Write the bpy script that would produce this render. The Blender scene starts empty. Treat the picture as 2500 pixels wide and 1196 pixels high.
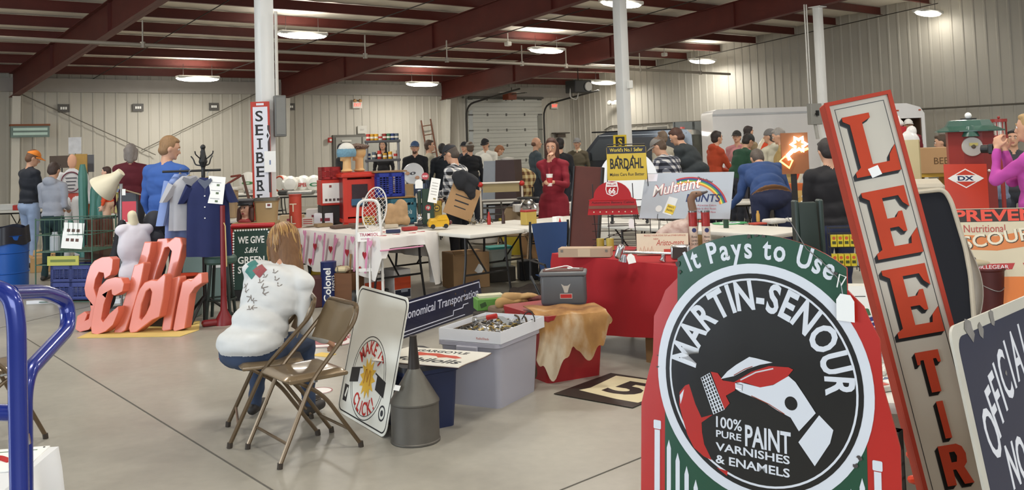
import bpy, bmesh, math, random
import numpy as np
from mathutils import Vector as V, Matrix as M, Euler
from mathutils.geometry import tessellate_polygon
S = bpy.context.scene
COL = S.collection
R = math.radians
MT = M.Translation
RX9, RY9, RZ9 = (M.Rotation(R(90), 4, k) for k in 'XYZ')
random.seed(7)

# ---------------------------------------------------------------- camera
FPX, PITCH, ROLL, EYE = 2300.0, R(3.6), R(1.93), 1.65       # focal length in pixels of the 2500 px wide frame
FW = V((0, math.cos(PITCH), math.sin(PITCH)))
_r0, _u0 = V((1, 0, 0)), V((0, -math.sin(PITCH), math.cos(PITCH)))
CR = _r0 * math.cos(ROLL) - _u0 * math.sin(ROLL)
CU = _r0 * math.sin(ROLL) + _u0 * math.cos(ROLL)
EYEP = V((0, 0, EYE))
CYP = 360 - FPX * math.tan(PITCH) / math.cos(ROLL)
cam = bpy.data.cameras.new('camera')
cam.sensor_width, cam.sensor_fit = 36.0, 'HORIZONTAL'
cam.lens = FPX / 2500 * 36
cam.shift_y = (CYP - 598) / 2500
cam.clip_start, cam.clip_end = 0.05, 200
camo = bpy.data.objects.new('camera', cam)
COL.objects.link(camo)
camo.matrix_world = M(((CR.x, CU.x, -FW.x, 0), (CR.y, CU.y, -FW.y, 0), (CR.z, CU.z, -FW.z, EYE), (0, 0, 0, 1)))
S.camera = camo

# ---------------------------------------------------------------- world, daylight, exposure
w = bpy.data.worlds.new('world'); S.world = w; w.use_nodes = True
w.node_tree.nodes['Background'].inputs[0].default_value = (0.86, 0.93, 1.0, 1)
w.node_tree.nodes['Background'].inputs[1].default_value = 0.40
S.view_settings.view_transform = 'Standard'
S.view_settings.look = 'None'
S.view_settings.gamma = 1
S.view_settings.use_curve_mapping = False
S.view_settings.exposure = 0.32

def area(name, loc, aim, sx, sy, power, col=(1, 1, 1)):
    l = bpy.data.lights.new(name, 'AREA'); l.shape = 'RECTANGLE'; l.size, l.size_y = sx, sy
    l.energy = power; l.color = col
    o = bpy.data.objects.new(name, l); COL.objects.link(o); o.location = loc
    o.rotation_euler = (V(aim) - V(loc)).to_track_quat('-Z', 'Y').to_euler()
    return o
# the open loading door to the left of and behind the photographer
area('daylight_left_doorway', (-11.5, 1.5, 2.4), (-2, 7.5, 0.6), 5.0, 3.4, 560, (0.78, 0.89, 1.0))
area('daylight_behind', (1.5, -4.5, 3.0), (0.5, 4, 0.9), 7.0, 3.0, 300, (0.86, 0.93, 1.0))

# ---------------------------------------------------------------- places
def ray(x, y): return FW + CR * ((x - 1250) / FPX) + CU * ((CYP - y) / FPX)
def P(x, y, Y):
    d = ray(x, y); return EYEP + d * (Y / d.y)
def F(x, y, z=0.0):
    d = ray(x, y); return EYEP + d * ((z - EYE) / d.z)
_a = math.atan2(2800, 2300)                                    # the hall stands turned against the view
D1 = V((math.sin(_a), math.cos(_a), 0)); D2 = V((math.cos(_a), -math.sin(_a), 0))
HALL = math.atan2(D1.y, D1.x)
W0 = V((-5.129, 31.5, 0)); KX = W0 + D1 * 9.64                  # a point of the eave wall; the far corner
def scr(q):
    v = V(q) - EYEP; zc = v.dot(FW); return 1250 + FPX * v.dot(CR) / zc, CYP - FPX * v.dot(CU) / zc
def onp(x, y, p, n):
    d = ray(x, y); return EYEP + d * (((V(p) - EYEP).dot(n)) / d.dot(n))
def hall(t, s, z=0): return W0 + D1 * t + D2 * s + V((0, 0, z))  # t along the eave wall, s into the hall
RS = 0.083                                                     # roof slope
def onroof(x, y, z0):                                          # pixel on a plane parallel to the roof
    n = V((-D2.x * RS, -D2.y * RS, 1)); return onp(x, y, W0 + V((0, 0, z0)), n)
# ---------------------------------------------------------------- materials
def lin(h):
    c = [int(h[i:i + 2], 16) / 255 for i in (0, 2, 4)]
    return [x / 12.92 if x <= 0.04045 else ((x + 0.055) / 1.055) ** 2.4 for x in c]
_mc = {}
def m(h, r=0.5, me=0.0, v=0.10, sc=6.0, b=0.0, em=0.0, h2=None, tr=0.0, st=None, coat=0.0, al=1.0):
    """procedural surface: colour h varied by noise (towards h2 when given); r roughness, me metal, b bump, tr transmission, st noise stretch"""
    k = (h, r, me, v, sc, b, em, h2, tr, st, coat, al)
    if k in _mc: return _mc[k]
    t = bpy.data.materials.new('surface_' + h); t.use_nodes = True
    n, l = t.node_tree.nodes, t.node_tree.links
    bs = n['Principled BSDF']
    c = lin(h)
    c2 = lin(h2) if h2 else [min(1, x * (1 + v)) for x in c]
    c1 = c if h2 else [x * (1 - v) for x in c]
    tc = n.new('ShaderNodeTexCoord'); nz = n.new('ShaderNodeTexNoise'); mx = n.new('ShaderNodeMix')
    mx.data_type = 'RGBA'
    mp = n.new('ShaderNodeMapping'); mp.inputs['Scale'].default_value = st or (1, 1, 1)
    l.new(tc.outputs['Object'], mp.inputs[0]); l.new(mp.outputs[0], nz.inputs['Vector'])
    nz.inputs['Scale'].default_value = sc; nz.inputs['Detail'].default_value = 4
    if h2:
        cr = n.new('ShaderNodeValToRGB'); cr.color_ramp.elements[0].position = 0.5 - 0.5 * (1 - v) * .3 - .05; cr.color_ramp.elements[1].position = 0.62
        l.new(nz.outputs[0], cr.inputs[0]); l.new(cr.outputs[0], mx.inputs[0])
    else:
        l.new(nz.outputs[0], mx.inputs[0])
    mx.inputs[6].default_value = (*c1, 1); mx.inputs[7].default_value = (*c2, 1)
    l.new(mx.outputs[2], bs.inputs['Base Color'])
    bs.inputs['Roughness'].default_value = r; bs.inputs['Metallic'].default_value = me
    if b:
        bp = n.new('ShaderNodeBump'); bp.inputs['Strength'].default_value = b; bp.inputs['Distance'].default_value = 0.01
        l.new(nz.outputs[0], bp.inputs['Height']); l.new(bp.outputs[0], bs.inputs['Normal'])
    if em:
        l.new(mx.outputs[2], bs.inputs['Emission Color']); bs.inputs['Emission Strength'].default_value = em
    if tr: bs.inputs['Transmission Weight'].default_value = tr; bs.inputs['IOR'].default_value = 1.3
    if coat: bs.inputs['Coat Weight'].default_value = coat; bs.inputs['Coat Roughness'].default_value = .08
    if al < 1: bs.inputs['Alpha'].default_value = al
    _mc[k] = t
    return t
def plaid(name, c0, c1, c2, s=11.0):
    t = bpy.data.materials.new(name); t.use_nodes = True
    n, l = t.node_tree.nodes, t.node_tree.links
    bs = n['Principled BSDF']; bs.inputs['Roughness'].default_value = .9
    tc = n.new('ShaderNodeTexCoord'); sp = n.new('ShaderNodeSeparateXYZ'); l.new(tc.outputs['Object'], sp.inputs[0])
    ad = n.new('ShaderNodeMath'); ad.operation = 'ADD'; l.new(sp.outputs[0], ad.inputs[0]); l.new(sp.outputs[1], ad.inputs[1])
    o = []
    for src in (ad.outputs[0], sp.outputs[2]):
        mu = n.new('ShaderNodeMath'); mu.operation = 'MULTIPLY'; mu.inputs[1].default_value = s; l.new(src, mu.inputs[0])
        fr = n.new('ShaderNodeMath'); fr.operation = 'FRACT'; l.new(mu.outputs[0], fr.inputs[0])
        gt = n.new('ShaderNodeMath'); gt.operation = 'GREATER_THAN'; gt.inputs[1].default_value = .5; l.new(fr.outputs[0], gt.inputs[0]); o.append(gt.outputs[0])
    su = n.new('ShaderNodeMath'); su.operation = 'ADD'; l.new(o[0], su.inputs[0]); l.new(o[1], su.inputs[1])
    dv = n.new('ShaderNodeMath'); dv.operation = 'MULTIPLY'; dv.inputs[1].default_value = .5; l.new(su.outputs[0], dv.inputs[0])
    cr = n.new('ShaderNodeValToRGB'); cr.color_ramp.interpolation = 'CONSTANT'
    e = cr.color_ramp.elements; e[0].color = (*lin(c0), 1); e[0].position = 0; e[1].color = (*lin(c1), 1); e[1].position = .3
    e2 = e.new(.8); e2.color = (*lin(c2), 1)
    l.new(dv.outputs[0], cr.inputs[0]); l.new(cr.outputs[0], bs.inputs['Base Color'])
    return t

# ---------------------------------------------------------------- mesh collector
def fillet(pts, rad, n=5):
    pts = [V(p) for p in pts]; out = [pts[0]]
    for i in range(1, len(pts) - 1):
        a, b, c = pts[i - 1], pts[i], pts[i + 1]
        r = min(rad, (a - b).length * .49, (c - b).length * .49)
        p0, p2 = b + (a - b).normalized() * r, b + (c - b).normalized() * r
        for k in range(n + 1):
            t = k / n; out.append(p0 * (1 - t) ** 2 + b * 2 * t * (1 - t) + p2 * t * t)
    out.append(pts[-1]); return out
def rrect(w, h, r, n=5, cx=0, cy=0):
    o = []
    for sx, sy, a0 in ((1, 1, 0), (-1, 1, 90), (-1, -1, 180), (1, -1, 270)):
        for k in range(n + 1):
            a = R(a0 + 90 * k / n); o.append((cx + sx * (w / 2 - r) + r * math.cos(a), cy + sy * (h / 2 - r) + r * math.sin(a)))
    return o
def circ(r, n=32, cx=0, cy=0, r2=None): return [(cx + r * math.cos(2 * math.pi * k / n), cy + (r2 or r) * math.sin(2 * math.pi * k / n)) for k in range(n)]
_tc = {}
def _glyphs(s, bold, shear):
    k = (s, bold, shear)
    if k not in _tc:
        cu = bpy.data.curves.new('t', 'FONT'); cu.body = s; cu.resolution_u = 3; cu.offset = bold; cu.shear = shear; cu.fill_mode = 'FRONT'
        o = bpy.data.objects.new('t', cu); me = o.to_mesh()
        vs = [(v.co.x, v.co.y) for v in me.vertices]; fs = [tuple(p.vertices) for p in me.polygons]
        ed = {}
        for f in fs:
            for i in range(len(f)):
                a, b = f[i], f[(i + 1) % len(f)]; ed[(a, b)] = 1
        rim = [(a, b) for a, b in ed if (b, a) not in ed]
        o.to_mesh_clear(); bpy.data.objects.remove(o); bpy.data.curves.remove(cu)
        _tc[k] = (vs, fs, rim)
    return _tc[k]
CAPH = None
class MB:
    def __init__(s): s.v = []; s.f = []; s.i = []; s.ms = []; s.M = M()
    def add(s, vs, fs, mt, X=None):
        if mt not in s.ms: s.ms.append(mt)
        k = s.ms.index(mt); n = len(s.v); T = s.M @ X if X is not None else s.M
        s.v += [tuple(T @ V(p)) for p in vs]; s.f += [tuple(n + j for j in f) for f in fs]; s.i += [k] * len(fs)
        return s
    def box(s, c, d, mt, rot=None, bev=0.0, seg=1):
        X = MT(V(c)) @ (rot.to_4x4() if isinstance(rot, M) else Euler([R(a) for a in rot]).to_matrix().to_4x4() if rot else M())
        x, y, z = d[0] / 2, d[1] / 2, d[2] / 2
        if bev:
            b = bmesh.new(); bmesh.ops.create_cube(b, size=1)
            for q in b.verts: q.co = V((q.co.x * d[0], q.co.y * d[1], q.co.z * d[2]))
            bmesh.ops.bevel(b, geom=b.edges[:], offset=min(bev, .49 * min(d)), segments=seg, affect='EDGES', profile=.5)
            b.verts.index_update()
            s.add([q.co[:] for q in b.verts], [[q.index for q in f.verts] for f in b.faces], mt, X); b.free(); return s
        return s.add([(-x, -y, -z), (x, -y, -z), (x, y, -z), (-x, y, -z), (-x, -y, z), (x, -y, z), (x, y, z), (-x, y, z)],
                     [(3, 2, 1, 0), (4, 5, 6, 7), (0, 1, 5, 4), (1, 2, 6, 5), (2, 3, 7, 6), (3, 0, 4, 7)], mt, X)
    def tube(s, pts, r, mt, n=8, closed=False, fil=0, cap=True):
        if fil: pts = fillet(pts, fil)
        pts = [V(p) for p in pts]; L = len(pts); rr = r if isinstance(r, (list, tuple)) else [r] * L
        vs, fs = [], []; up = None
        for i, p in enumerate(pts):
            t = (pts[(i + 1) % L] - pts[i - 1]) if closed else (pts[min(i + 1, L - 1)] - pts[max(i - 1, 0)])
            t = t.normalized() if t.length > 1e-9 else V((0, 0, 1))
            if up is None: up = V((0, 0, 1)) if abs(t.z) < .9 else V((1, 0, 0))
            up = (up - t * up.dot(t)); up = up.normalized() if up.length > 1e-6 else t.orthogonal().normalized()
            q = t.cross(up)
            vs += [p + (up * math.cos(2 * math.pi * k / n) + q * math.sin(2 * math.pi * k / n)) * rr[i] for k in range(n)]
        for i in range(L if closed else L - 1):
            j = (i + 1) % L
            fs += [(i * n + k, i * n + (k + 1) % n, j * n + (k + 1) % n, j * n + k) for k in range(n)]
        if cap and not closed: fs += [tuple(range(n))[::-1], tuple((L - 1) * n + k for k in range(n))]
        return s.add(vs, fs, mt)
    def cyl(s, a, b, r, mt, r2=None, n=16): return s.tube([a, b], [r, r if r2 is None else r2], mt, n)
    def lathe(s, prof, mt, n=24, X=None, caps=True):
        vs, fs = [], []
        for r, z in prof: vs += [(r * math.cos(2 * math.pi * k / n), r * math.sin(2 * math.pi * k / n), z) for k in range(n)]
        for i in range(len(prof) - 1): fs += [(i * n + k, i * n + (k + 1) % n, (i + 1) * n + (k + 1) % n, (i + 1) * n + k) for k in range(n)]
        if caps:
            if prof[0][0] > 1e-6: fs.append(tuple(range(n))[::-1])
            if prof[-1][0] > 1e-6: fs.append(tuple((len(prof) - 1) * n + k for k in range(n)))
        return s.add(vs, fs, mt, X)
    def prism(s, loops, d, mt, z=0.0, X=None):
        if not isinstance(loops[0][0], (tuple, list, V)): loops = [loops]
        fl = [p for lp in loops for p in lp]; n = len(fl)
        tri = tessellate_polygon([[V((p[0], p[1], 0)) for p in lp] for lp in loops])
        fx = []
        for t in tri:
            a, b, c = [V(fl[k]) for k in t]
            fx.append(tuple(t) if (b - a).x * (c - a).y - (b - a).y * (c - a).x > 0 else tuple(t)[::-1])
        vs = [(p[0], p[1], z) for p in fl] + [(p[0], p[1], z + d) for p in fl]
        fs = [tuple(reversed(t)) for t in fx] + [tuple(k + n for k in t) for t in fx]
        o = 0
        for li, lp in enumerate(loops):
            ar = sum(lp[k][0] * lp[(k + 1) % len(lp)][1] - lp[(k + 1) % len(lp)][0] * lp[k][1] for k in range(len(lp)))
            fw = (ar > 0) == (li == 0)
            for k in range(len(lp)):
                a, b = o + k, o + (k + 1) % len(lp)
                fs.append((a, b, b + n, a + n) if fw else (b, a, a + n, b + n))
            o += len(lp)
        return s.add(vs, fs, mt, X)
    def sph(s, c, r, mt, n=12, X=None):
        r = r if isinstance(r, (tuple, list)) else (r, r, r); h = n // 2 + 1
        vs = [(0, 0, -r[2])]; fs = []
        for i in range(1, h):
            a = -math.pi / 2 + math.pi * i / h
            vs += [(r[0] * math.cos(a) * math.cos(2 * math.pi * k / n), r[1] * math.cos(a) * math.sin(2 * math.pi * k / n), r[2] * math.sin(a)) for k in range(n)]
        vs.append((0, 0, r[2])); e = len(vs) - 1
        fs += [(0, 1 + (k + 1) % n, 1 + k) for k in range(n)] + [(e, e - n + k, e - n + (k + 1) % n) for k in range(n)]
        for i in range(h - 2): fs += [(1 + i * n + k, 1 + i * n + (k + 1) % n, 1 + (i + 1) * n + (k + 1) % n, 1 + (i + 1) * n + k) for k in range(n)]
        return s.add(vs, fs, mt, MT(V(c)) @ (X if X is not None else M()))
    def grid(s, fn, nu, nv, mt, cu=False, X=None, thick=0.0):
        vs = [V(fn(i / (nu if cu else nu), j / nv)) for j in range(nv + 1) for i in range(nu + (0 if cu else 1))]
        W = nu if cu else nu + 1
        fs = [(j * W + i, j * W + (i + 1) % W, (j + 1) * W + (i + 1) % W, (j + 1) * W + i) for j in range(nv) for i in range(nu)]
        if thick:
            nr = [V() for _ in vs]
            for f in fs:
                q = (vs[f[1]] - vs[f[0]]).cross(vs[f[3]] - vs[f[0]])
                for k in f: nr[k] += q
            N = len(vs)
            vs = vs + [p - (q.normalized() if q.length > 0 else q) * thick for p, q in zip(vs, nr)]
            ed = {}
            for f in fs:
                for k in range(4): ed[(f[k], f[(k + 1) % 4])] = 1
            fs = fs + [tuple(k + N for k in reversed(f)) for f in fs] + [(b, a, a + N, b + N) for a, b in ed if (b, a) not in ed]
        return s.add(vs, fs, mt, X)
    def text(s, st, h, mt, x=0, y=0, z=0.0, w=None, d=0.0006, al='C', bold=0.0, shear=0.0, rot=0.0, X=None, va='B', mir=None):
        """letters with cap height h standing at x, y in the plane z (fit to width w when given)"""
        global CAPH
        if CAPH is None: CAPH = max(p[1] for p in _glyphs('H', 0, 0)[0])
        vs, fs, rim = _glyphs(st, bold, shear)
        if not vs: return s
        k = h / CAPH; x0, x1 = min(p[0] for p in vs), max(p[0] for p in vs)
        kx = w / (x1 - x0) if w else k
        ox = {'C': (x0 + x1) / 2, 'L': x0, 'R': x1}[al]; oy = CAPH / 2 if va == 'C' else 0
        n = len(vs); c, sn = math.cos(R(rot)), math.sin(R(rot)); pts = []
        for a, b in vs:
            a, b = (a - ox) * kx, (b - oy) * k
            if mir: a, b = mir(a, b)
            pts.append((x + a * c - b * sn, y + a * sn + b * c))
        return s.add([(a, b, z) for a, b in pts] + [(a, b, z + d) for a, b in pts],
                     [tuple(q + n for q in f) for f in fs] + [(a, b, b + n, a + n) for a, b in rim], mt, X)
    def arc(s, st, h, mt, cx, cy, r, a0, a1, z=0.0, d=0.0006, bold=0.0, kx=1.0, flip=False, r2=None, rk=1.0):
        """letters along an arc from angle a0 to a1 (degrees)"""
        n = len(st)
        ws = []
        for ch in st:
            g = _glyphs(ch, bold, 0)[0]; ws.append((max(p[0] for p in g) - min(p[0] for p in g)) if g else .28)
        tot = sum(ws) + .12 * (n - 1); u = 0
        global CAPH
        if CAPH is None: CAPH = max(p[1] for p in _glyphs('H', 0, 0)[0])
        avail = R(abs(a1 - a0)) * (r if r2 is None else (r + r2) / 2); kk = min(kx * 1.35, avail / (tot * h / CAPH))
        for ch, wd in zip(st, ws):
            t = (u + wd / 2) / tot; u += wd + .12
            a = a0 + (a1 - a0) * t
            if ch != ' ':
                rr = r if r2 is None else r2
                s.text(ch, h, mt, cx + rr * math.cos(R(a)), cy + r * math.sin(R(a)), z, d=d, bold=bold, rot=(a + 90 if flip else a - 90) * rk, va='C', w=wd * h / CAPH * kk)
        return s

# ---------------------------------------------------------------- objects
def tag(o, label=None, cat=None, group=None, kind=None):
    if label: o['label'] = label
    if cat: o['category'] = cat
    if group: o['group'] = group
    if kind: o['kind'] = kind
    return o
def thing(name, label, cat, loc=(0, 0, 0), rotz=0.0, group=None, mw=None):
    o = bpy.data.objects.new(name, None); COL.objects.link(o); o.empty_display_size = .1
    if mw is not None: o.matrix_world = mw
    else: o.location = loc; o.rotation_euler = (0, 0, rotz)
    return tag(o, label, cat, group)
def obj(name, mb, parent=None, smooth=35, label=None):
    me = bpy.data.meshes.new(name)
    me.from_pydata(mb.v, [], mb.f)
    for t in mb.ms: me.materials.append(t)
    me.polygons.foreach_set('material_index', mb.i)
    if smooth:
        me.polygons.foreach_set('use_smooth', [True] * len(me.polygons)); me.set_sharp_from_angle(angle=R(smooth))
    me.update()
    o = bpy.data.objects.new(name, me); COL.objects.link(o)
    if parent: o.parent = parent
    if label: o['label'] = label
    return o
def one(name, label, cat, mb, loc=(0, 0, 0), rotz=0.0, group=None, mw=None, kind=None, smooth=35):
    o = obj(name, mb, None, smooth)
    if mw is not None: o.matrix_world = mw
    else: o.location = loc; o.rotation_euler = (0, 0, rotz)
    return tag(o, label, cat, group, kind)
_tn = [4]
def struct(name, mb, smooth=35):
    if not name.split('_')[0] in ('floor', 'wall', 'ceiling', 'trim', 'door') or name == 'wall_column':   # frame members of the building
        _tn[0] += 1; name = 'trim_%d' % _tn[0]
    return tag(obj(name, mb, None, smooth), kind='structure')
def dup(root, mw=None, label=None, loc=None, rotz=None, group=None):
    r = root.copy(); COL.objects.link(r)
    if mw is not None: r.matrix_world = mw
    if loc is not None: r.location = loc
    if rotz is not None: r.rotation_euler = (0, 0, rotz)
    if label: r['label'] = label
    if group: r['group'] = group
    for ch in root.children:
        c = ch.copy(); COL.objects.link(c); c.parent = r
        for g in ch.children:
            e = g.copy(); COL.objects.link(e); e.parent = c
    return r
def frame(loc, yaw=0.0, lean=0.0, spin=0.0):
    """frame of a board: x right, y up, z towards its reader; yaw 0 faces the photographer, lean tips it back, spin turns it in its plane"""
    a = R(yaw); n = V((math.sin(a), -math.cos(a), 0)); x = V((math.cos(a), math.sin(a), 0))
    u = V((0, 0, 1)) * math.cos(R(lean)) - n * math.sin(R(lean)); z = x.cross(u)
    m3 = M((x, u, z)).transposed() @ M.Rotation(R(spin), 3, 'Z')
    return MT(V(loc)) @ m3.to_4x4()
# ---------------------------------------------------------------- people
def blob(name, prims, mats, vox, parent=None, smooth=4, wr=None, seed=0):
    """one continuous skin grown over capsules and ellipsoids; mats maps a region name to its material"""
    mb = MB(); dm = m('808080')
    for p in prims:
        if p[0] == 'c':
            a, b, r0, r1 = V(p[1]), V(p[2]), p[3], p[4]; k = 5
            mb.tube([a + (b - a) * (i / k) for i in range(k + 1)], [r0 + (r1 - r0) * i / k for i in range(k + 1)], dm, 14)
            mb.sph(a, r0, dm, 14); mb.sph(b, r1, dm, 14)
        else: mb.sph(p[1], tuple(p[2]), dm, 22, p[3].to_4x4() if p[3] is not None else None)
    me = bpy.data.meshes.new(name); me.from_pydata(mb.v, [], mb.f)
    o = bpy.data.objects.new(name, me); COL.objects.link(o)
    rm = o.modifiers.new('r', 'REMESH'); rm.mode = 'VOXEL'; rm.voxel_size = vox; rm.use_smooth_shade = True
    sm = o.modifiers.new('s', 'SMOOTH'); sm.factor = .5; sm.iterations = smooth
    dg = bpy.context.evaluated_depsgraph_get()
    ne = bpy.data.meshes.new_from_object(o.evaluated_get(dg)); bpy.data.objects.remove(o); bpy.data.meshes.remove(me)
    N = len(ne.polygons); c = np.zeros(N * 3); ne.polygons.foreach_get('center', c); c = c.reshape(-1, 3)
    best = np.full(N, 1e9); idx = np.zeros(N, int); tags = list(mats)
    def sd(p, c):
        if p[0] == 'c':
            a, b = np.array(p[1]), np.array(p[2]); d = b - a; L = max(d @ d, 1e-9); t = np.clip((c - a) @ d / L, 0, 1)
            return np.linalg.norm(c - a - t[:, None] * d, axis=1) - (p[3] + (p[4] - p[3]) * t)
        q = c - np.array(p[1])
        if p[3] is not None: q = q @ np.array(p[3])
        r = np.array(p[2]); k0 = np.linalg.norm(q / r, axis=1); k1 = np.linalg.norm(q / r ** 2, axis=1)
        return k0 * (k0 - 1) / np.maximum(k1, 1e-6)
    for p in prims:
        s = sd(p, c); t = tags.index(p[-1]); k = s < best; best[k] = s[k]; idx[k] = t
    for t in tags: ne.materials.append(mats[t])
    ne.polygons.foreach_set('material_index', idx.astype(np.int32)); ne.polygons.foreach_set('use_smooth', [True] * N)
    if wr:
        nv = len(ne.vertices); co = np.zeros(nv * 3); ne.vertices.foreach_get('co', co); co = co.reshape(-1, 3)
        nr = np.zeros(nv * 3); ne.vertices.foreach_get('normal', nr); nr = nr.reshape(-1, 3)
        bv = np.full(nv, 1e9); wv = np.zeros(nv)
        for p in prims:
            s = sd(p, co); k = s < bv; bv[k] = s[k]; wv[k] = wr.get(p[-1], 0)
        rg = np.random.RandomState(seed); d = np.zeros(nv)
        for q in range(9):
            f = rg.normal(size=3) * np.array([14, 14, 30]) * (.7 + .5 * rg.rand()); d += np.sin(co @ f + rg.rand() * 6.28)
        d = np.clip(d / 3, -1, 1)
        co += nr * (d * wv)[:, None]; ne.vertices.foreach_set('co', co.ravel())
    ne.update(); ne.name = name
    o = bpy.data.objects.new(name, ne); COL.objects.link(o)
    if parent: o.parent = parent
    return o
def ik(a, b, l0, l1, hint):
    a, b, hint = V(a), V(b), V(hint); d = b - a; L = min(d.length, (l0 + l1) * .995); d.normalize(); b = a + d * L
    x = (l0 * l0 - l1 * l1 + L * L) / (2 * L); h = math.sqrt(max(l0 * l0 - x * x, 0)); q = hint - d * hint.dot(d)
    q = q.normalized() if q.length > 1e-6 else d.orthogonal()
    return a + d * x + q * h, b
SKIN = '#'
def hand(pr, w, d, pn, sgn, s, curl=.5, tg='skin', fr=.0088):
    """palm, four unequal bent fingers and a thumb from the side of the palm; pn points out of the palm"""
    w, d, pn = V(w), V(d).normalized(), V(pn); pn = (pn - d * pn.dot(d)); pn = pn.normalized() if pn.length > 1e-5 else d.orthogonal().normalized()
    sd = d.cross(pn) * sgn
    rt = M((sd, d, pn)).transposed()
    pr.append(('e', w + d * .045 * s, (.040 * s, .052 * s, .017 * s), rt, tg))
    for k, ln in enumerate((.068, .076, .070, .055)):
        b = w + d * .082 * s + sd * (.030 - .020 * k) * s
        c1 = curl * (.8 + .1 * k); q = (d * math.cos(c1) + pn * math.sin(c1)).normalized(); e = b + q * ln * .5 * s
        q2 = (d * math.cos(c1 * 2.1) + pn * math.sin(c1 * 2.1)).normalized()
        pr.append(('c', b, e, fr * s, fr * .95 * s, tg)); pr.append(('c', e, e + q2 * ln * .55 * s, fr * .95 * s, fr * .8 * s, tg))
    b = w + d * .02 * s + sd * .034 * s; q = (sd * .75 + d * .75 + pn * .35).normalized(); e = b + q * .042 * s
    pr.append(('c', b, e, .0115 * s, .0105 * s, tg)); q = (d + sd * .1 + pn * .4).normalized(); pr.append(('c', e, e + q * .032 * s, .0105 * s, .0085 * s, tg))
def person(label, loc, rot, H=1.75, shirt='333333', pants='2b3447', skin='c99a7d', shoes='2a2624', hair='3d2b20', lean=0, side=0, hl=None, hr=None,
           hyaw=0, hpit=0, g=1.0, belly=0.0, cap=None, brim=None, hood=False, short=False, longhair=False, collar=None, vox=.011, knees=None, feet=None,
           pelvis=None, coat=0, bald=False, bun=False, extra=None, stance=.10, shirtmat=None, pantmat=None, twist=0, curl=.6, eyes=True, beanie=None, hb=0.0, nofeet=False, hint=None, cat='person', beard=None, name='person', hairw=1.0, belt=None, sm=4):
    T = thing(name, label, cat, loc, R(rot)); s = H / 1.75; pr = []
    X = lambda x, y, z: V((x * s, y * s, z * s))
    P0 = X(*pelvis) if pelvis else X(0, 0, .93)
    u = V((math.sin(R(side)), math.sin(R(lean)) * math.cos(R(side)), math.cos(R(lean)) * math.cos(R(side)))); 
    sv = V((math.cos(R(twist)), math.sin(R(twist)), 0)); sv = (sv - u * sv.dot(u)).normalized(); fv = u.cross(sv) * -1 if False else sv.cross(u) * -1
    fv = u.cross(sv)
    rt = M((sv, fv, u)).transposed()
    def E(c, r, tg, rm=rt): pr.append(('e', c, tuple(q * s for q in r), rm, tg))
    def Cp(a, b, r0, r1, tg): pr.append(('c', V(a), V(b), r0 * s, r1 * s, tg))
    nb = P0 + u * .545 * s
    E(P0 + V((0, -.015 * s, -.02 * s)), (.158 * g, .128 * g, .13), 'pants', None)
    E(P0 + u * .05 * s, (.165 * g, .135 * g, .075), 'shirt')
    E(P0 + u * .15 * s + fv * belly * .5 * s, (.152 * g, (.122 + belly) * g, .15), 'shirt')
    E(P0 + u * .34 * s, (.172 * g, .118 * g, .19), 'shirt')
    E(P0 + u * .44 * s - fv * .02 * s, (.165 * g, .09 * g, .11), 'shirt')
    if belt: E(P0 + u * .0 * s, (.172 * g, .142 * g, .028), 'x1')
    sh = {}
    for q in (-1, 1):
        S0 = nb - u * .075 * s + sv * q * .172 * (.5 + .5 * g) * s; sh[q] = S0
        Cp(nb - u * .02 * s + sv * q * .03 * s, S0, .055 * (.6 + .4 * g), .062 * g, 'shirt')
    if hood: E(nb - fv * .075 * s + u * .0 * s, (.11, .06, .07), 'shirt')
    if collar: Cp(nb + u * .005 * s - sv * .035 * s, nb + u * .005 * s + sv * .035 * s, .058, .058, 'collar')
    for q, ht in ((-1, hl), (1, hr)):
        tgt = X(*ht) if ht else sh[q] + sv * q * .07 * s + V((0, .06 * s, -.53 * s))
        hn = hint or (q * .35, -.9, -.35)
        e, wv = ik(sh[q], tgt, .29 * s, .26 * s, hn)
        sl = 'skin' if short else 'shirt'; ga = .6 + .4 * g
        Cp(sh[q], sh[q] + (e - sh[q]) * .55, .058 * ga, .052 * ga, 'shirt'); Cp(sh[q] + (e - sh[q]) * .55, e, .050 * ga, .043 * ga, sl)
        dv = (wv - e).normalized(); Cp(e, wv - dv * .03 * s, .043 * ga, .033, sl); Cp(wv - dv * .03 * s, wv, .029, .026, 'skin')
        hand(pr, wv, dv, V((-q * .8, .3, -.2)) if not ht else V((-q * .6, -.2, -.6)), q, s, curl, fr=max(.0088, vox * .85))
    for q in (-1, 1):
        hp = P0 + V((q * .088 * g * s, 0, -.03 * s))
        kn = X(*knees[0 if q < 0 else 1]) if knees else V((q * (stance + .0) * s + P0.x * .5, .02 * s + P0.y * .5, .5 * s))
        an = X(*feet[0 if q < 0 else 1]) if feet else V((q * (stance + .015) * s, -.02 * s, .085 * s))
        Cp(hp, kn, .092 * g, .062 * (.5 + .5 * g), 'pants'); Cp(kn, an, .060 * (.5 + .5 * g), .046, 'pants')
        if coat: Cp(hp + V((0, 0, .02)), hp + (kn - hp) * coat, .115 * g, .12 * g, 'shirt')
        if not nofeet:
            tv = V((q * .02, .15, -.045)) * s
            Cp(an + V((0, -.045 * s, -.045 * s)), an + tv, .038, .034, 'shoe')
    if coat: Cp(P0 + V((0, 0, .02)), P0 + V((0, 0, -.36 * coat * s)), .15 * g, .15 * g, 'shirt')
    HR = M.Rotation(R(hyaw), 3, 'Z') @ M.Rotation(R(-hpit - lean * .55), 3, 'X')
    hu = HR @ V((0, 0, 1)); hf = HR @ V((0, 1, 0)); hs = HR @ V((1, 0, 0))
    hc = nb + u * .055 * s + (hu * .6 + u * .4).normalized() * .115 * s + hf * .022 * s
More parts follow.
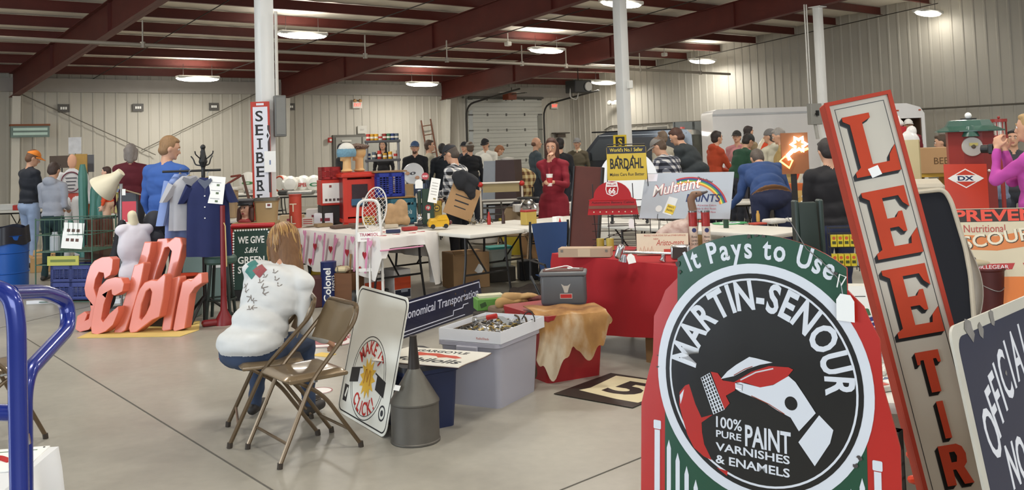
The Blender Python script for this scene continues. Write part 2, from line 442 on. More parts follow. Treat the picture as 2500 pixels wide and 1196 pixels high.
    Cp(nb - u * .03 * s, hc - hu * .05 * s - hf * .012 * s, .056, .052, 'skin')
    L = lambda x, y, z: hc + (hs * x + hf * y + hu * z) * s
    Eh = lambda c, r, tg: pr.append(('e', c, tuple(q * s for q in r), HR, tg))
    Eh(L(0, 0, .015), (.074, .094, .103), 'skin'); Eh(L(0, .03, -.055), (.054, .058, .056), 'skin'); Eh(L(0, .012, -.03), (.066, .07, .06), 'skin')
    Cp(L(0, .088, .012), L(0, .106, -.022), .010, .014, 'skin')
    Eh(L(0, .075, .028), (.055, .02, .012), 'skin'); Eh(L(0, .078, -.085), (.022, .018, .016), 'skin')
    for q in (-1, 1): Eh(L(q * .076, -.004, -.005), (.011, .022, .032), 'skin')
    Eh(L(0, .084, -.052), (.024, .011, .009), 'lip')
    if extra: extra(pr, dict(L=L, P0=P0, nb=nb, u=u, sv=sv, fv=fv, s=s, sh=sh))
    sk = m(skin, .55, v=.06, sc=20)
    mats = {'skin': sk, 'shirt': shirtmat or m(shirt, .85, v=.14, sc=9, b=.15), 'pants': pantmat or m(pants, .85, v=.18, sc=12, b=.1), 'shoe': m(shoes, .6),
            'lip': m('a8655a', .5), 'collar': m(collar or shirt, .8), 'x1': m(belt or '222222', .7)}
    o = blob('body', pr, mats, vox * s, T, smooth=sm, wr={'shirt': .006 * s, 'pants': .005 * s}, seed=len(label))
    if eyes:
        for q in (-1, 1):
            e = MB(); e.sph(L(q * .030, .079, .012), .0125 * s, m('efebe6', .3), 10); e.sph(L(q * .030, .0865, .012), .0075 * s, m('35281f', .3), 8); obj('eye', e, T)
        e = MB()
        for q in (-1, 1): e.tube([L(q * .014, .092, .033), L(q * .032, .090, .038), L(q * .048, .076, .031)], .0045 * s, m(hair if not bald else '6d5544', .9), 6)
        obj('eyebrows', e, T)
    hp = []
    if not bald:
        hp.append(('e', L(0, -.020, .030), (.083 * s, .096 * s, .103 * s), HR, 'hair'))
        hp.append(('e', L(0, -.040, -.025), (.074 * s, .07 * s, .07 * s), HR, 'hair'))
        if not (cap or beanie): hp.append(('e', L(0, .03, .09), ((.060 if longhair else .066) * s, (.040 if longhair else .052) * s, .030 * s), HR, 'hair'))
    else: hp.append(('e', L(0, -.030, -.012), (.081 * s, .078 * s, .055 * s), HR, 'hair'))
    if longhair:
        n = longhair if isinstance(longhair, (int, float)) and longhair is not True else .24
        for q in (-1, 1):
            a_ = L(q * .060 * hairw, -.012, .03); d_ = (hu * .45 + V((0, 0, .55))).normalized() * n * s
            hp.append(('c', a_, a_ - d_ - hf * .02 * s, .044 * hairw * s, .036 * s, 'hair'))
        a_ = L(0, -.05, .02); hp.append(('c', a_, a_ - d_ * 1.05 - hf * .01 * s, .072 * hairw * s, .055 * hairw * s, 'hair'))
        if hairw > 1: hp.append(('e', L(0, -.022, .03), (.098 * s, .112 * s, .108 * s), HR, 'hair'))
    if beard: hp.append(('e', L(0, .045, -.08), (.05 * s, .05 * s, .045 * s), HR, 'hair'))
    ho = blob('hair', hp, {'hair': m(hair, .65, v=.35, sc=30, st=(3, 3, .6), b=.4)}, .010 * s, T, smooth=3, wr={'hair': .003 * s}, seed=3)
    if cap or beanie:
        c = MB(); cm = m(cap or beanie, .8, v=.1, sc=20)
        lo = .2 if cap else -.05
        def dome(i, j):
            a, t = 2 * math.pi * i, lo + (math.pi / 2 - lo) * j
            return L(.089 * math.cos(a) * math.cos(t), -.008 + .108 * math.sin(a) * math.cos(t), .028 + .105 * math.sin(t))
        c.grid(dome, 24, 8, cm, cu=True, thick=.004)
        obj('cap' if cap else 'beanie', c, T)
        if cap:
            c = MB()
            def br(i, j):
                a = R(18 + 144 * i); t = j
                return L(math.cos(a) * (.088 + .004 * t), -.004 + math.sin(a) * (.104 + .075 * t * math.sin(math.pi * i) ** .5), .048 - .020 * t - .016 * math.cos(a) ** 2)
            c.grid(br, 16, 4, m(brim or cap, .8), thick=.006); obj('cap_brim', c, T)
    return T, dict(L=L, P0=P0, nb=nb, u=u, sv=sv, fv=fv, s=s, sh=sh)
def at_px(x, ytop, Y):
    """floor point under a head top seen at x, ytop from the distance Y, and the standing height it means"""
    p = P(x, ytop, Y); return V((p.x, p.y, 0)), p.z
# ---------------------------------------------------------------- the hall
HM = M(((D1.x, -D2.x, 0, W0.x), (D1.y, -D2.y, 0, W0.y), (0, 0, 1, 0), (0, 0, 0, 1)))   # x along the eave wall, -y into the hall
def HB():
    b = MB(); b.M = HM.copy(); return b
TC = 9.64
steel_red = m('5c241c', .55, v=.25, sc=3, b=.05)
wallm = m('b3aea2', .6, v=.05, sc=2)
# floor: sealed concrete, a little glossy, blotched
def floor_mat():
    t = bpy.data.materials.new('sealed_concrete'); t.use_nodes = True
    n, l = t.node_tree.nodes, t.node_tree.links; bs = n['Principled BSDF']
    tc = n.new('ShaderNodeTexCoord'); a = n.new('ShaderNodeTexNoise'); a.inputs['Scale'].default_value = .9; a.inputs['Detail'].default_value = 8; a.inputs['Roughness'].default_value = .6
    l.new(tc.outputs['Object'], a.inputs['Vector'])
    b = n.new('ShaderNodeTexNoise'); b.inputs['Scale'].default_value = 14; b.inputs['Detail'].default_value = 6; l.new(tc.outputs['Object'], b.inputs['Vector'])
    r = n.new('ShaderNodeValToRGB'); r.color_ramp.elements[0].position = .25; r.color_ramp.elements[0].color = (*lin('9a958a'), 1); r.color_ramp.elements[1].position = .75; r.color_ramp.elements[1].color = (*lin('aea99c'), 1)
    l.new(a.outputs[0], r.inputs[0])
    mx = n.new('ShaderNodeMix'); mx.data_type = 'RGBA'; mx.blend_type = 'MULTIPLY'; mx.inputs[0].default_value = .22
    l.new(r.outputs[0], mx.inputs[6]); l.new(b.outputs[0], mx.inputs[7]); l.new(mx.outputs[2], bs.inputs['Base Color'])
    q = n.new('ShaderNodeMapRange'); q.inputs[1].default_value = .3; q.inputs[2].default_value = .7; q.inputs[3].default_value = .30; q.inputs[4].default_value = .44
    l.new(a.outputs[0], q.inputs[0]); l.new(q.outputs[0], bs.inputs['Roughness']); bs.inputs['Specular IOR Level'].default_value = .45
    return t
b = HB(); b.box((-12, -17, -.1), (46, 38, .2), floor_mat()); struct('floor', b)
b = MB(); jm = m('55524b', .9)
for p, q in (((69, 829), (661, 1194)), ((1375, 1194), (1573, 1114)), ((2, 800), (420, 700))):
    a_, b_ = F(*p), F(*q); d = (b_ - a_).normalized(); a_ -= d * 1.0; b_ += d * 1.5; k = V((-d.y, d.x, 0)) * .005
    b.add([a_ + k + V((0, 0, .0015)), a_ - k + V((0, 0, .0015)), b_ - k + V((0, 0, .0015)), b_ + k + V((0, 0, .0015))], [(0, 1, 2, 3)], jm)
struct('trim_1', b)
def ribs(b, x0, x1, ztop, mt, along='x', zb=0.0):
    """pressed sheet wall: a broad pan with a raised rib every 0.305 m"""
    pts = []; u = x0
    while u < x1:
        for du, h in ((0, 0), (.11, 0), (.135, .02), (.175, .02), (.20, 0)): pts.append((min(u + du, x1), h))
        u += .305
    pts.append((x1, 0)); vs, fs = [], []
    for u, h in pts:
        z = ztop(u) if callable(ztop) else ztop
        for zz in (zb, z): vs.append((u, -h, zz) if along == 'x' else (TC - h, -u, zz))
    for i in range(len(pts) - 1): fs.append((2 * i, 2 * i + 2, 2 * i + 3, 2 * i + 1))
    b.add(vs, fs, mt)
b = HB(); ribs(b, -22, TC, 4.24, wallm); struct('wall_back', b, 20)
b = HB(); ribs(b, 0, 30, lambda s: 4.28 + RS * s, wallm, 'y'); struct('wall_right', b, 20)
b = HB(); b.box((-6.2, -.06, 3.75), (31.6, .12, .37), m('9b9690', .6, v=.08, sc=4)); struct('trim_2', b)
b = HB(); b.box((TC - .02, -.05, 1.9), (.06, .06, 3.8), wallm); struct('trim_3', b)
# roof deck with white faced insulation
b = HB(); z0 = 4.27
def deck(i, j):
    s_ = -.3 + 34 * j; t_ = -30 + (TC + 30.05) * i
    return (t_, -s_, z0 + RS * s_ - .03 * math.sin(s_ / 1.5 * math.pi) ** 2 + .012 * math.sin(t_ * 9) * math.sin(s_ * 4))
b.grid(deck, 120, 190, m('efe8da', .75, v=.10, sc=3)); struct('ceiling', b)
# purlins: Z sections along the eave wall
for k in range(22):
    s_ = .25 + 1.46 * k; z = 4.02 + RS * s_; b = HB()
    b.box((-10.2, -s_, z + .11), (39.6, .012, .22), steel_red); b.box((-10.2, -s_ - .035, z + .004), (39.6, .075, .008), steel_red); b.box((-10.2, -s_ + .035, z + .216), (39.6, .075, .008), steel_red)
    o = struct('purlin', b)
# rafters: tapered I beams rising from the eave wall
for t_ in (-18.2, -10.47, -2.85, 3.3):
    b = HB()
    zb = lambda s_: 3.40 + RS * s_ - .0; zt = lambda s_: 4.02 + RS * s_
    L = 30.0
    b.add([(t_ + dx, -s_, z(s_)) for dx in (-.006, .006) for s_, z in ((0.1, zb), (L, zb), (L, zt), (0.1, zt))], [(0, 1, 2, 3), (7, 6, 5, 4), (0, 4, 5, 1), (1, 5, 6, 2), (2, 6, 7, 3), (3, 7, 4, 0)], steel_red)
    for z in (zb, zt):
        b.add([(t_ + dx, -s_, z(s_) + dz) for dz in (0, .014) for dx, s_ in ((-.1, .1), (.1, .1), (.1, L), (-.1, L))], [(0, 1, 2, 3), (7, 6, 5, 4), (0, 4, 5, 1), (1, 5, 6, 2), (2, 6, 7, 3), (3, 7, 4, 0)], steel_red)
    for s_ in (4.2, 8.6, 13.0): b.box((t_, -s_, (zb(s_) + zt(s_)) / 2), (.13, .01, .60), steel_red)
    struct('rafter', b)
    c = HB()                                                      # tapered wall column under it
    cm = m('c6c2b6', .5, v=.05)
    for dx, dy, sx in ((0, -.16, .01),):
        c.add([(t_ + x, y, z) for x in (-.006, .006) for y, z in ((-.02, 0), (-.22, 0), (-.50, 3.42), (-.02, 3.42))], [(3, 2, 1, 0), (4, 5, 6, 7), (0, 1, 5, 4), (1, 2, 6, 5), (2, 3, 7, 6), (3, 0, 4, 7)], cm)
    c.add([(t_ + x, y + dy, z) for dy in (0, -.014) for x, y, z in ((-.1, -.22, 0), (.1, -.22, 0), (.1, -.50, 3.42), (-.1, -.50, 3.42))], [(0, 1, 2, 3), (7, 6, 5, 4), (0, 4, 5, 1), (1, 5, 6, 2), (2, 6, 7, 3), (3, 7, 4, 0)], cm)
    struct('wall_column', c)
# support columns in mid hall
colm = m('e2e3e0', .4, v=.04, sc=2)
COLP = []
for i, (px, t_) in enumerate(((645, -10.47), (1516, -2.85), (2000, 3.3))):
    q = onp(px, 100, hall(t_, 0), D1); COLP.append(V((q.x, q.y, 0))); s_ = (q - hall(t_, 0)).dot(D2)
    b = MB(); b.M = MT(COLP[-1]) @ M.Rotation(HALL, 4, 'Z')
    h = 3.40 + RS * s_
    wd = .20 if i < 2 else .17
    b.box((0, 0, h / 2), (wd, wd, h), colm, bev=.012, seg=2); b.box((0, 0, h - .01), (.3, .3, .02), colm); b.box((0, 0, .01), (.32, .32, .02), colm)
    struct('support_column', b)
# sprinkler main with drops, and diagonal bracing rods
pm = m('8d8578', .5, .3); dk = m('2c2622', .6)
b = MB()
pa, pb = onp(0, 92, hall(0, 11.3), D2), onp(1782, 181, hall(0, 11.3), D2)
b.tube([pa + (pa - pb) * .2, pb], .032, pm, 10)
for f in (.12, .25, .36, .47, .585, .66, .8, .93):
    q = pa + (pb - pa) * f; b.tube([q, q + V((0, 0, .42))], .014, pm, 6); b.cyl(q - V((0, 0, .05)), q + V((0, 0, .05)), .045, pm, n=8)
one('sprinkler_pipe', 'grey sprinkler main running the length of the ceiling below the rafters', 'pipe', b)
for i, (p, q) in enumerate((((228, 192), (560, 0)), ((500, 192), (1060, 0)), ((800, 205), (1440, 20)), ((1180, 150), (1700, 0)), ((1560, 172), (2290, 8)))):
    b = MB(); u_, v_ = onroof(*p, 3.95), onroof(*q, 3.95); b.tube([u_, v_], .012, dk, 6); struct('brace_rod', b)
for p, q in (((48, 228), (380, 378)), ((345, 367), (632, 225))):
    b = MB(); n_ = W0 + D2 * .12; b.tube([onp(*p, n_, D2), onp(*q, n_, D2)], .012, m('5d584e', .6), 6); struct('brace_rod', b)
# doors
b = HB(); gd = m('8d8c84', .5); fr = m('5d5a53', .5)
b.box((.03, -.03, 1.12), (2.15, .08, 2.26), fr)
for q in (-1, 1): b.box((.03 + q * .5, -.075, 1.1), (.97, .03, 2.14), gd)
b.box((.03 - .6, -.1, 2.05), (.35, .04, .06), m('c2bfb6', .4)); b.box((.03, -.1, 1.1), (.04, .03, 2.14), fr)
d = struct('door_1', b)
for i, (t0, t1) in enumerate(((4.13, 5.06), (5.55, 6.16))):
    b = HB(); x = TC - .03
    b.box((x, -(t0 + t1) / 2, 1.13), (.08, t1 - t0 + .12, 2.26), m('b4b0a5', .5)); b.box((x - .045, -(t0 + t1) / 2, 1.12), (.03, t1 - t0, 2.2), m('77756f', .45))
    b.cyl((x - .07, -t1 + .1, 1.05), (x - .13, -t1 + .1, 1.05), .025, m('b9b9b9', .3, 1)); struct('door_%d' % (i + 2), b)
# sectional loading door in the back wall with its tracks
b = HB(); sec = m('b5b5ad', .45, v=.04); dt = m('55534f', .6); x0, x1 = 4.42, 8.0; xc = (x0 + x1) / 2
for k in range(6):
    z = .02 + k * .575
    b.box((xc, -.1, z + .285), (x1 - x0, .05, .565), sec)
    for dz in (.12, .285, .45): b.box((xc, -.128, z + dz), (x1 - x0, .008, .012), m('8e8e87', .5))
    for q in (0.25, .5, .75): b.box((x0 + (x1 - x0) * q, -.14, z + .565), (.05, .02, .1), dt)
    for q in (x0 + .12, x1 - .12): b.box((q, -.14, z + .565), (.2, .02, .05), dt)
b.box((x1 - .14, -.135, 1.5), (.22, .02, 2.7), m('77776f', .5)); b.box((x0 + .12, -.135, 1.6), (.16, .02, 2.9), m('a9adad', .5))
struct('door_4', b)
b = HB()
for q in (x0 - .08, x1 + .08):
    b.tube([(q, -.13, 0), (q, -.13, 3.25), (q, -3.2, 3.62)], .035, m('2b2927', .5), 6, fil=.5)
b.tube([(x0, -.2, 3.52), (x1, -.2, 3.52)], .04, dt, 8); b.box((xc, -.06, 3.62), (x1 - x0 + .3, .1, .25), m('8d8b84', .6)); b.tube([(xc + .2, -.25, 3.9), (xc + .2, -.25, 3.4)], .02, dt, 6)
struct('trim_4', b)
b = HB(); b.box((xc - .15, -.55, 3.55), (.42, .35, .26), m('7d3b22', .6), bev=.02); b.box((xc - .15, -.55, 3.69), (1.0, .12, .03), m('b7b4aa', .4)); b.box((xc - .15, -.9, 3.62), (.10, 1.2, .03), dt)
one('door_opener', 'rust coloured door opener box hung over the loading door', 'door opener', b)
# electric conduit along the right wall
b = HB(); b.tube([(TC - .05, -1.9, 2.2), (TC - .05, -2.25, 2.34), (TC - .05, -20, 2.34)], .022, m('5a554b', .6), 6, fil=.1); one('conduit', 'thin dark conduit running level along the right wall', 'conduit', b)

# ---------------------------------------------------------------- ceiling lights
def high_bay(name, p, label, power, L=1.2, wd=.40):
    T = thing('high_bay_light', label, 'ceiling light', p, HALL, 'high bay ceiling lights')
    b = MB(); b.box((0, 0, .06), (L * .96, wd * .8, .08), m('d9d9d4', .4), bev=.02); b.tube([(-.4, 0, .1), (-.4, 0, .42)], .006, dk, 6); b.tube([(.4, 0, .1), (.4, 0, .42)], .006, dk, 6); obj('housing', b, T)
    b = MB(); em = m('fff8ea', .4, em=14.0, v=.02)
    b.lathe([(0.02, -.055), (.6, -.05), (.9, -.02), (1.0, .015)], em, 28, M.Diagonal((L / 2, wd / 2, 1, 1))); obj('diffuser', b, T)
    l = bpy.data.lights.new('lamp', 'AREA'); l.shape = 'ELLIPSE'; l.size, l.size_y = L, wd; l.energy = power; l.color = (1, .965, .90)
    o = bpy.data.objects.new('lamp', l); COL.objects.link(o); o.parent = T; o.location = (0, 0, -.075)
    l = bpy.data.lights.new('uplight', 'AREA'); l.shape = 'ELLIPSE'; l.size, l.size_y = L, wd; l.energy = power * .16; l.color = (1, .965, .90)   # upward area light added to brighten the roof deck above the housing
    o = bpy.data.objects.new('uplight', l); COL.objects.link(o); o.parent = T; o.location = (0, 0, .12); o.rotation_euler = (math.pi, 0, 0)
    return T
LW = 105
for (x, y), lb in (((738, 88), 'glowing ceiling light beside the left white column, nearest the camera'), ((483, 194), 'glowing ceiling light over the left wall panels, left of the left column'),
                   ((1334, 125), 'glowing ceiling light between the two rafters left of the middle column'), ((1031, 207), 'glowing ceiling light at the back over the double door and ladder'),
                   ((1715, 151), 'glowing ceiling light against the right wall, right of the middle column'), ((1474, 203), 'glowing ceiling light half hidden behind the middle column'),
                   ((2266, 34), 'glowing ceiling light high on the far right before the right wall')):
    z0 = 3.62
    q = onroof(x, y, z0)
    high_bay('l', q, lb, LW * (.06 if x > 2200 else .5 if x > 1400 else .9))
for k_, (t_, s_) in enumerate(((-14, 4), (-14, 11), (-7, 18), (-.5, 20), (-14, 18), (-7, 25), (-1, 13.2), (-1, 26), (-14, 25), (-10, 22), (-11, 30), (-4, 30), (2, 19))):  # fixtures out of view, several added to brighten the foreground and the trailer
    q = hall(t_, s_, 3.62 + RS * s_)
    high_bay('l', q, 'ceiling light outside the photograph, the ' + 'first second third fourth fifth sixth seventh eighth ninth tenth eleventh twelfth last'.split()[k_] + ' hung', LW * (.78 if s_ > 16 else .6))
# ---------------------------------------------------------------- small fittings of the hall
def on_back(x, y, off=.05): return onp(x, y, W0 + D2 * off, D2)
def on_right(x, y, off=.05): return onp(x, y, KX - D1 * off, D1)
BYAW = math.degrees(HALL); RYAW = math.degrees(math.atan2(D2.y, D2.x))     # yaw of boards hung on those walls
def board(name, label, cat, p, yaw, wd, h, mt, d=.02, group=None, lean=0):
    b = MB(); b.box((0, h / 2, d / 2 if d else 0), (wd, h, d), mt); return b, frame(p, yaw, lean)
wm = m('f0efe8', .6)
for x, y, st, lb in ((155, 268, 'A-B', 'small dark wall plaque with white marks, leftmost on the back wall'), (337, 266, 'S-L', 'small dark wall plaque over the man in maroon'), (522, 263, 'M-O', 'small dark wall plaque left of the left column'), (709, 263, 'C-S', 'small grey wall plaque just right of the grey panel box')):
    b, w_ = board('', '', '', on_back(x, y + 6), BYAW, .30, .22, m('55524e', .6)); [b.box((q * .06, .11, .0215), (.045, .07, .001), wm) for q in (-1, 0, 1)]
    one('wall_plaque', lb, 'sign', b, mw=w_, group='wall plaques')
for i, (x, y, f_, ya, lb) in enumerate(((871, 256, on_back, BYAW, 'red lit EXIT sign on the back wall over the double door'), (1352, 257, on_back, BYAW, 'red lit EXIT sign right of the loading door'))):
    T = thing('exit_sign', lb, 'exit sign', mw=frame(f_(x, y + 9), ya), group='exit signs')
    b = MB(); b.box((0, .12, .03), (.34, .22, .06), m('d8cfc4', .5)); obj('housing', b, T)
    b = MB(); b.text('EXIT', .10, m('ff3020', .5, em=2.2), 0, .07, .061, w=.27, bold=.01); obj('lettering', b, T)
    b = MB()
    for q in (-1, 1): b.cyl((q * .1, .27, .03), (q * .1, .25, .1), .05, m('b58a5a', .4))
    obj('lamp_head', b, T)
b, w_ = board('', '', '', on_back(704, 330), BYAW, .34, .26, m('b9b6ad', .5))
w_ = frame(on_back(884, 326), BYAW); b.text('EXIT', .05, m('77736b', .6), 0, .1, .021); one('paper_notice', 'small pale notice on the wall above the double door', 'notice', b, mw=w_)
b = MB(); b.box((0, 0, .04), (.12, .16, .08), m('b02620', .5), bev=.01); b.cyl((0, 0, .08), (0, 0, .1), .04, m('d9d2c8', .4)); one('fire_alarm', 'small red fire alarm on the wall left of the double door', 'alarm', b, mw=frame(on_back(804, 342), BYAW))
T = thing('overhead_sign', 'long green and teal framed board hung high at the far left wall', 'sign', mw=frame(on_back(73, 336, .5), BYAW))
b = MB(); b.box((0, .16, 0), (.92, .3, .12), m('6d7f78', .5)); obj('panel', b, T)
b = MB(); b.box((0, .33, 0), (.95, .05, .16), m('7d4a2b', .6)); obj('top_rail', b, T)
b = MB()
for dy in (.08, .2): b.box((0, dy + .02, .065), (.82, .07, .01), m('b9d2c6', .4))
obj('stripe', b, T)
# ladder leaning on the back wall
T = thing('ladder', 'rusty brown ladder leaning on the wall left of the loading door', 'ladder', mw=frame(on_back(1072, 420, .5) - V((0, 0, 0)), BYAW, 6, 6)); lm = m('5a3320', .7); lp = T.matrix_world.translation
T.matrix_world = frame(V((lp.x, lp.y, 0)), BYAW, 5, 7)
for q in (-1, 1):
    b = MB(); b.tube([(q * .2, 0, 0), (q * .2, 2.75, 0)], .028, lm, 6); obj('rail', b, T)
for k in range(8):
    b = MB(); b.tube([(-.2, .3 + .32 * k, 0), (.2, .3 + .32 * k, 0)], .018, lm, 6); obj('rung', b, T)
# grey breaker panel and conduit on the left column, switch box on the right one
c1 = COLP[0] + (D1 * .18 - D2 * 0)
p_ = P(684, 332, COLP[0].y - .1)
T = thing('breaker_panel', 'tall grey electric panel box on the right side of the left column', 'panel box', mw=frame(p_, 25)); b = MB(); b.box((0, .27, 0), (.15, .56, .14), m('6d6d69', .5), bev=.01); obj('box', b, T)
b = MB(); b.box((0, .27, .072), (.12, .50, .012), m('7b7b76', .5)); obj('door', b, T)
b = MB(); b.tube([(-.03, .55, 0), (-.03, 1.7, 0)], .022, m('cfcac0', .4), 8); obj('conduit', b, T)
p_ = P(1990, 302, COLP[2].y - .2)
T = thing('switch_box', 'grey safety switch box with black lever on the right column', 'switch box', mw=frame(p_, 20)); b = MB(); b.box((0, .22, 0), (.30, .48, .16), m('8a8983', .5), bev=.01); obj('box', b, T)
b = MB(); b.box((0, .24, .1), (.06, .12, .05), m('151515', .5)); b.tube([(0, .26, .1), (-.08, .22, .14)], .015, m('151515', .5)); obj('lever', b, T)
b = MB()
for q in (-.1, -.04): b.tube([(q, .45, -.04), (q, 2.75, -.04)], .018, m('b9b7b0', .35, .3), 6)
b.tube([(0, 0, 0), (.05, -.35, 0)], .04, m('a7a59e', .4), 8); obj('conduit', b, T)
b = MB(); b.box((0, 0, 0), (.09, .16, .09), wm, bev=.01); one('wall_switch', 'small white box on the side of the middle column', 'switch', b, mw=frame(P(1538, 206, COLP[1].y - .08), 25))
for x, y, lb in ((1240, 107, 'small white sensor under the rafters left of the middle column'), (1622, 133, 'small white sensor under the purlins right of the middle column')):
    b = MB(); b.box((0, 0, 0), (.16, .16, .12), wm, bev=.02); b.cyl((0, 0, .06), (0, 0, .3), .015, wm); one('ceiling_sensor', lb, 'sensor', b, loc=onroof(x, y, 3.85), rotz=HALL, group='ceiling sensors')
# unit heater and projector at the far end of the ceiling
T = thing('unit_heater', 'dark unit heater with white end hung in the far corner of the ceiling', 'heater', P(1412, 212, 31.5), HALL)
b = MB(); b.box((0, 0, 0), (.75, .5, .42), m('1f1e1d', .5), bev=.02); obj('body', b, T)
b = MB(); b.cyl((.2, -.25, 0), (.2, -.3, 0), .15, m('e8e6e0', .5)); b.box((.42, 0, .02), (.12, .3, .3), m('d6d4cc', .5)); obj('fan', b, T)
b = MB(); b.tube([(-.35, 0, 0), (-.4, 0, -.35), (-.1, 0, -.45), (0, 0, -.2)], .02, m('c9c7bf', .5), 6, fil=.1); b.tube([(0, 0, .2), (0, 0, .9)], .015, dk); obj('hose', b, T)
b = MB(); b.box((0, 0, 0), (.42, .12, .14), m('d6d2c8', .5), bev=.02)
for q in (-1, 1): b.cyl((q * .1, -.08, .05), (q * .14, -.16, 0), .07, wm)
one('emergency_light', 'white twin emergency light on the right wall left of the middle column', 'light', b, loc=on_right(1497, 252, .32), rotz=RYAW)
b = MB(); b.box((0, -.12, 0), (.75, .25, .04), m('3c332c', .6)); b.box((0, -.1, -.1), (.4, .15, .12), m('4a4038', .6)); one('wall_shelf', 'small dark shelf on the back wall right of the loading door', 'shelf', b, loc=on_back(1364, 325, .05), rotz=HALL)
# ---------------------------------------------------------------- shared kinds
black = m('1c1b1a', .5); chrome = m('d2d4d6', .18, 1.0, v=.03); card = m('a8845c', .8, v=.10, sc=5, b=.05); white = m('e9e8e4', .55, v=.03); red = m('b3241d', .4, v=.08)
paper = m('efeee9', .7, v=.02); ink = m('26262a', .7)
def folding_chair():
    T = thing('folding_chair', 'x', 'chair', group='tan metal folding chairs')
    tan = m('7d6a50', .28, .35, v=.12, sc=8, coat=.3); tube = m('6d5b45', .3, .5, v=.12); rub = m('3a3128', .8)
    b = MB()                                                       # inverted U: front feet up past the seat and over the back
    pts = [(-.225, .255, .015), (-.215, .06, .42), (-.20, -.215, .70), (-.185, -.245, .79), (.185, -.245, .79), (.20, -.215, .70), (.215, .06, .42), (.225, .255, .015)]
    b.tube(pts, .0125, tube, 8, fil=.07); obj('frame', b, T)
    for q in (-1, 1):
        b = MB(); b.tube([(q * .185, -.245, .015), (q * .185, -.02, .33), (q * .185, .14, .43)], .0115, tube, 8, fil=.08); b.cyl((q * .19, .02, .41), (q * .225, .055, .42), .008, chrome, n=6); obj('rear_leg', b, T)
    b = MB(); b.tube([(-.22, .205, .115), (.22, .205, .115)], .008, tube, 8); b.tube([(-.185, -.17, .115), (.185, -.17, .115)], .008, tube, 8); obj('crossbar', b, T)
    b = MB()
    def seat(i, j):
        x = -.19 + .38 * i; y = -.17 + .36 * j
        ex = min(i, 1 - i, j, 1 - j); z = .442 - .02 * max(0, 1 - ex / .10) ** 2 - .010 * math.sin(math.pi * i) * math.sin(math.pi * j)
        k = .06
        cxr = max(0, abs(i - .5) - .36) / .14; cyr = max(0, abs(j - .5) - .36) / .14
        return (x * (1 - .06 * cyr ** 2), .01 + (y - .01) * (1 - .06 * cxr ** 2), z)
    b.grid(seat, 16, 16, tan, thick=-.012)
    b.tube([(-.19, -.16, .425), (-.19, .17, .425), (.19, .17, .425), (.19, -.16, .425)], .012, tan, 8, True); obj('seat', b, T)
    b = MB()
    def back(i, j):
        x = -.188 + .376 * i; z = .575 + .205 * j; y = -.10 - (z - .5) * .47 - .022 * math.sin(math.pi * i)
        x *= 1 - .10 * max(0, (j - .75) / .25) ** 2
        return (x, max(y, -.245 - .02), z - .012 * (1 - math.sin(math.pi * i)) * (1 - j) * 0)
    b.grid(back, 12, 8, tan, thick=.006); obj('backrest', b, T)
    for x, y in ((-.225, .255), (.225, .255), (-.185, -.245), (.185, -.245)):
        b = MB(); b.cyl((x, y, 0), (x, y * .985, .03), .016, rub, n=8); obj('foot_cap', b, T)
    return T
CH = folding_chair()
def chair(loc, rz, label):
    global CH_USED
    o = dup(CH, loc=loc, rotz=R(rz), label=label)
    return o
CH.location = F(753, 1112); c_ = (F(690, 1148) + F(620, 1090) + F(880, 1098) + F(800, 1050)) / 4
CH.location = c_; CH.rotation_euler = (0, 0, R(127)); CH['label'] = 'empty tan folding chair nearest the camera, before the white MAKE IT CLICK sign'
chair((-1.50, 5.76, 0), 108, 'tan folding chair the woman in the white shirt sits on')

def folding_table(label, N, rz=HALL, L=1.83, W=.76, h=.74, top='d2cfc6', group='white folding tables', legs=True, name='folding_table'):
    """N is the near corner; the table runs along local x (W) and y (L)"""
    T = thing(name, label, 'table', N, rz, group); tm = m(top, .5, v=.04, sc=8); lg = m('2f2d2c', .4, .5)
    b = MB(); b.box((W / 2, L / 2, h - .022), (W, L, .044), tm, bev=.014, seg=2); obj('tabletop', b, T)
    if legs:
        for y in (.22, L - .22):
            s_ = 1 if y < L / 2 else -1
            for x in (.10, W - .10):
                b = MB(); b.tube([(x, y, h - .04), (x, y, .45), (x + (.06 if x > W / 2 else -.06), y, .0)], .0135, lg, 8, fil=.1); obj('leg', b, T)
            b = MB(); b.tube([(.10, y, h - .07), (W - .10, y, h - .07)], .012, lg, 6); b.tube([(.085, y, .28), (W - .085, y, .28)], .011, lg, 6); obj('crossbar', b, T)
            b = MB(); b.tube([(W / 2, y, .28), (W / 2, y + s_ * .42, h - .05)], .010, lg, 6); obj('brace', b, T)
    return T
def cloth(W, L, h, drop, mt, amp=.02, nfold=9, th=.004, hole=None, ns=120):
    """cloth lying over a table top, hanging by drop(u) around the rim (u 0..1 from the near left corner along the near end)"""
    b = MB(); per = 2 * (W + L); ring = []
    for k in range(ns):
        d = per * k / ns
        if d < W: p, n = V((d, 0, 0)), V((0, -1, 0))
        elif d < W + L: p, n = V((W, d - W, 0)), V((1, 0, 0))
        elif d < 2 * W + L: p, n = V((W - (d - W - L), L, 0)), V((0, 1, 0))
        else: p, n = V((0, L - (d - 2 * W - L), 0)), V((-1, 0, 0))
        ring.append((p, n, d / per))
    cxy = V((W / 2, L / 2, 0)); N = 9
    def f(i, j):
        k = round(i * ns) % ns; p, n, u = ring[k]
        if j <= .25: q = cxy + (p - cxy) * (j / .25) ; return q + V((0, 0, h + .006 + .002 * math.sin(q.x * 25) * math.sin(q.y * 17)))
        t = (j - .25) / .75; dr = drop(u); w_ = amp * math.sin(u * nfold * 2 * math.pi) + .6 * amp * math.sin(u * nfold * 3.7 * math.pi + 1)
        return p + n * (.012 + (w_ + amp) * t ** .8) + V((0, 0, h + .004 - dr * t))
    b.grid(f, ns, 12, mt, cu=True, thick=th)
    return b

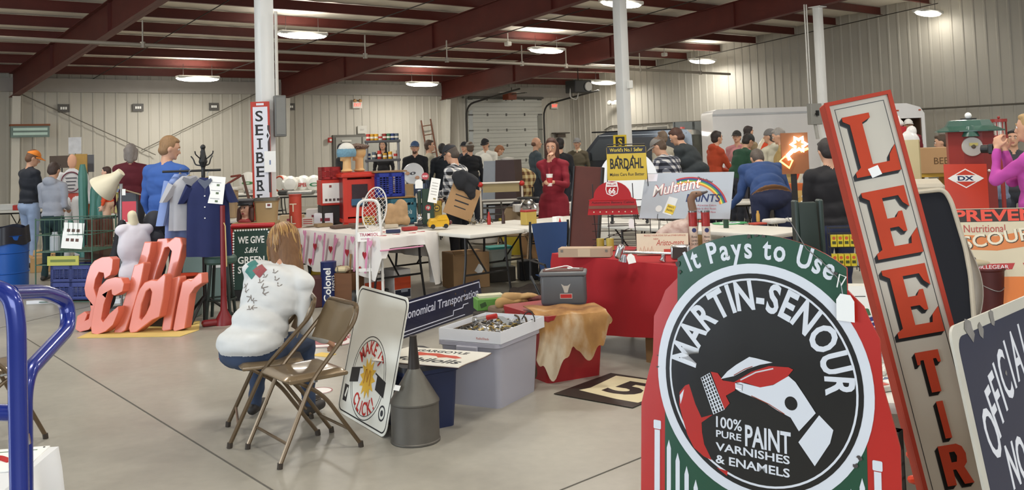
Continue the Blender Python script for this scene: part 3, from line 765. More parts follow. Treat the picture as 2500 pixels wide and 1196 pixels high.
# ---------------------------------------------------------------- tall enamel signs at the right
def letter_poly(ch):
    if ch == 'L': return [[(.0, .0), (1, .0), (1, .42), (.84, .28), (.80, .17), (.42, .17), (.42, .86), (.62, .92), (.62, 1), (0, 1), (0, .93), (.14, .86), (.14, .15), (0, .08)]]
    if ch == 'E': return [[(0, 0), (1, 0), (1, .36), (.84, .26), (.80, .15), (.42, .15), (.42, .42), (.62, .42), (.70, .34), (.78, .34), (.78, .64), (.70, .64), (.62, .56), (.42, .56), (.42, .87), (.78, .87), (.84, .76), (.96, .68), (.96, 1), (0, 1), (0, .93), (.14, .87), (.14, .13), (0, .08)]]
    if ch == 'T': return [[(.30, 0), (.70, 0), (.70, .80), (.84, .80), (.88, .70), (1, .70), (1, 1), (0, 1), (0, .70), (.12, .70), (.16, .80), (.30, .80)]]
    if ch == 'I': return [[(.24, 0), (.76, 0), (.76, 1), (.24, 1)]]
    if ch == 'R': return [[(0, 0), (.34, 0), (.34, .38), (.46, .38), (.64, 0), (1, 0), (.78, .42), (.92, .52), (.96, .74), (.88, .92), (.70, 1), (0, 1)], [(.36, .56), (.36, .82), (.56, .82), (.62, .70), (.56, .56)]]
    if ch == 'S': return [[(0, 0), (.9, 0), (1, .12), (1, .5), (.9, .6), (.36, .6), (.36, .8), (1, .8), (1, 1), (.1, 1), (0, .88), (0, .5), (.1, .4), (.64, .4), (.64, .2), (0, .2)]]
bot, topp = F(2495, 1765), P(2092, 236, 2.96)
u_ = (topp - bot); LEN = u_.length; u_.normalize(); x_ = V((math.cos(R(-8)), math.sin(R(-8)), 0)); x_ = (x_ - u_ * x_.dot(u_)).normalized(); z_ = x_.cross(u_)
T = thing('tire_sign', 'tall leaning red and cream sign lettered LEE TIRES', 'sign', mw=MT(bot) @ M((x_, u_, z_)).transposed().to_4x4())
WD = .185; rd = m('a8331a', .75, v=.12, sc=9); crm = m('bfb8a8', .6, v=.06, sc=5); blk = m('1a1817', .5)
b = MB(); b.box((0, LEN / 2, -.05), (WD + .02, LEN, .09), rd, bev=.004); obj('case', b, T)
b = MB(); w2 = WD / 2 + .01
fr_ = lambda i: [(-w2 + i, i), (w2 - i, i), (w2 - i, LEN - i), (-w2 + i, LEN - i)]
b.prism([fr_(0), fr_(.012)[::-1]], .014, rd, -.006); obj('rim', b, T)
b = MB(); b.prism(fr_(.012), .003, crm, -.005); b.prism([fr_(.026), fr_(.028)[::-1]], .0006, blk, -.002); obj('face', b, T, label='cream enamel face with a thin black line')
def vat(y):
    lo, hi = 0.0, LEN
    for _ in range(40):
        k = (lo + hi) / 2
        if scr(bot + u_ * k)[1] > y: lo = k
        else: hi = k
    return lo
b = MB()
for ch, y0, y1, xx in (('L', 278, 425, .135), ('E', 462, 625, .135), ('E', 652, 818, .135), ('T', 858, 957, .068), ('I', 980, 1070, .036), ('R', 1086, 1183, .076), ('E', 1205, 1305, .076), ('S', 1328, 1432, .076)):
    v1, v0 = vat(y0), vat(y1)
    lp = [[(-xx / 2 + .006 + p[0] * xx, v0 + p[1] * (v1 - v0)) for p in l] for l in letter_poly(ch)]
    for k in range(6): b.prism([[(p[0] - .0022 * k, p[1] - .002 * k) for p in l] for l in (lp[:1])], .0008, blk, -.002)
    b.prism(lp, .0016, m('b83c1a', .8, v=.12, sc=14), -.0008)
obj('lettering', b, T)
b = MB(); b.box((-.005, LEN * .868, .002), (.032, .03, .002), paper, rot=(0, 0, 12)); obj('price_sticker', b, T)

# the paint sign
cc = P(1851, 930, 2.35); T = thing('paint_sign', 'green and red enamel paint sign reading MARTIN-SENOUR with a hand and brush', 'sign', mw=frame(cc, -40, 5))
up = T.matrix_world.to_3x3() @ V((0, 1, 0)); VB = -(cc.z - .004) / up.z
grn = m('1d4a33', .25, v=.08, sc=8, coat=.4); rd2 = m('b3241b', .25, v=.06, sc=8, coat=.4); bk2 = m('1b1916', .22, v=.3, sc=6, coat=.4); wh2 = m('d6d9de', .3, v=.04, sc=6, coat=.3)
RR = .283
def side_(q): return [(q * .262, .14), (q * .292, .12), (q * .298, .06), (q * .30, .02), (q * .325, -.06), (q * .335, -.12), (q * .335, VB)]
outl = [(x, y) for x, y in [(.335, VB), (.335, -.10), (.322, -.05), (.30, .03), (.297, .13), (.275, .17), (.262, .20), (.225, .235), (.225, .285)]]
arch = [(.225 * math.sin(R(a)) / math.sin(R(40)), .285 + .07 * (math.cos(R(a)) - math.cos(R(40))) / (1 - math.cos(R(40)))) for a in range(40, -41, -5)]
outl = outl + arch + [(-x, y) for x, y in reversed(outl)]
b = MB(); b.prism(outl, .006, rd2, -.006); obj('panel', b, T)
b = MB(); g_ = [(.225, VB), (.225, .285)] + arch + [(-.225, .285), (-.225, VB)]
gg = [(.262, VB), (.262, -.02), (.225, .0), (.225, .285)] + arch + [(-.225, .285), (-.225, .0), (-.262, -.02), (-.262, VB)]
b.prism(gg, .0008, grn, 0); obj('green_field', b, T)
b = MB(); b.prism(circ(RR, 72), .0015, wh2, .0006); b.prism(circ(RR - .024, 72), .0006, bk2, .0021); b.prism([circ(RR - .036, 72), circ(RR - .041, 72)[::-1]], .0006, wh2, .0027); obj('roundel', b, T)
b = MB()
_sx, _su, _sn = (T.matrix_world.to_3x3() @ V(k) for k in ((1, 0, 0), (0, 1, 0), (0, 0, 1)))
def sp(x, y):
    """point of the sign's face for a spot of a 1.88 times enlarged view of it"""
    q = onp(1560 + x / 1.88, 560 + y / 1.88, cc, _sn) - cc; return (q.dot(_sx), q.dot(_su))
SPP = lambda l: [sp(*q) for q in l]
def tfit(st, x0, y0, x1, y1, hp, bold):
    (a, c), (d, e), (f, g) = sp(x0, y0), sp(x1, y1), sp(x0, y0 - hp); b.text(st, g - c, wh2, a, (c + e) / 2, .0028, w=d - a, al='L', bold=bold)
an = lambda x, y: (math.degrees(math.atan2(sp(x, y)[1], sp(x, y)[0])), V(sp(x, y)).length)
aM, rM = an(196, 590); aR, rR = an(848, 735)
b.arc('MARTIN-SENOUR', .066, wh2, 0, 0, .205, aM + 3, aR - 3, .0028, bold=.03)
tfit('100%', 357, 905, 475, 925, 48, .014); tfit('PURE', 357, 948, 472, 972, 30, .016); tfit('PAINT', 490, 985, 700, 1035, 92, .022); tfit('VARNISHES', 355, 998, 695, 1090, 34, .018); tfit('& ENAMELS', 355, 1055, 695, 1152, 36, .018)
b.arc('It Pays to Use', .050, wh2, 0, -.13, .452, 116, 64, .0010, bold=.024)
obj('lettering', b, T)
b = MB()                                                            # the brush, its paint and the white gloved hand
b.prism(SPP([(190, 745), (215, 715), (288, 690), (300, 760), (340, 850), (290, 885), (292, 930), (302, 985), (337, 1058), (300, 1040), (255, 1000), (225, 940), (205, 870), (187, 800)][::-1]), .0006, rd2, .0028); b.prism(SPP([(360, 1092), (410, 1108), (407, 1130), (385, 1112)][::-1]), .0006, rd2, .0028)
b.prism(SPP([(194, 800), (190, 760), (210, 732), (204, 765)]), .0004, wh2, .0034); b.prism(SPP([(232, 705), (290, 690), (342, 848), (290, 862), (262, 800)][::-1]), .0005, bk2, .0033)
b.prism(SPP([(287, 680), (328, 657), (397, 825), (345, 848)][::-1]), .0006, wh2, .0036)
for k in range(11):
    for j in range(4):
        f, g = (k + .5) / 11, (j + .5) / 4; u_, v_ = sp(287 + 41 * g + 60 * f + 9 * f * g, 680 - 23 * g + 168 * f); b.box((u_, v_, .0044), (.0042, .0062, .0004), bk2, rot=(0, 0, 20))
b.prism(SPP([(333, 652), (365, 658), (388, 692), (440, 700), (520, 652), (600, 626), (690, 632), (711, 643), (680, 680), (620, 711), (560, 725), (490, 702), (447, 700), (444, 738), (402, 762), (420, 797), (397, 824)][::-1]), .0006, rd2, .0038)
b.prism(SPP([(380, 685), (410, 650), (450, 620), (510, 584), (540, 590), (617, 610), (560, 620), (500, 640), (440, 672)][::-1]), .0006, wh2, .0042)
b.prism(SPP([(445, 705), (470, 700), (490, 706), (560, 724), (620, 713), (690, 672), (722, 700), (762, 760), (815, 842), (738, 925), (700, 862), (640, 830), (580, 790), (520, 765), (470, 745), (447, 730)][::-1]), .0006, wh2, .0044)
b.prism(SPP([(830, 852), (895, 920), (880, 980), (810, 1085), (735, 975)][::-1]), .0006, wh2, .0036); b.prism([(sp(702, 797)[0] + x, sp(702, 797)[1] + y) for x, y in circ(.016, 20)], .0004, bk2, .005)
for l in ([(520, 762), (600, 800), (672, 846)], [(440, 668), (490, 640), (525, 628)]): b.tube([(*sp(*q), .0051) for q in l], .001, m('8d3a1e', .5), 4)
b.tube([(*sp(*q), .0051) for q in [(452, 706), (480, 712), (478, 738), (450, 728)]], .0009, bk2, 4); b.tube([(*sp(*q), .0046) for q in [(470, 690), (540, 655), (620, 638)]], .0016, wh2, 4)
obj('painted_hand', b, T, label='white gloved hand holding a red brush')
b = MB()
for q in (-1, 1):
    b.prism(rrect(.022, .022, .003, 3, q * .285, -.147), .0008, wh2, .001); b.prism([(q * .285 - .008, VB), (q * .285 + .008, VB), (q * .285 + .008, -.16), (q * .285 - .008, -.16)], .0008, wh2, .001)
    for k in range(9):
        x, h_ = q * (.25 - .026 * k), -.20 - .028 * k
        b.prism([(x - .006, VB), (x + .006, VB), (x + .006, h_), (x, h_ + .02), (x - .006, h_)], .0008, wh2, .0012)
obj('stripes', b, T)
b = MB()                                                           # a nail head fixing wire, chips and the price tag
b.tube([(.08, .40, -.005), (.13, .325, .003), (.165, .30, .004), (.205, .262, .006), (.215, .25, .012), (.218, .225, .01)], .0012, m('8d8d8d', .4, .8), 5); b.tube([(.216, .245, .012), (.228, .265, .012), (.212, .27, .01), (.206, .24, .012)], .0016, paper, 5); obj('hanging_wire', b, T)
b = MB(); b.prism([(.203, .165), (.245, .163), (.245, .21), (.236, .224), (.213, .226), (.203, .212)], .001, paper, .010); obj('price_tag', b, T)
b = MB(); rust = m('4a4340', .7, v=.4, sc=40)
for x, y, r_ in ((-.02, .350, .007), (.0, .352, .006), (.02, .351, .005), (-.221, .272, .008), (-.218, .25, .006), (.20, .27, .005), (-.283, .0, .003), (-.283, .03, .0025), (.245, -.135, .007), (.238, -.155, .006)):
    b.prism([(x + r_ * (.5 + 1.0 * random.random()) * math.cos(a), y + r_ * (.3 + 1.0 * random.random()) * math.sin(a)) for a in [k * .7 for k in range(9)]], .0004, rust, .0034)
obj('chipped_enamel', b, T)
# crates it leans against
cm_ = m('1b1a19', .5)
def crate(mt, w=.33, d=.33, h=.28, cell=6, emblem=None):
    b = MB(); t = .008
    b.box((0, 0, .006), (w, d, .012), mt)
    for q in (-1, 1):
        for ax in (0, 1):
            W_ = (w if ax == 0 else d)
            def bx(u, z, su, sz):
                if ax == 0: b.box((u, q * (d / 2 - t / 2), z), (su, t, sz), mt)
                else: b.box((q * (w / 2 - t / 2), u, z), (t, su, sz), mt)
            bx(0, .02, W_, .04); bx(0, h - .025, W_, .05)
            for k in (-1, 0, 1): bx(k * (W_ / 2 - .018), h / 2, .036, h)
            for k in range(1, cell):
                bx(-W_ / 2 + W_ * k / cell, h / 2, .007, h - .06)
            for k in range(1, cell - 1): bx(0, .04 + (h - .09) * k / (cell - 1), W_, .007)
    return b
cl = V((.80, 2.60, 0))
for k, lb in enumerate(('lowest black plastic crate of the stack behind the paint sign', 'middle black plastic crate of the stack behind the paint sign', 'top black plastic crate of the stack behind the paint sign')):
    one('plastic_crate', lb, 'crate', crate(cm_), cl + V((0, 0, .285 * k)), R(-40), 'black crates')

# garage sign
tl = P(2318, 800, 2.0); fw_ = frame(tl, 45, 9); T = thing('garage_sign', 'chipped navy enamel sign reading OFFICIAL GARAGE NO. with an orange wheel', 'sign', mw=fw_); nv = m('1a1c34', .6, v=.12, sc=7, coat=.3); GH, GW = .93, .90
b = MB(); b.prism(rrect(GW, GH, .03, 5, GW / 2, -GH / 2), .006, m('bdb7a8', .4, v=.12, sc=12), -.006); obj('panel', b, T)
b = MB(); b.prism(rrect(GW - .05, GH - .05, .03, 5, GW / 2, -GH / 2), .0008, nv, 0); obj('blue_field', b, T)
b = MB(); wl = m('dcdce0', .35)
b.arc('OFFICIAL GARAGE', .105, wl, GW / 2, -.345, .24, 158, 22, .001, bold=.012, r2=.40, rk=.3)
b.text('NO.', .085, wl, .145, -.36, .001, w=.13, al='L', bold=.02); b.arc('UNDER', .07, wl, GW / 2, -.33, .22, 199, 226, .001, bold=.02, flip=True, r2=.33, rk=.25)
obj('lettering', b, T)
b = MB(); org = m('c2571d', .4, v=.2, sc=20); wc = (GW / 2, -.30)
b.prism([circ(.135, 48, *wc), circ(.098, 48, *wc)[::-1]], .001, wl, .001); b.prism(circ(.098, 48, *wc), .0008, org, .001)
for k in range(12): a = k * math.pi / 6; b.prism([(wc[0] + .02 * math.cos(a - .2), wc[1] + .02 * math.sin(a - .2)), (wc[0] + .092 * math.cos(a - .04), wc[1] + .092 * math.sin(a - .04)), (wc[0] + .092 * math.cos(a + .04), wc[1] + .092 * math.sin(a + .04)), (wc[0] + .02 * math.cos(a + .2), wc[1] + .02 * math.sin(a + .2))], .0006, m('d99a35', .4), .0018)
b.arc('AMERICAN AUTOMOBILE', .02, m('8f8f8c', .5), wc[0], wc[1], .116, 200, -20, .002); b.prism(circ(.026, 24, *wc), .0006, nv, .0024)
obj('wheel_emblem', b, T)
b = MB()
for x, y, r_ in ((.10, -.02, .03), (.16, -.03, .02), (.24, -.015, .02), (.012, -.4, .025), (.02, -.45, .02), (.015, -.5, .02), (.2, -.42, .03), (.25, -.14, .008)):
    b.prism([(x + r_ * (.5 + .5 * random.random()) * math.cos(a), y + r_ * (.4 + .6 * random.random()) * math.sin(a)) for a in [k * .7 for k in range(9)]], .0005, m('7d7872', .7, v=.3, sc=30), .0012)
obj('chipped_enamel', b, T)
gb = fw_ @ V((GW / 2, -GH, 0)); b = MB(); wdm = m('7a5836', .7, v=.2, sc=4, st=(1, 8, 8))
hh = (fw_ @ V((0, -GH, 0))).z - .003
for k in range(3): b.box((0, -.11 + .11 * k, hh - .01), (.6, .09, .02), wdm)
for x in (-.28, .28):
    for k in range(3): b.box((x, 0, .05 + k * (hh - .08) / 2.3), (.02, .3, .07), wdm)
one('wooden_crate', 'slatted wooden crate under the garage sign', 'crate', b, (gb.x, gb.y, 0), R(45))
# ---------------------------------------------------------------- blue hand truck at the left edge
blu = m('1c2f86', .22, .2, v=.08, coat=.6)
HT = P(40, 900, 1.95); hx = HT.x; T = thing('hand_truck', 'blue tubular hand truck with loop handle at the left edge', 'hand truck', (hx, 1.95, 0))
def hp(x, y, Y): q = P(x, y, Y); return (q.x - hx, q.y - 1.95, q.z)
z0_ = .16
f_ = lambda x, y, Y: V(hp(x, y, Y))
b = MB(); r_ = .0185
top_ = f_(40, 760, 1.95)
b.tube([(top_.x + .02, 0, z0_), (top_.x, 0, top_.z - .02), f_(28, 716, 1.95), f_(-60, 690, 1.97), f_(-210, 690, 2.0), f_(-235, 760, 2.0), (f_(-235, 760, 2.0).x, .05, z0_)], r_, blu, 14, fil=.06); obj('frame', b, T)
b = MB(); b.tube([f_(25, 716, 2.0), f_(110, 713, 2.2), f_(163, 735, 2.3), f_(168, 800, 2.28), f_(70, 905, 2.05), f_(58, 960, 2.02), (f_(58, 960, 2.02).x + .005, .07, z0_)], .0175, blu, 14, fil=.07); obj('loop_handle', b, T)
b = MB(); b.tube([f_(-230, 1000, 2.0), f_(40, 1008, 1.96)], .017, blu, 12); b.tube([(-.26, .02, .35), (.0, 0, .35)], .017, blu, 12); obj('crossbar', b, T)
b = MB(); b.box((-.12, -.1, .012), (.36, .24, .012), blu); b.box((-.12, .02, .1), (.34, .015, .2), blu); obj('toe_plate', b, T)
for q in (-.30, .07):
    b = MB(); b.M = MT((q, .13, .125)) @ RY9; b.lathe([(.05, -.03), (.10, -.035), (.125, -.02), (.125, .02), (.10, .035), (.05, .03)], black, 20); b.cyl((0, 0, -.05), (0, 0, .05), .02, chrome); obj('wheel', b, T)
b = MB(); b.cyl(f_(62, 1060, 1.98), f_(66, 1085, 1.98), .008, chrome); obj('bolt', b, T)
# white covered table with paper signs, chair beside it
T = thing('covered_table', 'table under a white cloth at the lower left corner', 'table', F(105, 1095, .62), R(38)); o_ = T.matrix_world
T.location = (T.location.x + .055, T.location.y, 0); T.rotation_euler = (0, 0, R(5))
b = MB(); b.box((-.40, -.45, .60), (.78, .88, .03), wdm); obj('tabletop', b, T)
for x in (-.75, -.06):
    for y in (-.82, -.06):
        b = MB(); b.box((x, y, .295), (.04, .04, .59), wdm); obj('leg', b, T)
cb = cloth(.80, .90, .615, lambda u: .56, m('dedfe0', .85, v=.03, b=.1), .06, 8); cb.v = [(x - .80, y - .90, z) for x, y, z in cb.v]
cl_ = one('tablecloth', 'white cloth hanging over the low table at the lower left', 'tablecloth', cb, T.location, R(5))
for (x, y, r_, lb, c1) in ((-.20, -.14, 4, 'white paper sign with red script flat on the white cloth', 'b5201c'), (-.24, -.44, 30, 'white paper sign nearest the camera on the white cloth', 'b5201c')):
    b = MB(); b.box((0, 0, 0), (.36, .26, .004), paper); b.tube([(-.12, -.03, .003), (-.06, .02, .003), (-.02, -.03, .003), (.05, .02, .003), (.1, -.03, .003)], .012, m(c1, .6), 4, fil=.03); b.box((.0, .09, .0025), (.3, .006, .001), m('4a6a4a', .6))
    for q in ((.165, .115), (.165, -.115)): b.cyl((q[0], q[1], .002), (q[0], q[1], .004), .004, black, n=6)
    one('paper_sign', lb, 'sign', b, T.location + M.Rotation(R(5), 3, 'Z') @ V((x, y, .628)), R(5 + r_))
chair((F(20, 1075).x - .12, F(20, 1075).y + .02, 0), -50, 'brown folding chair at the left edge behind the blue hand truck')

# ---------------------------------------------------------------- MAKE IT CLICK sign (plain where the mascot was printed)
BL, BR = F(822, 1003), F(940, 1073); xd = (BR - BL); SW = xd.length; xd.normalize(); TLp = P(880, 716, BL.y + .33)
up = V((0, 0, 1)); nn = xd.cross(up); mid = (BL + BR) / 2
best = None
for q in range(0, 30):
    u_ = (up * math.cos(R(q)) - nn * math.sin(R(q)))
    for hgt in (.80, .84, .88, .92):
        d = 0
        for c_, (px, py) in ((BL + u_ * hgt, (880, 714)), (BR + u_ * hgt, (998, 742))):
            v = c_ - EYEP; zc = v.dot(FW); d += (1250 + FPX * v.dot(CR) / zc - px) ** 2 + (CYP - FPX * v.dot(CU) / zc - py) ** 2
        if best is None or d < best[0]: best = (d, q, hgt, u_)
_, q_, SH, u_ = best
T = thing('click_sign', 'white rounded metal sign reading MAKE IT CLICK with a seat belt buckle, leaning', 'sign', mw=MT(mid + V((0, 0, .004))) @ M((xd, u_, xd.cross(u_))).transposed().to_4x4())
sw = m('e6e4d8', .35, v=.03, coat=.3); yel = m('d9a92c', .45); crd = m('b8281f', .45)
b = MB(); b.prism(rrect(SW, SH, .06, 6, 0, SH / 2), .004, sw, -.004); b.prism([rrect(SW - .03, SH - .03, .05, 6, 0, SH / 2), rrect(SW - .046, SH - .046, .044, 6, 0, SH / 2)[::-1]], .0006, black, 0); obj('panel', b, T)
b = MB(); cy_ = SH * .34; rr_ = SW * .33
b.prism([circ(rr_, 48, 0, cy_), circ(rr_ - .005, 48, 0, cy_)[::-1]], .0006, black, .0002); b.prism([circ(rr_ - .022, 48, 0, cy_), circ(rr_ - .026, 48, 0, cy_)[::-1]], .0006, black, .0002)
for q in (-1, 1):
    b.prism([(q * .10, cy_ - .04), (q * .26, cy_ - .07), (q * .26, cy_ + .02), (q * .10, cy_ + .05)][::q], .0006, black, .0004)
    b.prism([(q * .05, cy_ - .035), (q * .13, cy_ - .05), (q * .13, cy_ + .035), (q * .05, cy_ + .05)][::q], .0006, m('d9d9d9', .4), .0008)
st_ = [((.115 if k % 2 == 0 else .07) * math.cos(k * math.pi / 12), cy_ + (.125 if k % 2 == 0 else .08) * math.sin(k * math.pi / 12)) for k in range(24)]
b.prism(st_, .0006, m('e0b13a', .45), .0014)
for q in (-1, 1): b.tube([(q * .045, cy_ - .04, .0025), (q * .035, cy_ + .045, .0025), (q * .02, cy_ + .05, .0025), (0, cy_ - .025, .0025)], .004, m('a8761a', .5), 5)
obj('buckle_emblem', b, T, label='black belt with yellow starburst and arches')
b = MB(); b.arc('MAKE IT', .075, crd, 0, cy_, rr_ - .068, 148, 32, .0008, bold=.02); b.arc('CLICK!', .075, crd, 0, cy_, rr_ - .068, 222, 318, .0008, bold=.02, flip=True)
obj('lettering', b, T)
b = MB()
b.box((-SW / 2 + .09, .13, .0008), (.06, .10, .0008), black); b.box((-SW / 2 + .10, .135, .0014), (.02, .06, .0008), sw, rot=(0, 0, -20)); b.prism([circ(.045, 24, SW / 2 - .10, .12), circ(.035, 24, SW / 2 - .10, .12)[::-1]], .0006, ink, .0006); b.prism(circ(.018, 16, SW / 2 - .10, .12), .0006, ink, .0006)
obj('small_emblems', b, T)
# something for it to lean on: a low grey storage tub hidden behind
# ---------------------------------------------------------------- funnel can
galv = m('6b6760', .55, .6, v=.4, sc=6, b=.06)
T = thing('funnel_can', 'galvanized oil can with cone top and dark spout on the floor', 'can', F(1015, 1075))
b = MB(); b.lathe([(.13, 0), (.142, .004), (.142, .012), (.138, .016), (.138, .215), (.142, .22), (.142, .228)], galv, 36); obj('body', b, T)
b = MB(); b.lathe([(.142, .228), (.137, .236), (.037, .40), (.034, .41)], m('6a675f', .5, .6, v=.3, sc=8), 36, caps=False); obj('cone_top', b, T)
b = MB(); b.lathe([(.036, .40), (.034, .42), (.020, .58), (.022, .59), (.018, .59)], m('3b3633', .5, .6, v=.2, sc=20), 20); obj('spout', b, T)
b = MB(); b.tube([(.13 * math.cos(a), .13 * math.sin(a), .015) for a in [2 * math.pi * k / 30 for k in range(30)]], .005, galv, 6, True); obj('foot_ring', b, T)
b = MB(); s_ = -1.0
n_ = V((-.09, -.07, .315)); b.box(n_, (.045, .001, .03), paper, rot=M.Rotation(R(-38), 3, 'Z') @ M.Rotation(R(-32), 3, 'X')); obj('price_sticker', b, T)

# ---------------------------------------------------------------- storage tubs, tray, leather
def tub(w, d, h, mt, rim=.025, tp=.88):
    b = MB()
    def ring(k, z): return [(x * k, y * k, z) for x, y in rrect(w, d, .04, 4)]
    rings = [ring(tp, 0), ring(tp + .05, h * .45), ring(.97, h - .03), ring(1.0, h - .03), ring(1.03, h - .025), ring(1.03, h), ring(.985, h), ring(.97, h - .04), ring(tp - .01, .01)]
    n = len(rings[0]); vs = [p for r_ in rings for p in r_]
    fs = [(i * n + k, i * n + (k + 1) % n, (i + 1) * n + (k + 1) % n, (i + 1) * n + k) for i in range(len(rings) - 1) for k in range(n)] + [tuple(range(n))[::-1], tuple((len(rings) - 1) * n + k for k in range(n))]
    b.add(vs, fs, mt); return b
tr = R(-29)
nc = F(1217, 1000); ctr = nc + M.Rotation(tr, 3, 'Z') @ V((-.20, .26, 0))
T = thing('storage_tub', 'pale lavender plastic storage tub on the floor under the white tray', 'tub', ctr, tr)
lav = m('a6a5b0', .4, v=.04)
obj('body', tub(.46, .56, .41, lav), T)
b = MB()
for q in (-1, 1): b.box((0, q * .294, .37), (.16, .02, .04), lav, bev=.006)
obj('handle', b, T)
tw = m('dfe1e6', .6, v=.03)
T = thing('cardboard_tray', 'shallow white cardboard tray of metal scrap on the lavender tub', 'tray', V((ctr.x + .02, ctr.y + .02, .412)), tr)
W_, D_, H_ = .46, .60, .075
b = MB(); b.box((0, 0, .003), (W_, D_, .006), tw)
for q in (-1, 1): b.box((0, q * D_ / 2, H_ / 2), (W_ + .006, .005, H_), tw); b.box((q * W_ / 2, 0, H_ / 2), (.005, D_, H_), tw)
b.text('RadioShack', .014, m('b5553f', .6), .10, 0, 0, X=MT((0, -D_ / 2 - .0028, .02)) @ RX9); obj('box', b, T)
b = MB(); b.box((-W_ / 2 + .01, 0, .008), (.002, D_ - .03, .10), m('7a6a58', .8), rot=(0, 30, 0)); obj('flap', b, T)
cu = V((ctr.x + .02, ctr.y + .02, .425)); rz3 = M.Rotation(tr, 3, 'Z')
scrap = [m('6d6a66', .35, .9, v=.3, sc=30), m('3a3836', .5, .6), m('a08b52', .4, .8), m('c5c5c5', .3, .9)]
b = MB(); rg = random.Random(5)
for k in range(260):
    x, y = rg.uniform(-.19, .2), rg.uniform(-.26, .26); z = rg.uniform(0, .03) + .018 * math.sin(3 * (x + .25))
    mt = rg.choice(scrap); t_ = rg.random()
    if t_ < .4: d = V((rg.uniform(-1, 1), rg.uniform(-1, 1), rg.uniform(-.3, .3))).normalized() * rg.uniform(.01, .028); c_ = V((x, y, z)); b.cyl(c_ - d, c_ + d, rg.uniform(.002, .006), mt, n=6)
    elif t_ < .75: b.box((x, y, z), (rg.uniform(.01, .04), rg.uniform(.008, .025), rg.uniform(.003, .012)), mt, rot=(rg.uniform(-30, 30), rg.uniform(-30, 30), rg.uniform(0, 180)))
    else:
        a0 = rg.random() * 6; b.tube([(x + .012 * math.cos(a), y + .012 * math.sin(a), z + .003 * math.sin(a + a0)) for a in [k_ * .7 for k_ in range(9)]], .0022, mt, 5, True)
one('metal_scrap', 'jumble of small metal hardware heaped in the white cardboard tray', 'hardware', b, cu, tr, kind='stuff')
for (x, y, k_, lb) in ((-.08, .05, 0, 'red and chrome flashlight lying on the metal scrap'), (.03, .10, 1, 'grey flat trowel blade lying on the metal scrap'), (.16, .15, 2, 'bent dark wire hook lying on the metal scrap')):
    b = MB()
    if k_ == 0: b.cyl((-.08, 0, 0), (.06, .02, .03), .016, chrome); b.cyl((-.1, -.004, -.004), (-.075, 0, .0), .024, chrome); b.cyl((.0, .012, .018), (.07, .022, .033), .0175, red); nm = 'flashlight'
    elif k_ == 1: b.prism([(-.05, -.02), (.04, -.04), (.06, .0), (.05, .045), (-.03, .035)], .003, m('9aa0a5', .4, .5), X=M.Rotation(R(35), 4, 'Y')); b.cyl((.04, 0, -.02), (.12, .01, -.01), .008, m('6d6d6d', .4, .5)); nm = 'trowel'
    else: b.tube([(-.03, .02, .0), (0, .03, .05), (.04, .03, .055), (.08, 0, .02), (.09, -.02, 0)], .004, scrap[1], 6, fil=.03); nm = 'wire_hook'
    one(nm, lb, nm.replace('_', ' '), b, cu + rz3 @ V((x, y, .055)), tr)
# navy tote with porcelain sheet on it
q_ = F(1083, 1062); T = thing('storage_tote', 'dark navy storage tote behind the funnel can', 'tote', V((-.66, 5.88, 0)), R(32)); nvt = m('1f2a4d', .5, v=.06)
obj('body', tub(.36, .52, .36, nvt), T); b = MB(); b.prism(rrect(.38, .55, .05), .03, m('26262b', .5), .36); obj('lid', b, T)
c_ = V((-.60, 5.86, 0)) ; T = thing('enamel_sign', 'white enamel sheet reading GARGOYLE MOBILOILS with a red beast, lying on the navy tote', 'sign', mw=MT(c_ + V((.06, -.03, .3935))) @ M.Rotation(R(-26), 4, 'Z')); ew = m('e2dfd3', .35, v=.05, sc=8, coat=.3)
b = MB(); ow = [(-.30 + .012 * math.sin(k * 5), -.20 + .4 * k / 8) for k in range(9)] + [(.30 + .01 * math.sin(k * 7), .2 - .4 * k / 8) for k in range(9)]; b.prism(ow, .004, ew, 0); b.prism([(x * 1.012, y * 1.018) for x, y in ow], .002, m('5a3a2a', .7), -.002); obj('panel', b, T)
b = MB(); b.text('GARGOYLE', .05, ink, .0, .105, .0042, w=.36, bold=.02); b.text('Mobiloils', .085, ink, .0, -.135, .0042, w=.5, bold=.02, shear=.15); obj('lettering', b, T)
b = MB(); b.prism([(-.2, .06), (-.14, .085), (-.08, .07), (.0, .08), (.06, .055), (.14, .05), (.2, .01), (.17, -.015), (.1, .0), (.05, -.02), (.02, .015), (-.05, .02), (-.1, -.005), (-.13, .03), (-.19, .045)], .0006, m('b5402a', .5), .0042); obj('beast_emblem', b, T)
# red tote with leather goods
q_ = F(1278, 944); rt_c = V((q_.x + .24, q_.y + .40, 0)); rzt = R(28)
T = thing('red_tote', 'red plastic tote on the floor under the leather and grey cooler', 'tote', rt_c, rzt); obj('body', tub(.50, .62, .44, m('9c1d22', .45, v=.05)), T)
b = MB(); b.prism(rrect(.53, .65, .05), .03, m('8f1a1e', .45), .44); obj('lid', b, T); ZT = .472
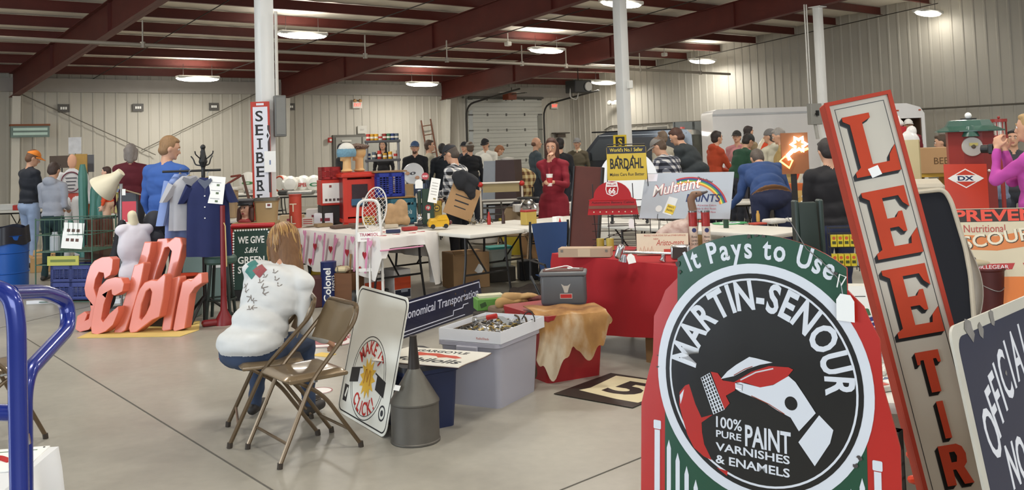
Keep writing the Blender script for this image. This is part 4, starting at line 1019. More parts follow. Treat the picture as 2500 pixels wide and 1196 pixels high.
# grey cooler with crest
cq = F(1380, 748, ZT); T = thing('cooler_box', 'grey metal bait box with a cord on its lid, on the red tote', 'cooler', V((cq.x, cq.y + .10, ZT)), R(-6)); gy = m('57585a', .45, v=.08, sc=10)
b = MB(); b.box((0, 0, .115), (.335, .20, .23), gy, bev=.03, seg=3); obj('body', b, T)
b = MB(); b.box((0, 0, .235), (.35, .215, .03), m('676869', .5), bev=.012, seg=2); b.box((0, 0, .254), (.30, .15, .012), m('5d3f38', .7), bev=.005); obj('lid', b, T)
b = MB(); b.tube([(-.13, -.05, .262), (-.05, -.03, .275), (.03, 0, .285), (.08, -.02, .268), (.04, -.05, .268), (.03, -.01, .27), (.12, 0, .262)], .004, paper, 6, fil=.03); obj('cord', b, T)
b = MB(); X = MT((.02, -.1008, .13)) @ RX9; b.prism([(-.035, .035), (-.012, .02), (.012, .02), (.035, .035), (.02, 0), (.012, -.03), (-.012, -.03), (-.02, 0)], .0008, m('b9b2a6', .6), X=X); b.box((.02, -.1008, .075), (.09, .0012, .035), m('c9b9b0', .6)); b.box((.02, -.1016, .075), (.083, .0012, .027), red); b.text('', .010, paper, 0, 0, X=MT((.02, -.1023, .07)) @ RX9); obj('crest', b, T)
# hide over the front of the tote
def hide_mat():
    t = bpy.data.materials.new('deer_hide'); t.use_nodes = True; n, l = t.node_tree.nodes, t.node_tree.links; bs = n['Principled BSDF']; bs.inputs['Roughness'].default_value = .9
    tc = n.new('ShaderNodeTexCoord'); nz = n.new('ShaderNodeTexNoise'); nz.inputs['Scale'].default_value = 5; nz.inputs['Detail'].default_value = 6; mp = n.new('ShaderNodeMapping'); mp.inputs['Scale'].default_value = (1, 1, .5); l.new(tc.outputs['Object'], mp.inputs[0]); l.new(mp.outputs[0], nz.inputs[0])
    r = n.new('ShaderNodeValToRGB'); e = r.color_ramp.elements; e[0].position = .38; e[0].color = (*lin('7d5430'), 1); e[1].position = .80; e[1].color = (*lin('d9c9ae'), 1); k = e.new(.58); k.color = (*lin('a87c48'), 1); sx = n.new('ShaderNodeSeparateXYZ'); l.new(tc.outputs['Object'], sx.inputs[0]); q = n.new('ShaderNodeMath'); q.operation = 'MULTIPLY_ADD'; l.new(sx.outputs[2], q.inputs[0]); q.inputs[1].default_value = -.85; l.new(nz.outputs[0], q.inputs[2]); l.new(q.outputs[0], r.inputs[0]); l.new(r.outputs[0], bs.inputs[0]); return t
b = MB()
hl_, hr_ = F(1345, 748, ZT), F(1470, 748, ZT)
def hide(i, j):
    u = i * 2 - 1
    top = rz_h @ V((u * .26, 0, 0)); 
    ln = .30 + .14 * math.exp(-((i - .22) / .12) ** 2) + .03 * math.sin(i * 31) - .10 * math.exp(-((i - .47) / .05) ** 2) - .20 * max(0, i - .7) / .3
    if j < .35: q = (j - .35) / .35; return top + V((0, -q * .26 + 0, .012 + .006 * math.sin(i * 14 + j * 6)))
    t = (j - .35) / .65; a = min(t * 3, 1) * 1.4
    return top + V((.02 * math.sin(t * 4 + i * 5), -.03 * math.sin(min(a, math.pi / 2)) - .03 * math.sin(i * 16 + t * 2) * t - .06, .012 - ln * t))
rz_h = M.Rotation(R(-12), 3, 'Z')
b.grid(hide, 48, 26, hide_mat(), thick=.005)
hc_ = V((rt_c.x + .10, rt_c.y - .30, ZT + .004)); one('deer_hide', 'tan and cream deer hide hanging over the front of the red tote', 'hide', b, hc_, R(14))
b = MB(); lt_ = m('4a3a28', .7, v=.15)
for q, lb in ((0, 'left of two brown leather straps hanging down the red tote corner'), (.05, 'right of two brown leather straps hanging down the red tote corner')):
    b = MB(); b.tube([(-.02 + q, .06, .008), (-.03 + q, -.03, .006), (-.04 + q * 1.6, -.05, -.2), (-.03 + q * 2.2, -.06, -.40), (-.07 + q, -.07, -.462)], .007, lt_, 6, fil=.04)
    one('leather_strap', lb, 'strap', b, V((rt_c.x - .24, rt_c.y - .38, ZT)), R(28), group='leather straps')
# gloves, satchel, green box behind the tray
def glove(label, loc, rz, col, group='leather gloves'):
    pr = []; hand(pr, V((0, 0, .02)), V((1, 0, .05)), V((0, 0, -1)), 1, 1.35, .25, 'g', fr=.0125); pr.append(('c', V((-.09, 0, .025)), V((.02, 0, .02)), .045, .036, 'g'))
    o = blob('work_glove', pr, {'g': m(col, .8, v=.15, sc=14)}, .007, smooth=3, wr={'g': .003}); o.location = loc; o.rotation_euler = (0, 0, R(rz)); o.name = 'work_glove'; tag(o, label, 'glove', group)
bq = F(1285, 758, .40)
T = thing('satchel', 'flat worn brown leather satchel on the dark box, under the gloves', 'bag', V((bq.x - .10, bq.y + .15, .36)), R(28))
b = MB(); b.box((0, 0, .03), (.34, .26, .06), m('6b5644', .75, v=.18, sc=6, b=.2), bev=.025, seg=2); obj('body', b, T)
b = MB(); b.tube([(-.12, -.12, .06), (-.1, -.16, .07), (.1, -.16, .07), (.12, -.12, .06)], .008, m('4d3d30', .7), 6, fil=.03); obj('handle', b, T)
b = MB(); b.box((.0, -.08, .064), (.07, .03, .003), paper, rot=(0, 0, 10)); obj('price_tag', b, T)
b = MB(); b.box((0, 0, .18), (.52, .42, .36), m('3a322c', .8), bev=.01); one('dark_box', 'dark box on the floor behind the lavender tub', 'box', b, V((bq.x - .10, bq.y + .22, 0)), R(28))
for lb, dx, dy, dz, rz, c in (('tan work glove lying on the satchel, furthest left', -.03, -.02, .066, 40, 'a3804f'), ('tan work glove lying across the other tan glove', .03, .02, .095, 25, 'a98757'), ('dark red leather glove beside the tan gloves', .13, .06, .075, -15, '5a2620')):
    glove(lb, V((bq.x - .10 + dx, bq.y + .15 + dy, .36 + dz)), rz, c)
gq = V((bq.x - .30, bq.y + .12, 0))
T = thing('green_box', 'green and pale card box beside the gloves', 'box', V((bq.x - .30, bq.y + .38, .36)), R(14)); b = MB(); b.box((0, 0, .045), (.22, .16, .09), m('5a8a3a', .6, v=.1, sc=12), bev=.004); obj('body', b, T)
b = MB(); b.box((.02, .03, .10), (.2, .12, .02), m('c5c2a5', .6)); b.box((-.06, -.0805, .045), (.05, .001, .035), m('2f4a20', .6), rot=(0, -20, 0)); b.box((.09, 0, .045), (.042, .162, .088), m('2f5a26', .6)); obj('lid', b, T)
# navy transportation sign
r_b, l_b = F(1182, 757), F(990, 826); xd = (r_b - l_b).normalized(); L_ = 1.95
T = thing('transport_sign', 'long navy enamel sign reading Economical Transportation on the floor', 'sign', mw=frame(r_b + V((0, 0, .004)), math.degrees(math.atan2(xd.y, xd.x)), 8)); nb_ = m('171a38', .25, v=.15, sc=6, coat=.4)
b = MB(); b.prism([(-L_, 0), (0, 0), (0, .31), (-L_, .31)], .006, nb_, -.006); obj('panel', b, T)
b = MB(); w3 = m('c3c6d6', .4)
for a in ([(-L_ + .03, .285), (-.022, .285), (-.022, .225)],): b.tube([(p[0], p[1], .001) for p in a], .006, w3, 4)
b.tube([(-1.9, .05, .001), (-.62, .05, .001), (-.60, .09, .001), (-.42, .09, .001), (-.40, .115, .001), (-.30, .115, .001)], .005, w3, 4); b.tube([(-1.9, .02, .001), (-.4, .02, .001)], .004, w3, 4); obj('border', b, T)
b = MB(); b.text('Economical Transportation', .075, w3, -.07, .155, .001, w=1.45, al='R', bold=.012, shear=.3); obj('lettering', b, T)
b = MB()
for x, y in ((-.15, .29), (-.33, .24), (-.52, .24), (-.62, .15), (-.36, .17)): b.prism([(x + .02 * (.5 + random.random() * .5) * math.cos(a), y + .02 * (.4 + random.random() * .6) * math.sin(a)) for a in [k * .8 for k in range(8)]], .0005, m('4a3a30', .8), .0016)
obj('rust_spot', b, T)
# number tile on the floor
a_, b2, c2 = F(1383, 951), F(1510, 905), F(1555, 993); xd = (b2 - a_).normalized(); T = thing('number_plate', 'black and cream plate with a 5 lying on the floor', 'plate', mw=MT(c2 + V((0, 0, .003))) @ M((xd, V((-xd.y, xd.x, 0)), V((0, 0, 1)))).transposed().to_4x4())
wn, hn = .62, .62
b = MB(); b.prism([(-.05, 0), (wn, 0), (wn, hn), (0, hn), (-.05, hn - .0)], .004, m('26221c', .5, v=.3, sc=10), 0); obj('panel', b, T)
b = MB(); ov = [(.06, .03), (.40, .02), (.57, .06), (.585, .30), (.57, .54), (.20, .50), (.11, .53), (.06, .2)]; b.prism(ov, .0008, m('d2c7a3', .6, v=.1, sc=12), .004); obj('field', b, T)
b = MB(); b.text('5', .30, m('1e1b18', .5), .33, .27, .0049, va='C', bold=.03, rot=-90, w=.26); obj('numeral', b, T)
# flat signs and odds lying on the floor between the chairs and the wooden box
q = F(792, 835); T = thing('feed_sign', 'round white and red feed sign lettered MILLING FEED lying on the floor behind the chairs', 'sign', q + V((0, .05, .002)), R(-12)); mr = m('8d2430', .4); fw2 = m('dcd6d2', .4)
b = MB(); b.prism(circ(.30, 40), .004, fw2); b.prism(circ(.19, 36), .001, mr, .004); b.prism([circ(.30, 40), circ(.285, 40)[::-1]], .001, mr, .004); obj('disc', b, T)
b = MB(); b.arc('MILLING', .075, mr, 0, 0, .236, 150, 30, .0045, bold=.03); b.text('FEED', .08, fw2, 0, -.03, .0055, w=.26, bold=.03); obj('lettering', b, T)
b = MB(); b.box((0, 0, .002), (.16, .12, .004), m('d9b860', .6)); one('yellow_card', 'small yellow card lying on the floor by the MAKE IT CLICK sign', 'card', b, F(815, 872) + V((-.10, .1, 0)), R(-30))
b = MB(); b.prism(circ(.09, 28), .004, m('e2dfdb', .4)); b.prism([circ(.09, 28), circ(.082, 28)[::-1]], .001, mr, .004); one('round_plate', 'small white round plate on the floor under the empty folding chair', 'plate', b, F(800, 965) + V((-.08, .12, 0)))
b = MB(); b.box((0, 0, .003), (.40, .24, .006), m('c23a3c', .5)); b.box((0, .01, .0065), (.37, .21, .002), m('d9d0b0', .5)); b.box((-.05, .02, .008), (.24, .05, .001), ink); one('flat_sign', 'cream sign with a red edge lying on the floor under the woman', 'sign', b, F(578, 880) + V((.06, .06, 0)), R(-35))
b = MB(); b.lathe([(.05, 0), (.07, .03), (.065, .03), (.045, .006), (0, .006)], m('4a4038', .4, .5), 20); one('metal_dish', 'small dark metal dish on the floor between the two folding chairs', 'dish', b, F(748, 990) + V((.02, .08, 0)))
# ---------------------------------------------------------------- the seated woman
wp = V((-1.62, 5.74, 0))
printm = [m('3f7a72', .8), m('93484a', .8), m('7a7068', .8)]
T, J = WT, WJ = person('woman in a white long-sleeved printed shirt and jeans, seated with her back to the camera', (wp.x, wp.y, 0), -14, 1.63, shirt='cfcfcc', pants='33415a', hair='6f4c2c', skin='c08f72',
    pelvis=(0, 0, .545), lean=25, side=12, hl=(-.18, .36, .55), hr=(.36, .36, .52), hyaw=52, hpit=22, g=1.24, belly=.02, longhair=.23, hairw=1.15, vox=.0085, knees=[(-.16, .43, .50), (.17, .43, .50)], feet=[(-.2, .40, .09), (.2, .40, .09)], name='woman', curl=.9, sm=14, hint=(0, -.6, -.6), extra=lambda pr, d: pr.append(('e', d['P0'] + V((0, -.02, .035)), (.205, .172, .10), None, 'shirt')))
def on_back_(a, h):                                              # a: metres right of spine, h: metres up the spine from the pelvis
    u, sv, fv, P0 = J['u'], J['sv'], J['fv'], J['P0']
    w_, d_ = .215, .150 + .0 * h
    k = max(0, 1 - (a / w_) ** 2) ** .5
    return P0 + u * h + sv * a - fv * (d_ * k + .012)
def decal(name, quads, T):
    b = MB(); vs = []
    ob = [o for o in T.children if o.name.startswith('body')][0]
    for pts, mt in quads:
        p3 = []
        for a, h in pts:
            o = on_back_(a, h) - J['fv'] * .3
            hit, loc, nr, _ = ob.ray_cast(o, J['fv'])
            p3.append(loc - J['fv'] * .0025 if hit else o + J['fv'] * .3)
        b.add(p3, [tuple(range(len(p3)))], mt)
    obj(name, b, T)
def rect_(a, h, w, hh, rot, n=4):
    c, s = math.cos(R(rot)), math.sin(R(rot)); o = []
    for i in range(n):
        for j in range(n):
            q = []
            for x, y in ((i, j), (i + 1, j), (i + 1, j + 1), (i, j + 1)):
                x_, y_ = (x / n - .5) * w, (y / n - .5) * hh; q.append((a + x_ * c - y_ * s, h + x_ * s + y_ * c))
            o.append(q)
    return o
decal('shirt_print', [(q, printm[0]) for q in rect_(-.135, .425, .10, .075, -25)] + [(q, printm[0]) for q in rect_(-.165, .47, .06, .05, -25)] + [(q, printm[1]) for q in rect_(-.075, .435, .085, .065, -25)]
      + [(q, printm[2]) for a, h, w_, k in ((-.02, .40, .03, 20), (.03, .44, .03, 5), (.06, .40, .025, 0), (-.03, .36, .035, 10), (.01, .33, .05, -30), (-.14, .32, .04, 30), (-.11, .29, .035, -20), (-.06, .25, .055, 60), (-.02, .24, .03, -50), (.0, .2, .03, -40), (.03, .3, .04, -20), (.09, .37, .02, 0), (-.02, .19, .035, 20)) for f, g_ in ((0, 0), (.012, .010), (-.010, .014)) for q in rect_(a + f, h + g_, w_ * .7, .005, k + 60 * (f != 0) * (1 if f > 0 else -1), 2)], T)
b = MB(); rg = random.Random(8); L = J['L']; hm_ = [m('9a7040', .5, v=.2), m('6d4a2c', .5, v=.2), m('b08a50', .5, v=.2)]
for k in range(190):                                               # loose strands falling from the parting
    a = R(rg.uniform(-200, 30)); t0 = rg.uniform(.75, 1.35); x, y = math.cos(a), math.sin(a)
    p = [L(.102 * x * math.cos(q) * rg.uniform(.98, 1.03), -.022 + .116 * y * math.cos(q), .03 + .112 * math.sin(q)) for q in (t0, t0 * .55, .1)]
    e = p[-1]; ln = rg.uniform(.08, .20) + .12 * max(0, x); p += [e + V((rg.uniform(-.012, .02), -.01, -ln * .5)), e + V((rg.uniform(-.02, .03), .01, -ln))]
    b.tube(fillet(p, .06, 3), [.006] * (len(fillet(p, .06, 3)) - 1) + [.001], hm_[k % 3], 5)
obj('hair_strands', b, T)
b = MB(); hp_ = V((.37, .42, .545)); b.box(hp_, (.075, .145, .012), m('b9bcc0', .3, .5), rot=(25, 0, -30), bev=.004); one('mobile_phone', 'silver mobile phone held in the right hand of the seated woman', 'phone', b, (wp.x, wp.y, 0), R(-14))

# ---------------------------------------------------------------- heart table and what stands on it
NH = V((-1.46, 10.06, 0)); HV = M.Rotation(HALL, 3, 'Z')
folding_table('folding table under the white heart-print cloth', NH, W=.75, L=1.95, top='8d8576')
cw = m('ddd8d2', .85, v=.05, b=.1); hp1 = m('a01f2c', .8); hp2 = m('d58fae', .8)
def hdrop(u):
    d = u * 2 * (.75 + 1.95)
    if d < .55: return .12 + .10 * (d < .06)
    if d < .95: return .12 + .45 * min(1, max(0, (d - .55) / .12))
    if d < 3.45: return .30
    return .40 + .06 * math.sin(d * 5)
cb = cloth(.75, 1.95, .742, hdrop, cw, .022, 11)
def heart(s): return [(s * .9 * math.sin(t) ** 3, s * .06 * (13 * math.cos(t) - 5 * math.cos(2 * t) - 2 * math.cos(3 * t) - math.cos(4 * t))) for t in [2 * math.pi * k / 18 for k in range(18)]]
XS = M(((0, 0, -1, -.062), (-1, 0, 0, 0), (0, 1, 0, 0), (0, 0, 0, 1)))     # the side facing the aisle
rg = random.Random(3)
for k in range(15):
    y, z = -.08 - k * .125, .70 - .15 * (k % 3) + rg.uniform(-.03, .03)
    cb.prism([(px * 1 + y, pz + z) for px, pz in heart(.05)], .003, hp1 if k % 3 else hp2, 0, X=XS)
for k in range(8): cb.prism([(y, z) for y, z in ((-.1 - k * .24, .74), (-.14 - k * .24, .74), (-.02 - k * .24 - .2, .36), (.02 - k * .24 - .2, .36))], .002, hp2, 0, X=XS)
for x, y in ((.1, .08), (.28, .10), (.47, .07), (.62, .12), (.15, .4), (.35, .5)): cb.prism([(px + x, py + y) for px, py in heart(.055)], .0015, hp1, .751)
cb.tube([(-.03 + .8 * k / 16, -.062 - .012 * math.sin(k), .612) for k in range(12)], .008, hp2, 6)
one('tablecloth', 'white tablecloth with dark red hearts and pink ribbons', 'tablecloth', cb, NH, HALL)
ZC = .757
def ont(x, y, off=0): p = F(x, y, ZC); return V((p.x, p.y, ZC))     # a spot on the heart table seen at x, y
# red display cabinet
q = F(848, 548, ZC); T = thing('display_cabinet', 'red display cabinet with a framed window, under the two dummy heads', 'cabinet', V((q.x + .10, q.y + .12, ZC)), R(22)); rc = m('c0301f', .45, v=.1, sc=7)
b = MB(); b.box((0, 0, .05), (.40, .40, .06), rc, bev=.01)
for x in (-.18, .18):
    for y in (-.18, .18): b.box((x, y, .32), (.05, .05, .56), rc)
b.box((.19, 0, .32), (.012, .36, .54), rc); b.box((0, .19, .32), (.36, .012, .54), rc); b.box((0, 0, .61), (.46, .46, .05), rc, bev=.012); b.box((0, 0, .64), (.40, .40, .02), rc)
for x in (-.18, .18): b.box((x, -.18, .01), (.06, .06, .02), rc)
obj('body', b, T)
b = MB(); b.box((-.19, 0, .32), (.012, .34, .52), m('6a1a1f', .4)); b.prism([(-.16, .10), (.16, .10), (.16, .56), (-.16, .56)], .012, rc, 0, X=MT((0, -.205, 0)) @ RX9 if False else MT((0, -.19, 0)) @ RX9)
b.box((0, -.208, .36), (.20, .008, .28), m('2f2026', .25, coat=.5)); b.box((-.03, -.213, .28), (.16, .004, .08), m('315a78', .6)); b.box((.05, -.214, .31), (.05, .004, .04), m('b7a59a', .6)); obj('door', b, T)
CAB = V((q.x + .10, q.y + .12, 0)); RC22 = M.Rotation(R(22), 3, 'Z')
def dummy_head(label, p, rz):
    pr = [('e', V((0, 0, .255)), (.072, .092, .10), None, 'skin'), ('e', V((0, .03, .19)), (.052, .056, .052), None, 'skin'), ('c', V((0, 0, .02)), V((0, -.005, .18)), .055, .05, 'skin'), ('e', V((0, 0, .02)), (.085, .075, .02), None, 'skin'), ('c', V((0, .088, .25)), V((0, .104, .215)), .009, .013, 'skin'), ('e', V((0, .07, .155)), (.02, .018, .014), None, 'skin')]
    T = thing('dummy_head', label, 'dummy head', p, R(rz), 'wooden dummy heads'); blob('head', pr, {'skin': m('d8b078', .5, v=.08, sc=8)}, .008, T); return T
TOPZ = ZC + .65
p1, p2 = CAB + RC22 @ V((-.13, -.08, TOPZ)), CAB + RC22 @ V((.06, .06, TOPZ))
dummy_head('wooden dummy head in the white and blue knit hat, on the red cabinet', p1, 120); dummy_head('wooden dummy head in the brown tweed flat cap, on the red cabinet', p2, 105)
T = thing('knit_hat', 'white cap with a blue knitted band on the left dummy head', 'hat', p1, R(120))
b = MB(); b.grid(lambda i, j: (.088 * math.cos(2 * math.pi * i) * math.cos(.2 + 1.37 * j), .108 * math.sin(2 * math.pi * i) * math.cos(.2 + 1.37 * j), .275 + .10 * math.sin(.2 + 1.37 * j)), 24, 8, m('d8d5cc', .9), cu=True, thick=.004); obj('crown', b, T)
b = MB(); b.grid(lambda i, j: ((.096 + .012 * math.sin(j * 3.14)) * math.cos(2 * math.pi * i), (.114 + .012 * math.sin(j * 3.14)) * math.sin(2 * math.pi * i), .195 + .10 * j + .006 * math.sin(i * 80) * math.sin(j * 12)), 60, 10, m('6d93a5', .95, v=.3, sc=40, b=.5), cu=True, thick=.006); obj('band', b, T)
T = thing('tweed_hat', 'brown and cream tweed flat cap on the right dummy head', 'cap', p2, R(105)); tw_ = m('4a332c', .95, v=.5, sc=60, h2='8d7a6c')
b = MB(); b.grid(lambda i, j: ((.10 + .03 * math.sin(math.pi * j)) * math.cos(2 * math.pi * i) * (1 - .9 * max(0, j - .6) / .4), .02 + (.125 + .03 * math.sin(math.pi * j)) * math.sin(2 * math.pi * i) * (1 - .9 * max(0, j - .6) / .4), .29 + .075 * j), 28, 8, tw_, cu=True, thick=.004); obj('crown', b, T)
b = MB(); b.grid(lambda i, j: ((.09) * math.cos(R(25 + 130 * i)), .01 + (.125 + .05 * j) * math.sin(R(25 + 130 * i)), .292 - .012 * j), 12, 3, tw_, thick=.008); obj('brim', b, T)
# second low red case left of it, with paper
q = F(812, 548, ZC); T = thing('red_case', 'low red case with a white price sheet, left of the display cabinet', 'case', V((q.x - .06, q.y + .16, ZC)), R(22))
b = MB(); b.box((0, 0, .12), (.26, .30, .24), m('26221f', .6), bev=.01); obj('base', b, T)
b = MB(); b.box((0, 0, .40), (.27, .30, .32), rc, bev=.008); obj('body', b, T)
b = MB(); b.prism([(-.12, .27), (.12, .27), (.12, .52), (-.12, .52)], .003, paper, 0, X=MT((0, -.152, 0)) @ RX9)
for k in range(4): b.box((-.075 + .05 * k, -.157, .31), (.03, .002, .03), m('5a4a48', .7))
b.box((-.02, -.157, .48), (.03, .002, .03), m('8a4a48', .7)); obj('price_sheet', b, T)
cr_p = V((q.x - .06, q.y + .16, ZC + .562)); one('milk_crate', 'red plastic crate on the low red case behind the dummy heads', 'crate', crate(m('a5201f', .45), .24, .26, .16, 7), cr_p, R(22), 'plastic milk crates')
# crates at the back right of the table
q = F(972, 545, ZC); cb2 = V((q.x, q.y + .18, ZC))
T = thing('milk_crate', 'teal blue crate with white script under the dark blue crate', 'crate', cb2, R(20), 'plastic milk crates'); obj('body', crate(m('2a6474', .5), .36, .33, .30, 5), T)
b = MB(); b.box((0, -.162, .14), (.30, .008, .16), m('2c6676', .5)); b.text('Coca-Cola', .06, m('c9d4d2', .6), 0, -.03, X=MT((0, -.1665, .14)) @ RX9, w=.24, shear=.3); obj('script', b, T)
one('wood_board', 'thin board lying on the teal crate below the dark blue crate', 'board', (lambda b: b.box((0, 0, .012), (.46, .30, .018), m('9a7242', .7, v=.15)))(MB()), cb2 + V((-.06, 0, .305)), R(20))
one('milk_crate', 'dark blue plastic milk crate, topmost beside the dummy heads', 'crate', crate(m('1f2f8f', .4), .36, .33, .30, 9), cb2 + V((-.14, 0, .328)), R(20), 'plastic milk crates')
one('wood_board', 'tan board lid on top of the dark blue crate', 'board', (lambda b: b.box((0, 0, .012), (.42, .36, .018), m('8a6a48', .8)))(MB()), cb2 + V((-.14, 0, .632)), R(20))
# pottery jug, gauge stand, advert card, tins
T = thing('paper_bag', 'crumpled tan paper sacks before the teal crate', 'bag', ont(972, 549), R(10)); pr = [('e', V((-.09, 0, .13)), (.08, .06, .14), None, 'g'), ('e', V((.04, .02, .15)), (.09, .07, .16), None, 'g'), ('c', V((-.1, 0, .05)), V((.08, 0, .05)), .06, .06, 'g')]; blob('sack', pr, {'g': m('b5936c', .8, v=.3, sc=16, b=.3)}, .012, T, smooth=1, wr={'g': .012})
T = thing('oil_tester', 'dark green upright tester with glass tubes and a red dial', 'tester', ont(1038, 553), R(6)); dg_ = m('1d3a24', .4, v=.1)
b = MB(); b.box((.04, .02, .22), (.14, .05, .44), dg_, bev=.006); b.box((0, 0, .015), (.24, .14, .03), black, bev=.005); obj('stand', b, T)
b = MB(); b.cyl((-.06, -.02, .15), (-.06, -.02, .42), .022, m('26382c', .15, coat=.8)); b.cyl((-.06, -.02, .42), (-.06, -.02, .43), .026, chrome); b.cyl((-.06, -.02, .13), (-.06, -.02, .15), .03, chrome); obj('tube', b, T)
b = MB(); b.sph((-.06, -.04, .10), .035, chrome, 12); b.box((-.06, -.03, .05), (.05, .05, .06), m('4a4a48', .4, .8)); obj('valve', b, T)
b = MB(); b.cyl((.04, -.006, .22), (.04, -.012, .22), .035, m('b3262a', .4), n=20); b.cyl((.04, -.012, .22), (.04, -.014, .22), .02, m('dcd6cc', .4), n=16); b.box((.045, -.007, .12), (.03, .003, .07), m('d9d6cc', .5)); obj('dial', b, T)
b = MB(); b.prism([(-.045, 0), (.045, 0), (.045, .08), (.02, .105), (-.02, .105), (-.045, .08)], .002, paper); one('price_tag', 'white tag hanging above the dark green tester', 'tag', b, mw=frame(ont(1038, 553) + V((-.055, -.045, .45)), 0))
T = thing('bond_sign', 'small round red and white sign reading BOND above the tester', 'sign', mw=frame(P(1038, 430, ont(1038, 553).y + .06) , 0)); b = MB(); b.cyl((0, 0, 0), (0, 0, .01), .042, m('b3404a', .5), n=24); b.text('BOND', .022, paper, 0, -.011, .0102, w=.06, bold=.02); obj('disc', b, T); b = MB(); b.tube([(0, -.03, .004), (0, -.43, .004)], .004, black, 5); obj('stem', b, T)
T = thing('price_board', 'slanted white price list on a wire stand by the toy truck', 'price list', mw=frame(ont(1048, 553) + V((.05, -.06, .30)), 12, 18, -13)); b = MB(); b.box((0, .13, 0), (.11, .30, .003), paper)
for k in range(5): b.box((0, .22 - .035 * k, .002), (.07, .006, .0008), m('8d8a80', .7))
b.box((.02, .03, .002), (.03, .02, .0008), m('9a8d60', .7)); obj('sheet', b, T); b = MB(); b.tube([(.04, 0, -.004), (.06, -.28, .03)], .003, black, 5); b.tube([(-.03, 0, -.004), (-.06, -.28, .03)], .003, black, 5); obj('wire_stand', b, T)
T = thing('oil_can', 'yellow rectangular oil tin with a round emblem, behind the toy truck', 'tin', ont(1066, 541), R(12)); b = MB(); b.box((0, 0, .13), (.13, .09, .26), m('a8882a', .45, v=.2, sc=9), bev=.008); b.cyl((0, -.046, .17), (0, -.048, .17), .045, m('5a4a2a', .5), n=24); b.cyl((0, -.048, .17), (0, -.05, .17), .032, m('c9a53a', .5), n=20); b.box((0, -.05, .17), (.04, .003, .012), black); obj('body', b, T); b = MB(); b.cyl((.03, 0, .26), (.03, 0, .285), .015, chrome); obj('cap', b, T)
# yellow toy truck
T = thing('toy_truck', 'bright yellow toy truck at the right end of the heart table', 'toy', ont(1070, 557), R(15)); ye = m('d8a71c', .35, coat=.3)
b = MB(); b.prism([(-.11, .02), (.11, .02), (.12, .06), (.115, .10), (.09, .15), (.0, .14), (-.02, .12), (-.10, .10), (-.12, .06)], .11, ye, -.055, X=RX9); b.box((.04, 0, .10), (.12, .13, .02), ye, bev=.006); b.box((-.06, 0, .09), (.09, .12, .05), ye, bev=.02, seg=2); obj('body', b, T)
for x, y in ((-.07, -.05), (.08, -.05), (-.07, .05), (.08, .05)):
    b = MB(); b.cyl((x, y - .012, .025), (x, y + .012, .025), .026, black, n=16); obj('wheel', b, T)
b = MB(); b.sph((.135, -.01, .06), .028, m('5a1a18', .3), 12); obj('knob', b, T)
for x, y, w_, d_, h_, c, rz, lb in ((900, 548, .14, .10, .10, 'c9a44a', 20, 'yellow and cream small carton behind the white oval net'), (878, 557, .20, .05, .012, '4a3a30', 30, 'dark flat wooden tray at the left of the heart table'), (838, 556, .28, .16, .03, '5a4438', 34, 'brown leather folder lying on the heart table'), (960, 568, .16, .07, .035, '232a4a', 8, 'navy flat box lying at the near end of the heart table'), (1000, 562, .17, .08, .04, '9c2a26', 25, 'dark red flat box beside the navy flat box'), (955, 556, .16, .10, .04, 'b9ac98', 14, 'pale flat carton under the teal crate edge'), (1020, 556, .12, .06, .012, '7d7468', -10, 'grey metal strip lying before the green tester'), (790, 553, .20, .14, .04, '8d7656', 30, 'low tan carton left on the heart table'), (752, 551, .14, .10, .10, 'd8d0c4', 10, 'white carton with red print at the left end of the heart table')):
    b = MB(); b.box((0, 0, h_ / 2), (w_, d_, h_), m(c, .6, v=.15, sc=12), bev=.004)
    if h_ > .08:
        for k in range(3): b.box((0, -d_ / 2 - .001, .03 + .025 * k), (w_ * .8, .002, .010), m('a8302a' if c == 'd8d0c4' else '4a3a20', .6))
    one('carton' if h_ > .03 else 'flat_box', lb, 'box', b, ont(x, y), R(rz))
NB = NH - D2 * 2.0
for k, (dx, dy, w_, h_, c, lb) in enumerate(((.50, .15, .24, .16, 'dcdce2', 'white carton with a dark red script mark behind the woman'), (.40, .85, .3, .12, 'b09a78', 'tan open carton at the far end of the table left of the heart cloth'), (.55, .5, .2, .2, 'd6cfc8', 'stack of white cartons right of the red canister'))):
    b = MB(); b.box((0, 0, h_ / 2), (w_, .18, h_), m(c, .6, v=.08), bev=.004); b.box((.02, -.091, h_ * .5), (w_ * .5, .002, h_ * .25), m('7d2a3a', .6)); one('carton', lb, 'box', b, NB + HV @ V((dx, dy, .742)), R(5))
T = thing('red_canister', 'tall red cardboard canister with white letters behind the woman', 'canister', ont(722, 556), 0); b = MB(); b.lathe([(.075, 0), (.075, .40), (.07, .405)], m('b8422f', .6, v=.15, sc=10), 28); b.text('T', .10, m('d8c9b0', .6), 0, .2, X=MT((-.01, -.076, .0)) @ RX9); b.text('L', .10, m('d8c9b0', .6), 0, .05, X=MT((-.01, -.076, .0)) @ RX9); obj('body', b, T)
b = MB(); b.lathe([(.078, .39), (.078, .41), (.0, .412)], m('a83a2a', .6), 28); obj('lid', b, T)
folding_table('second folding table behind the seated woman, left of the heart cloth', NH - D2 * 2.0, W=.75, L=1.2, top='a8957a')

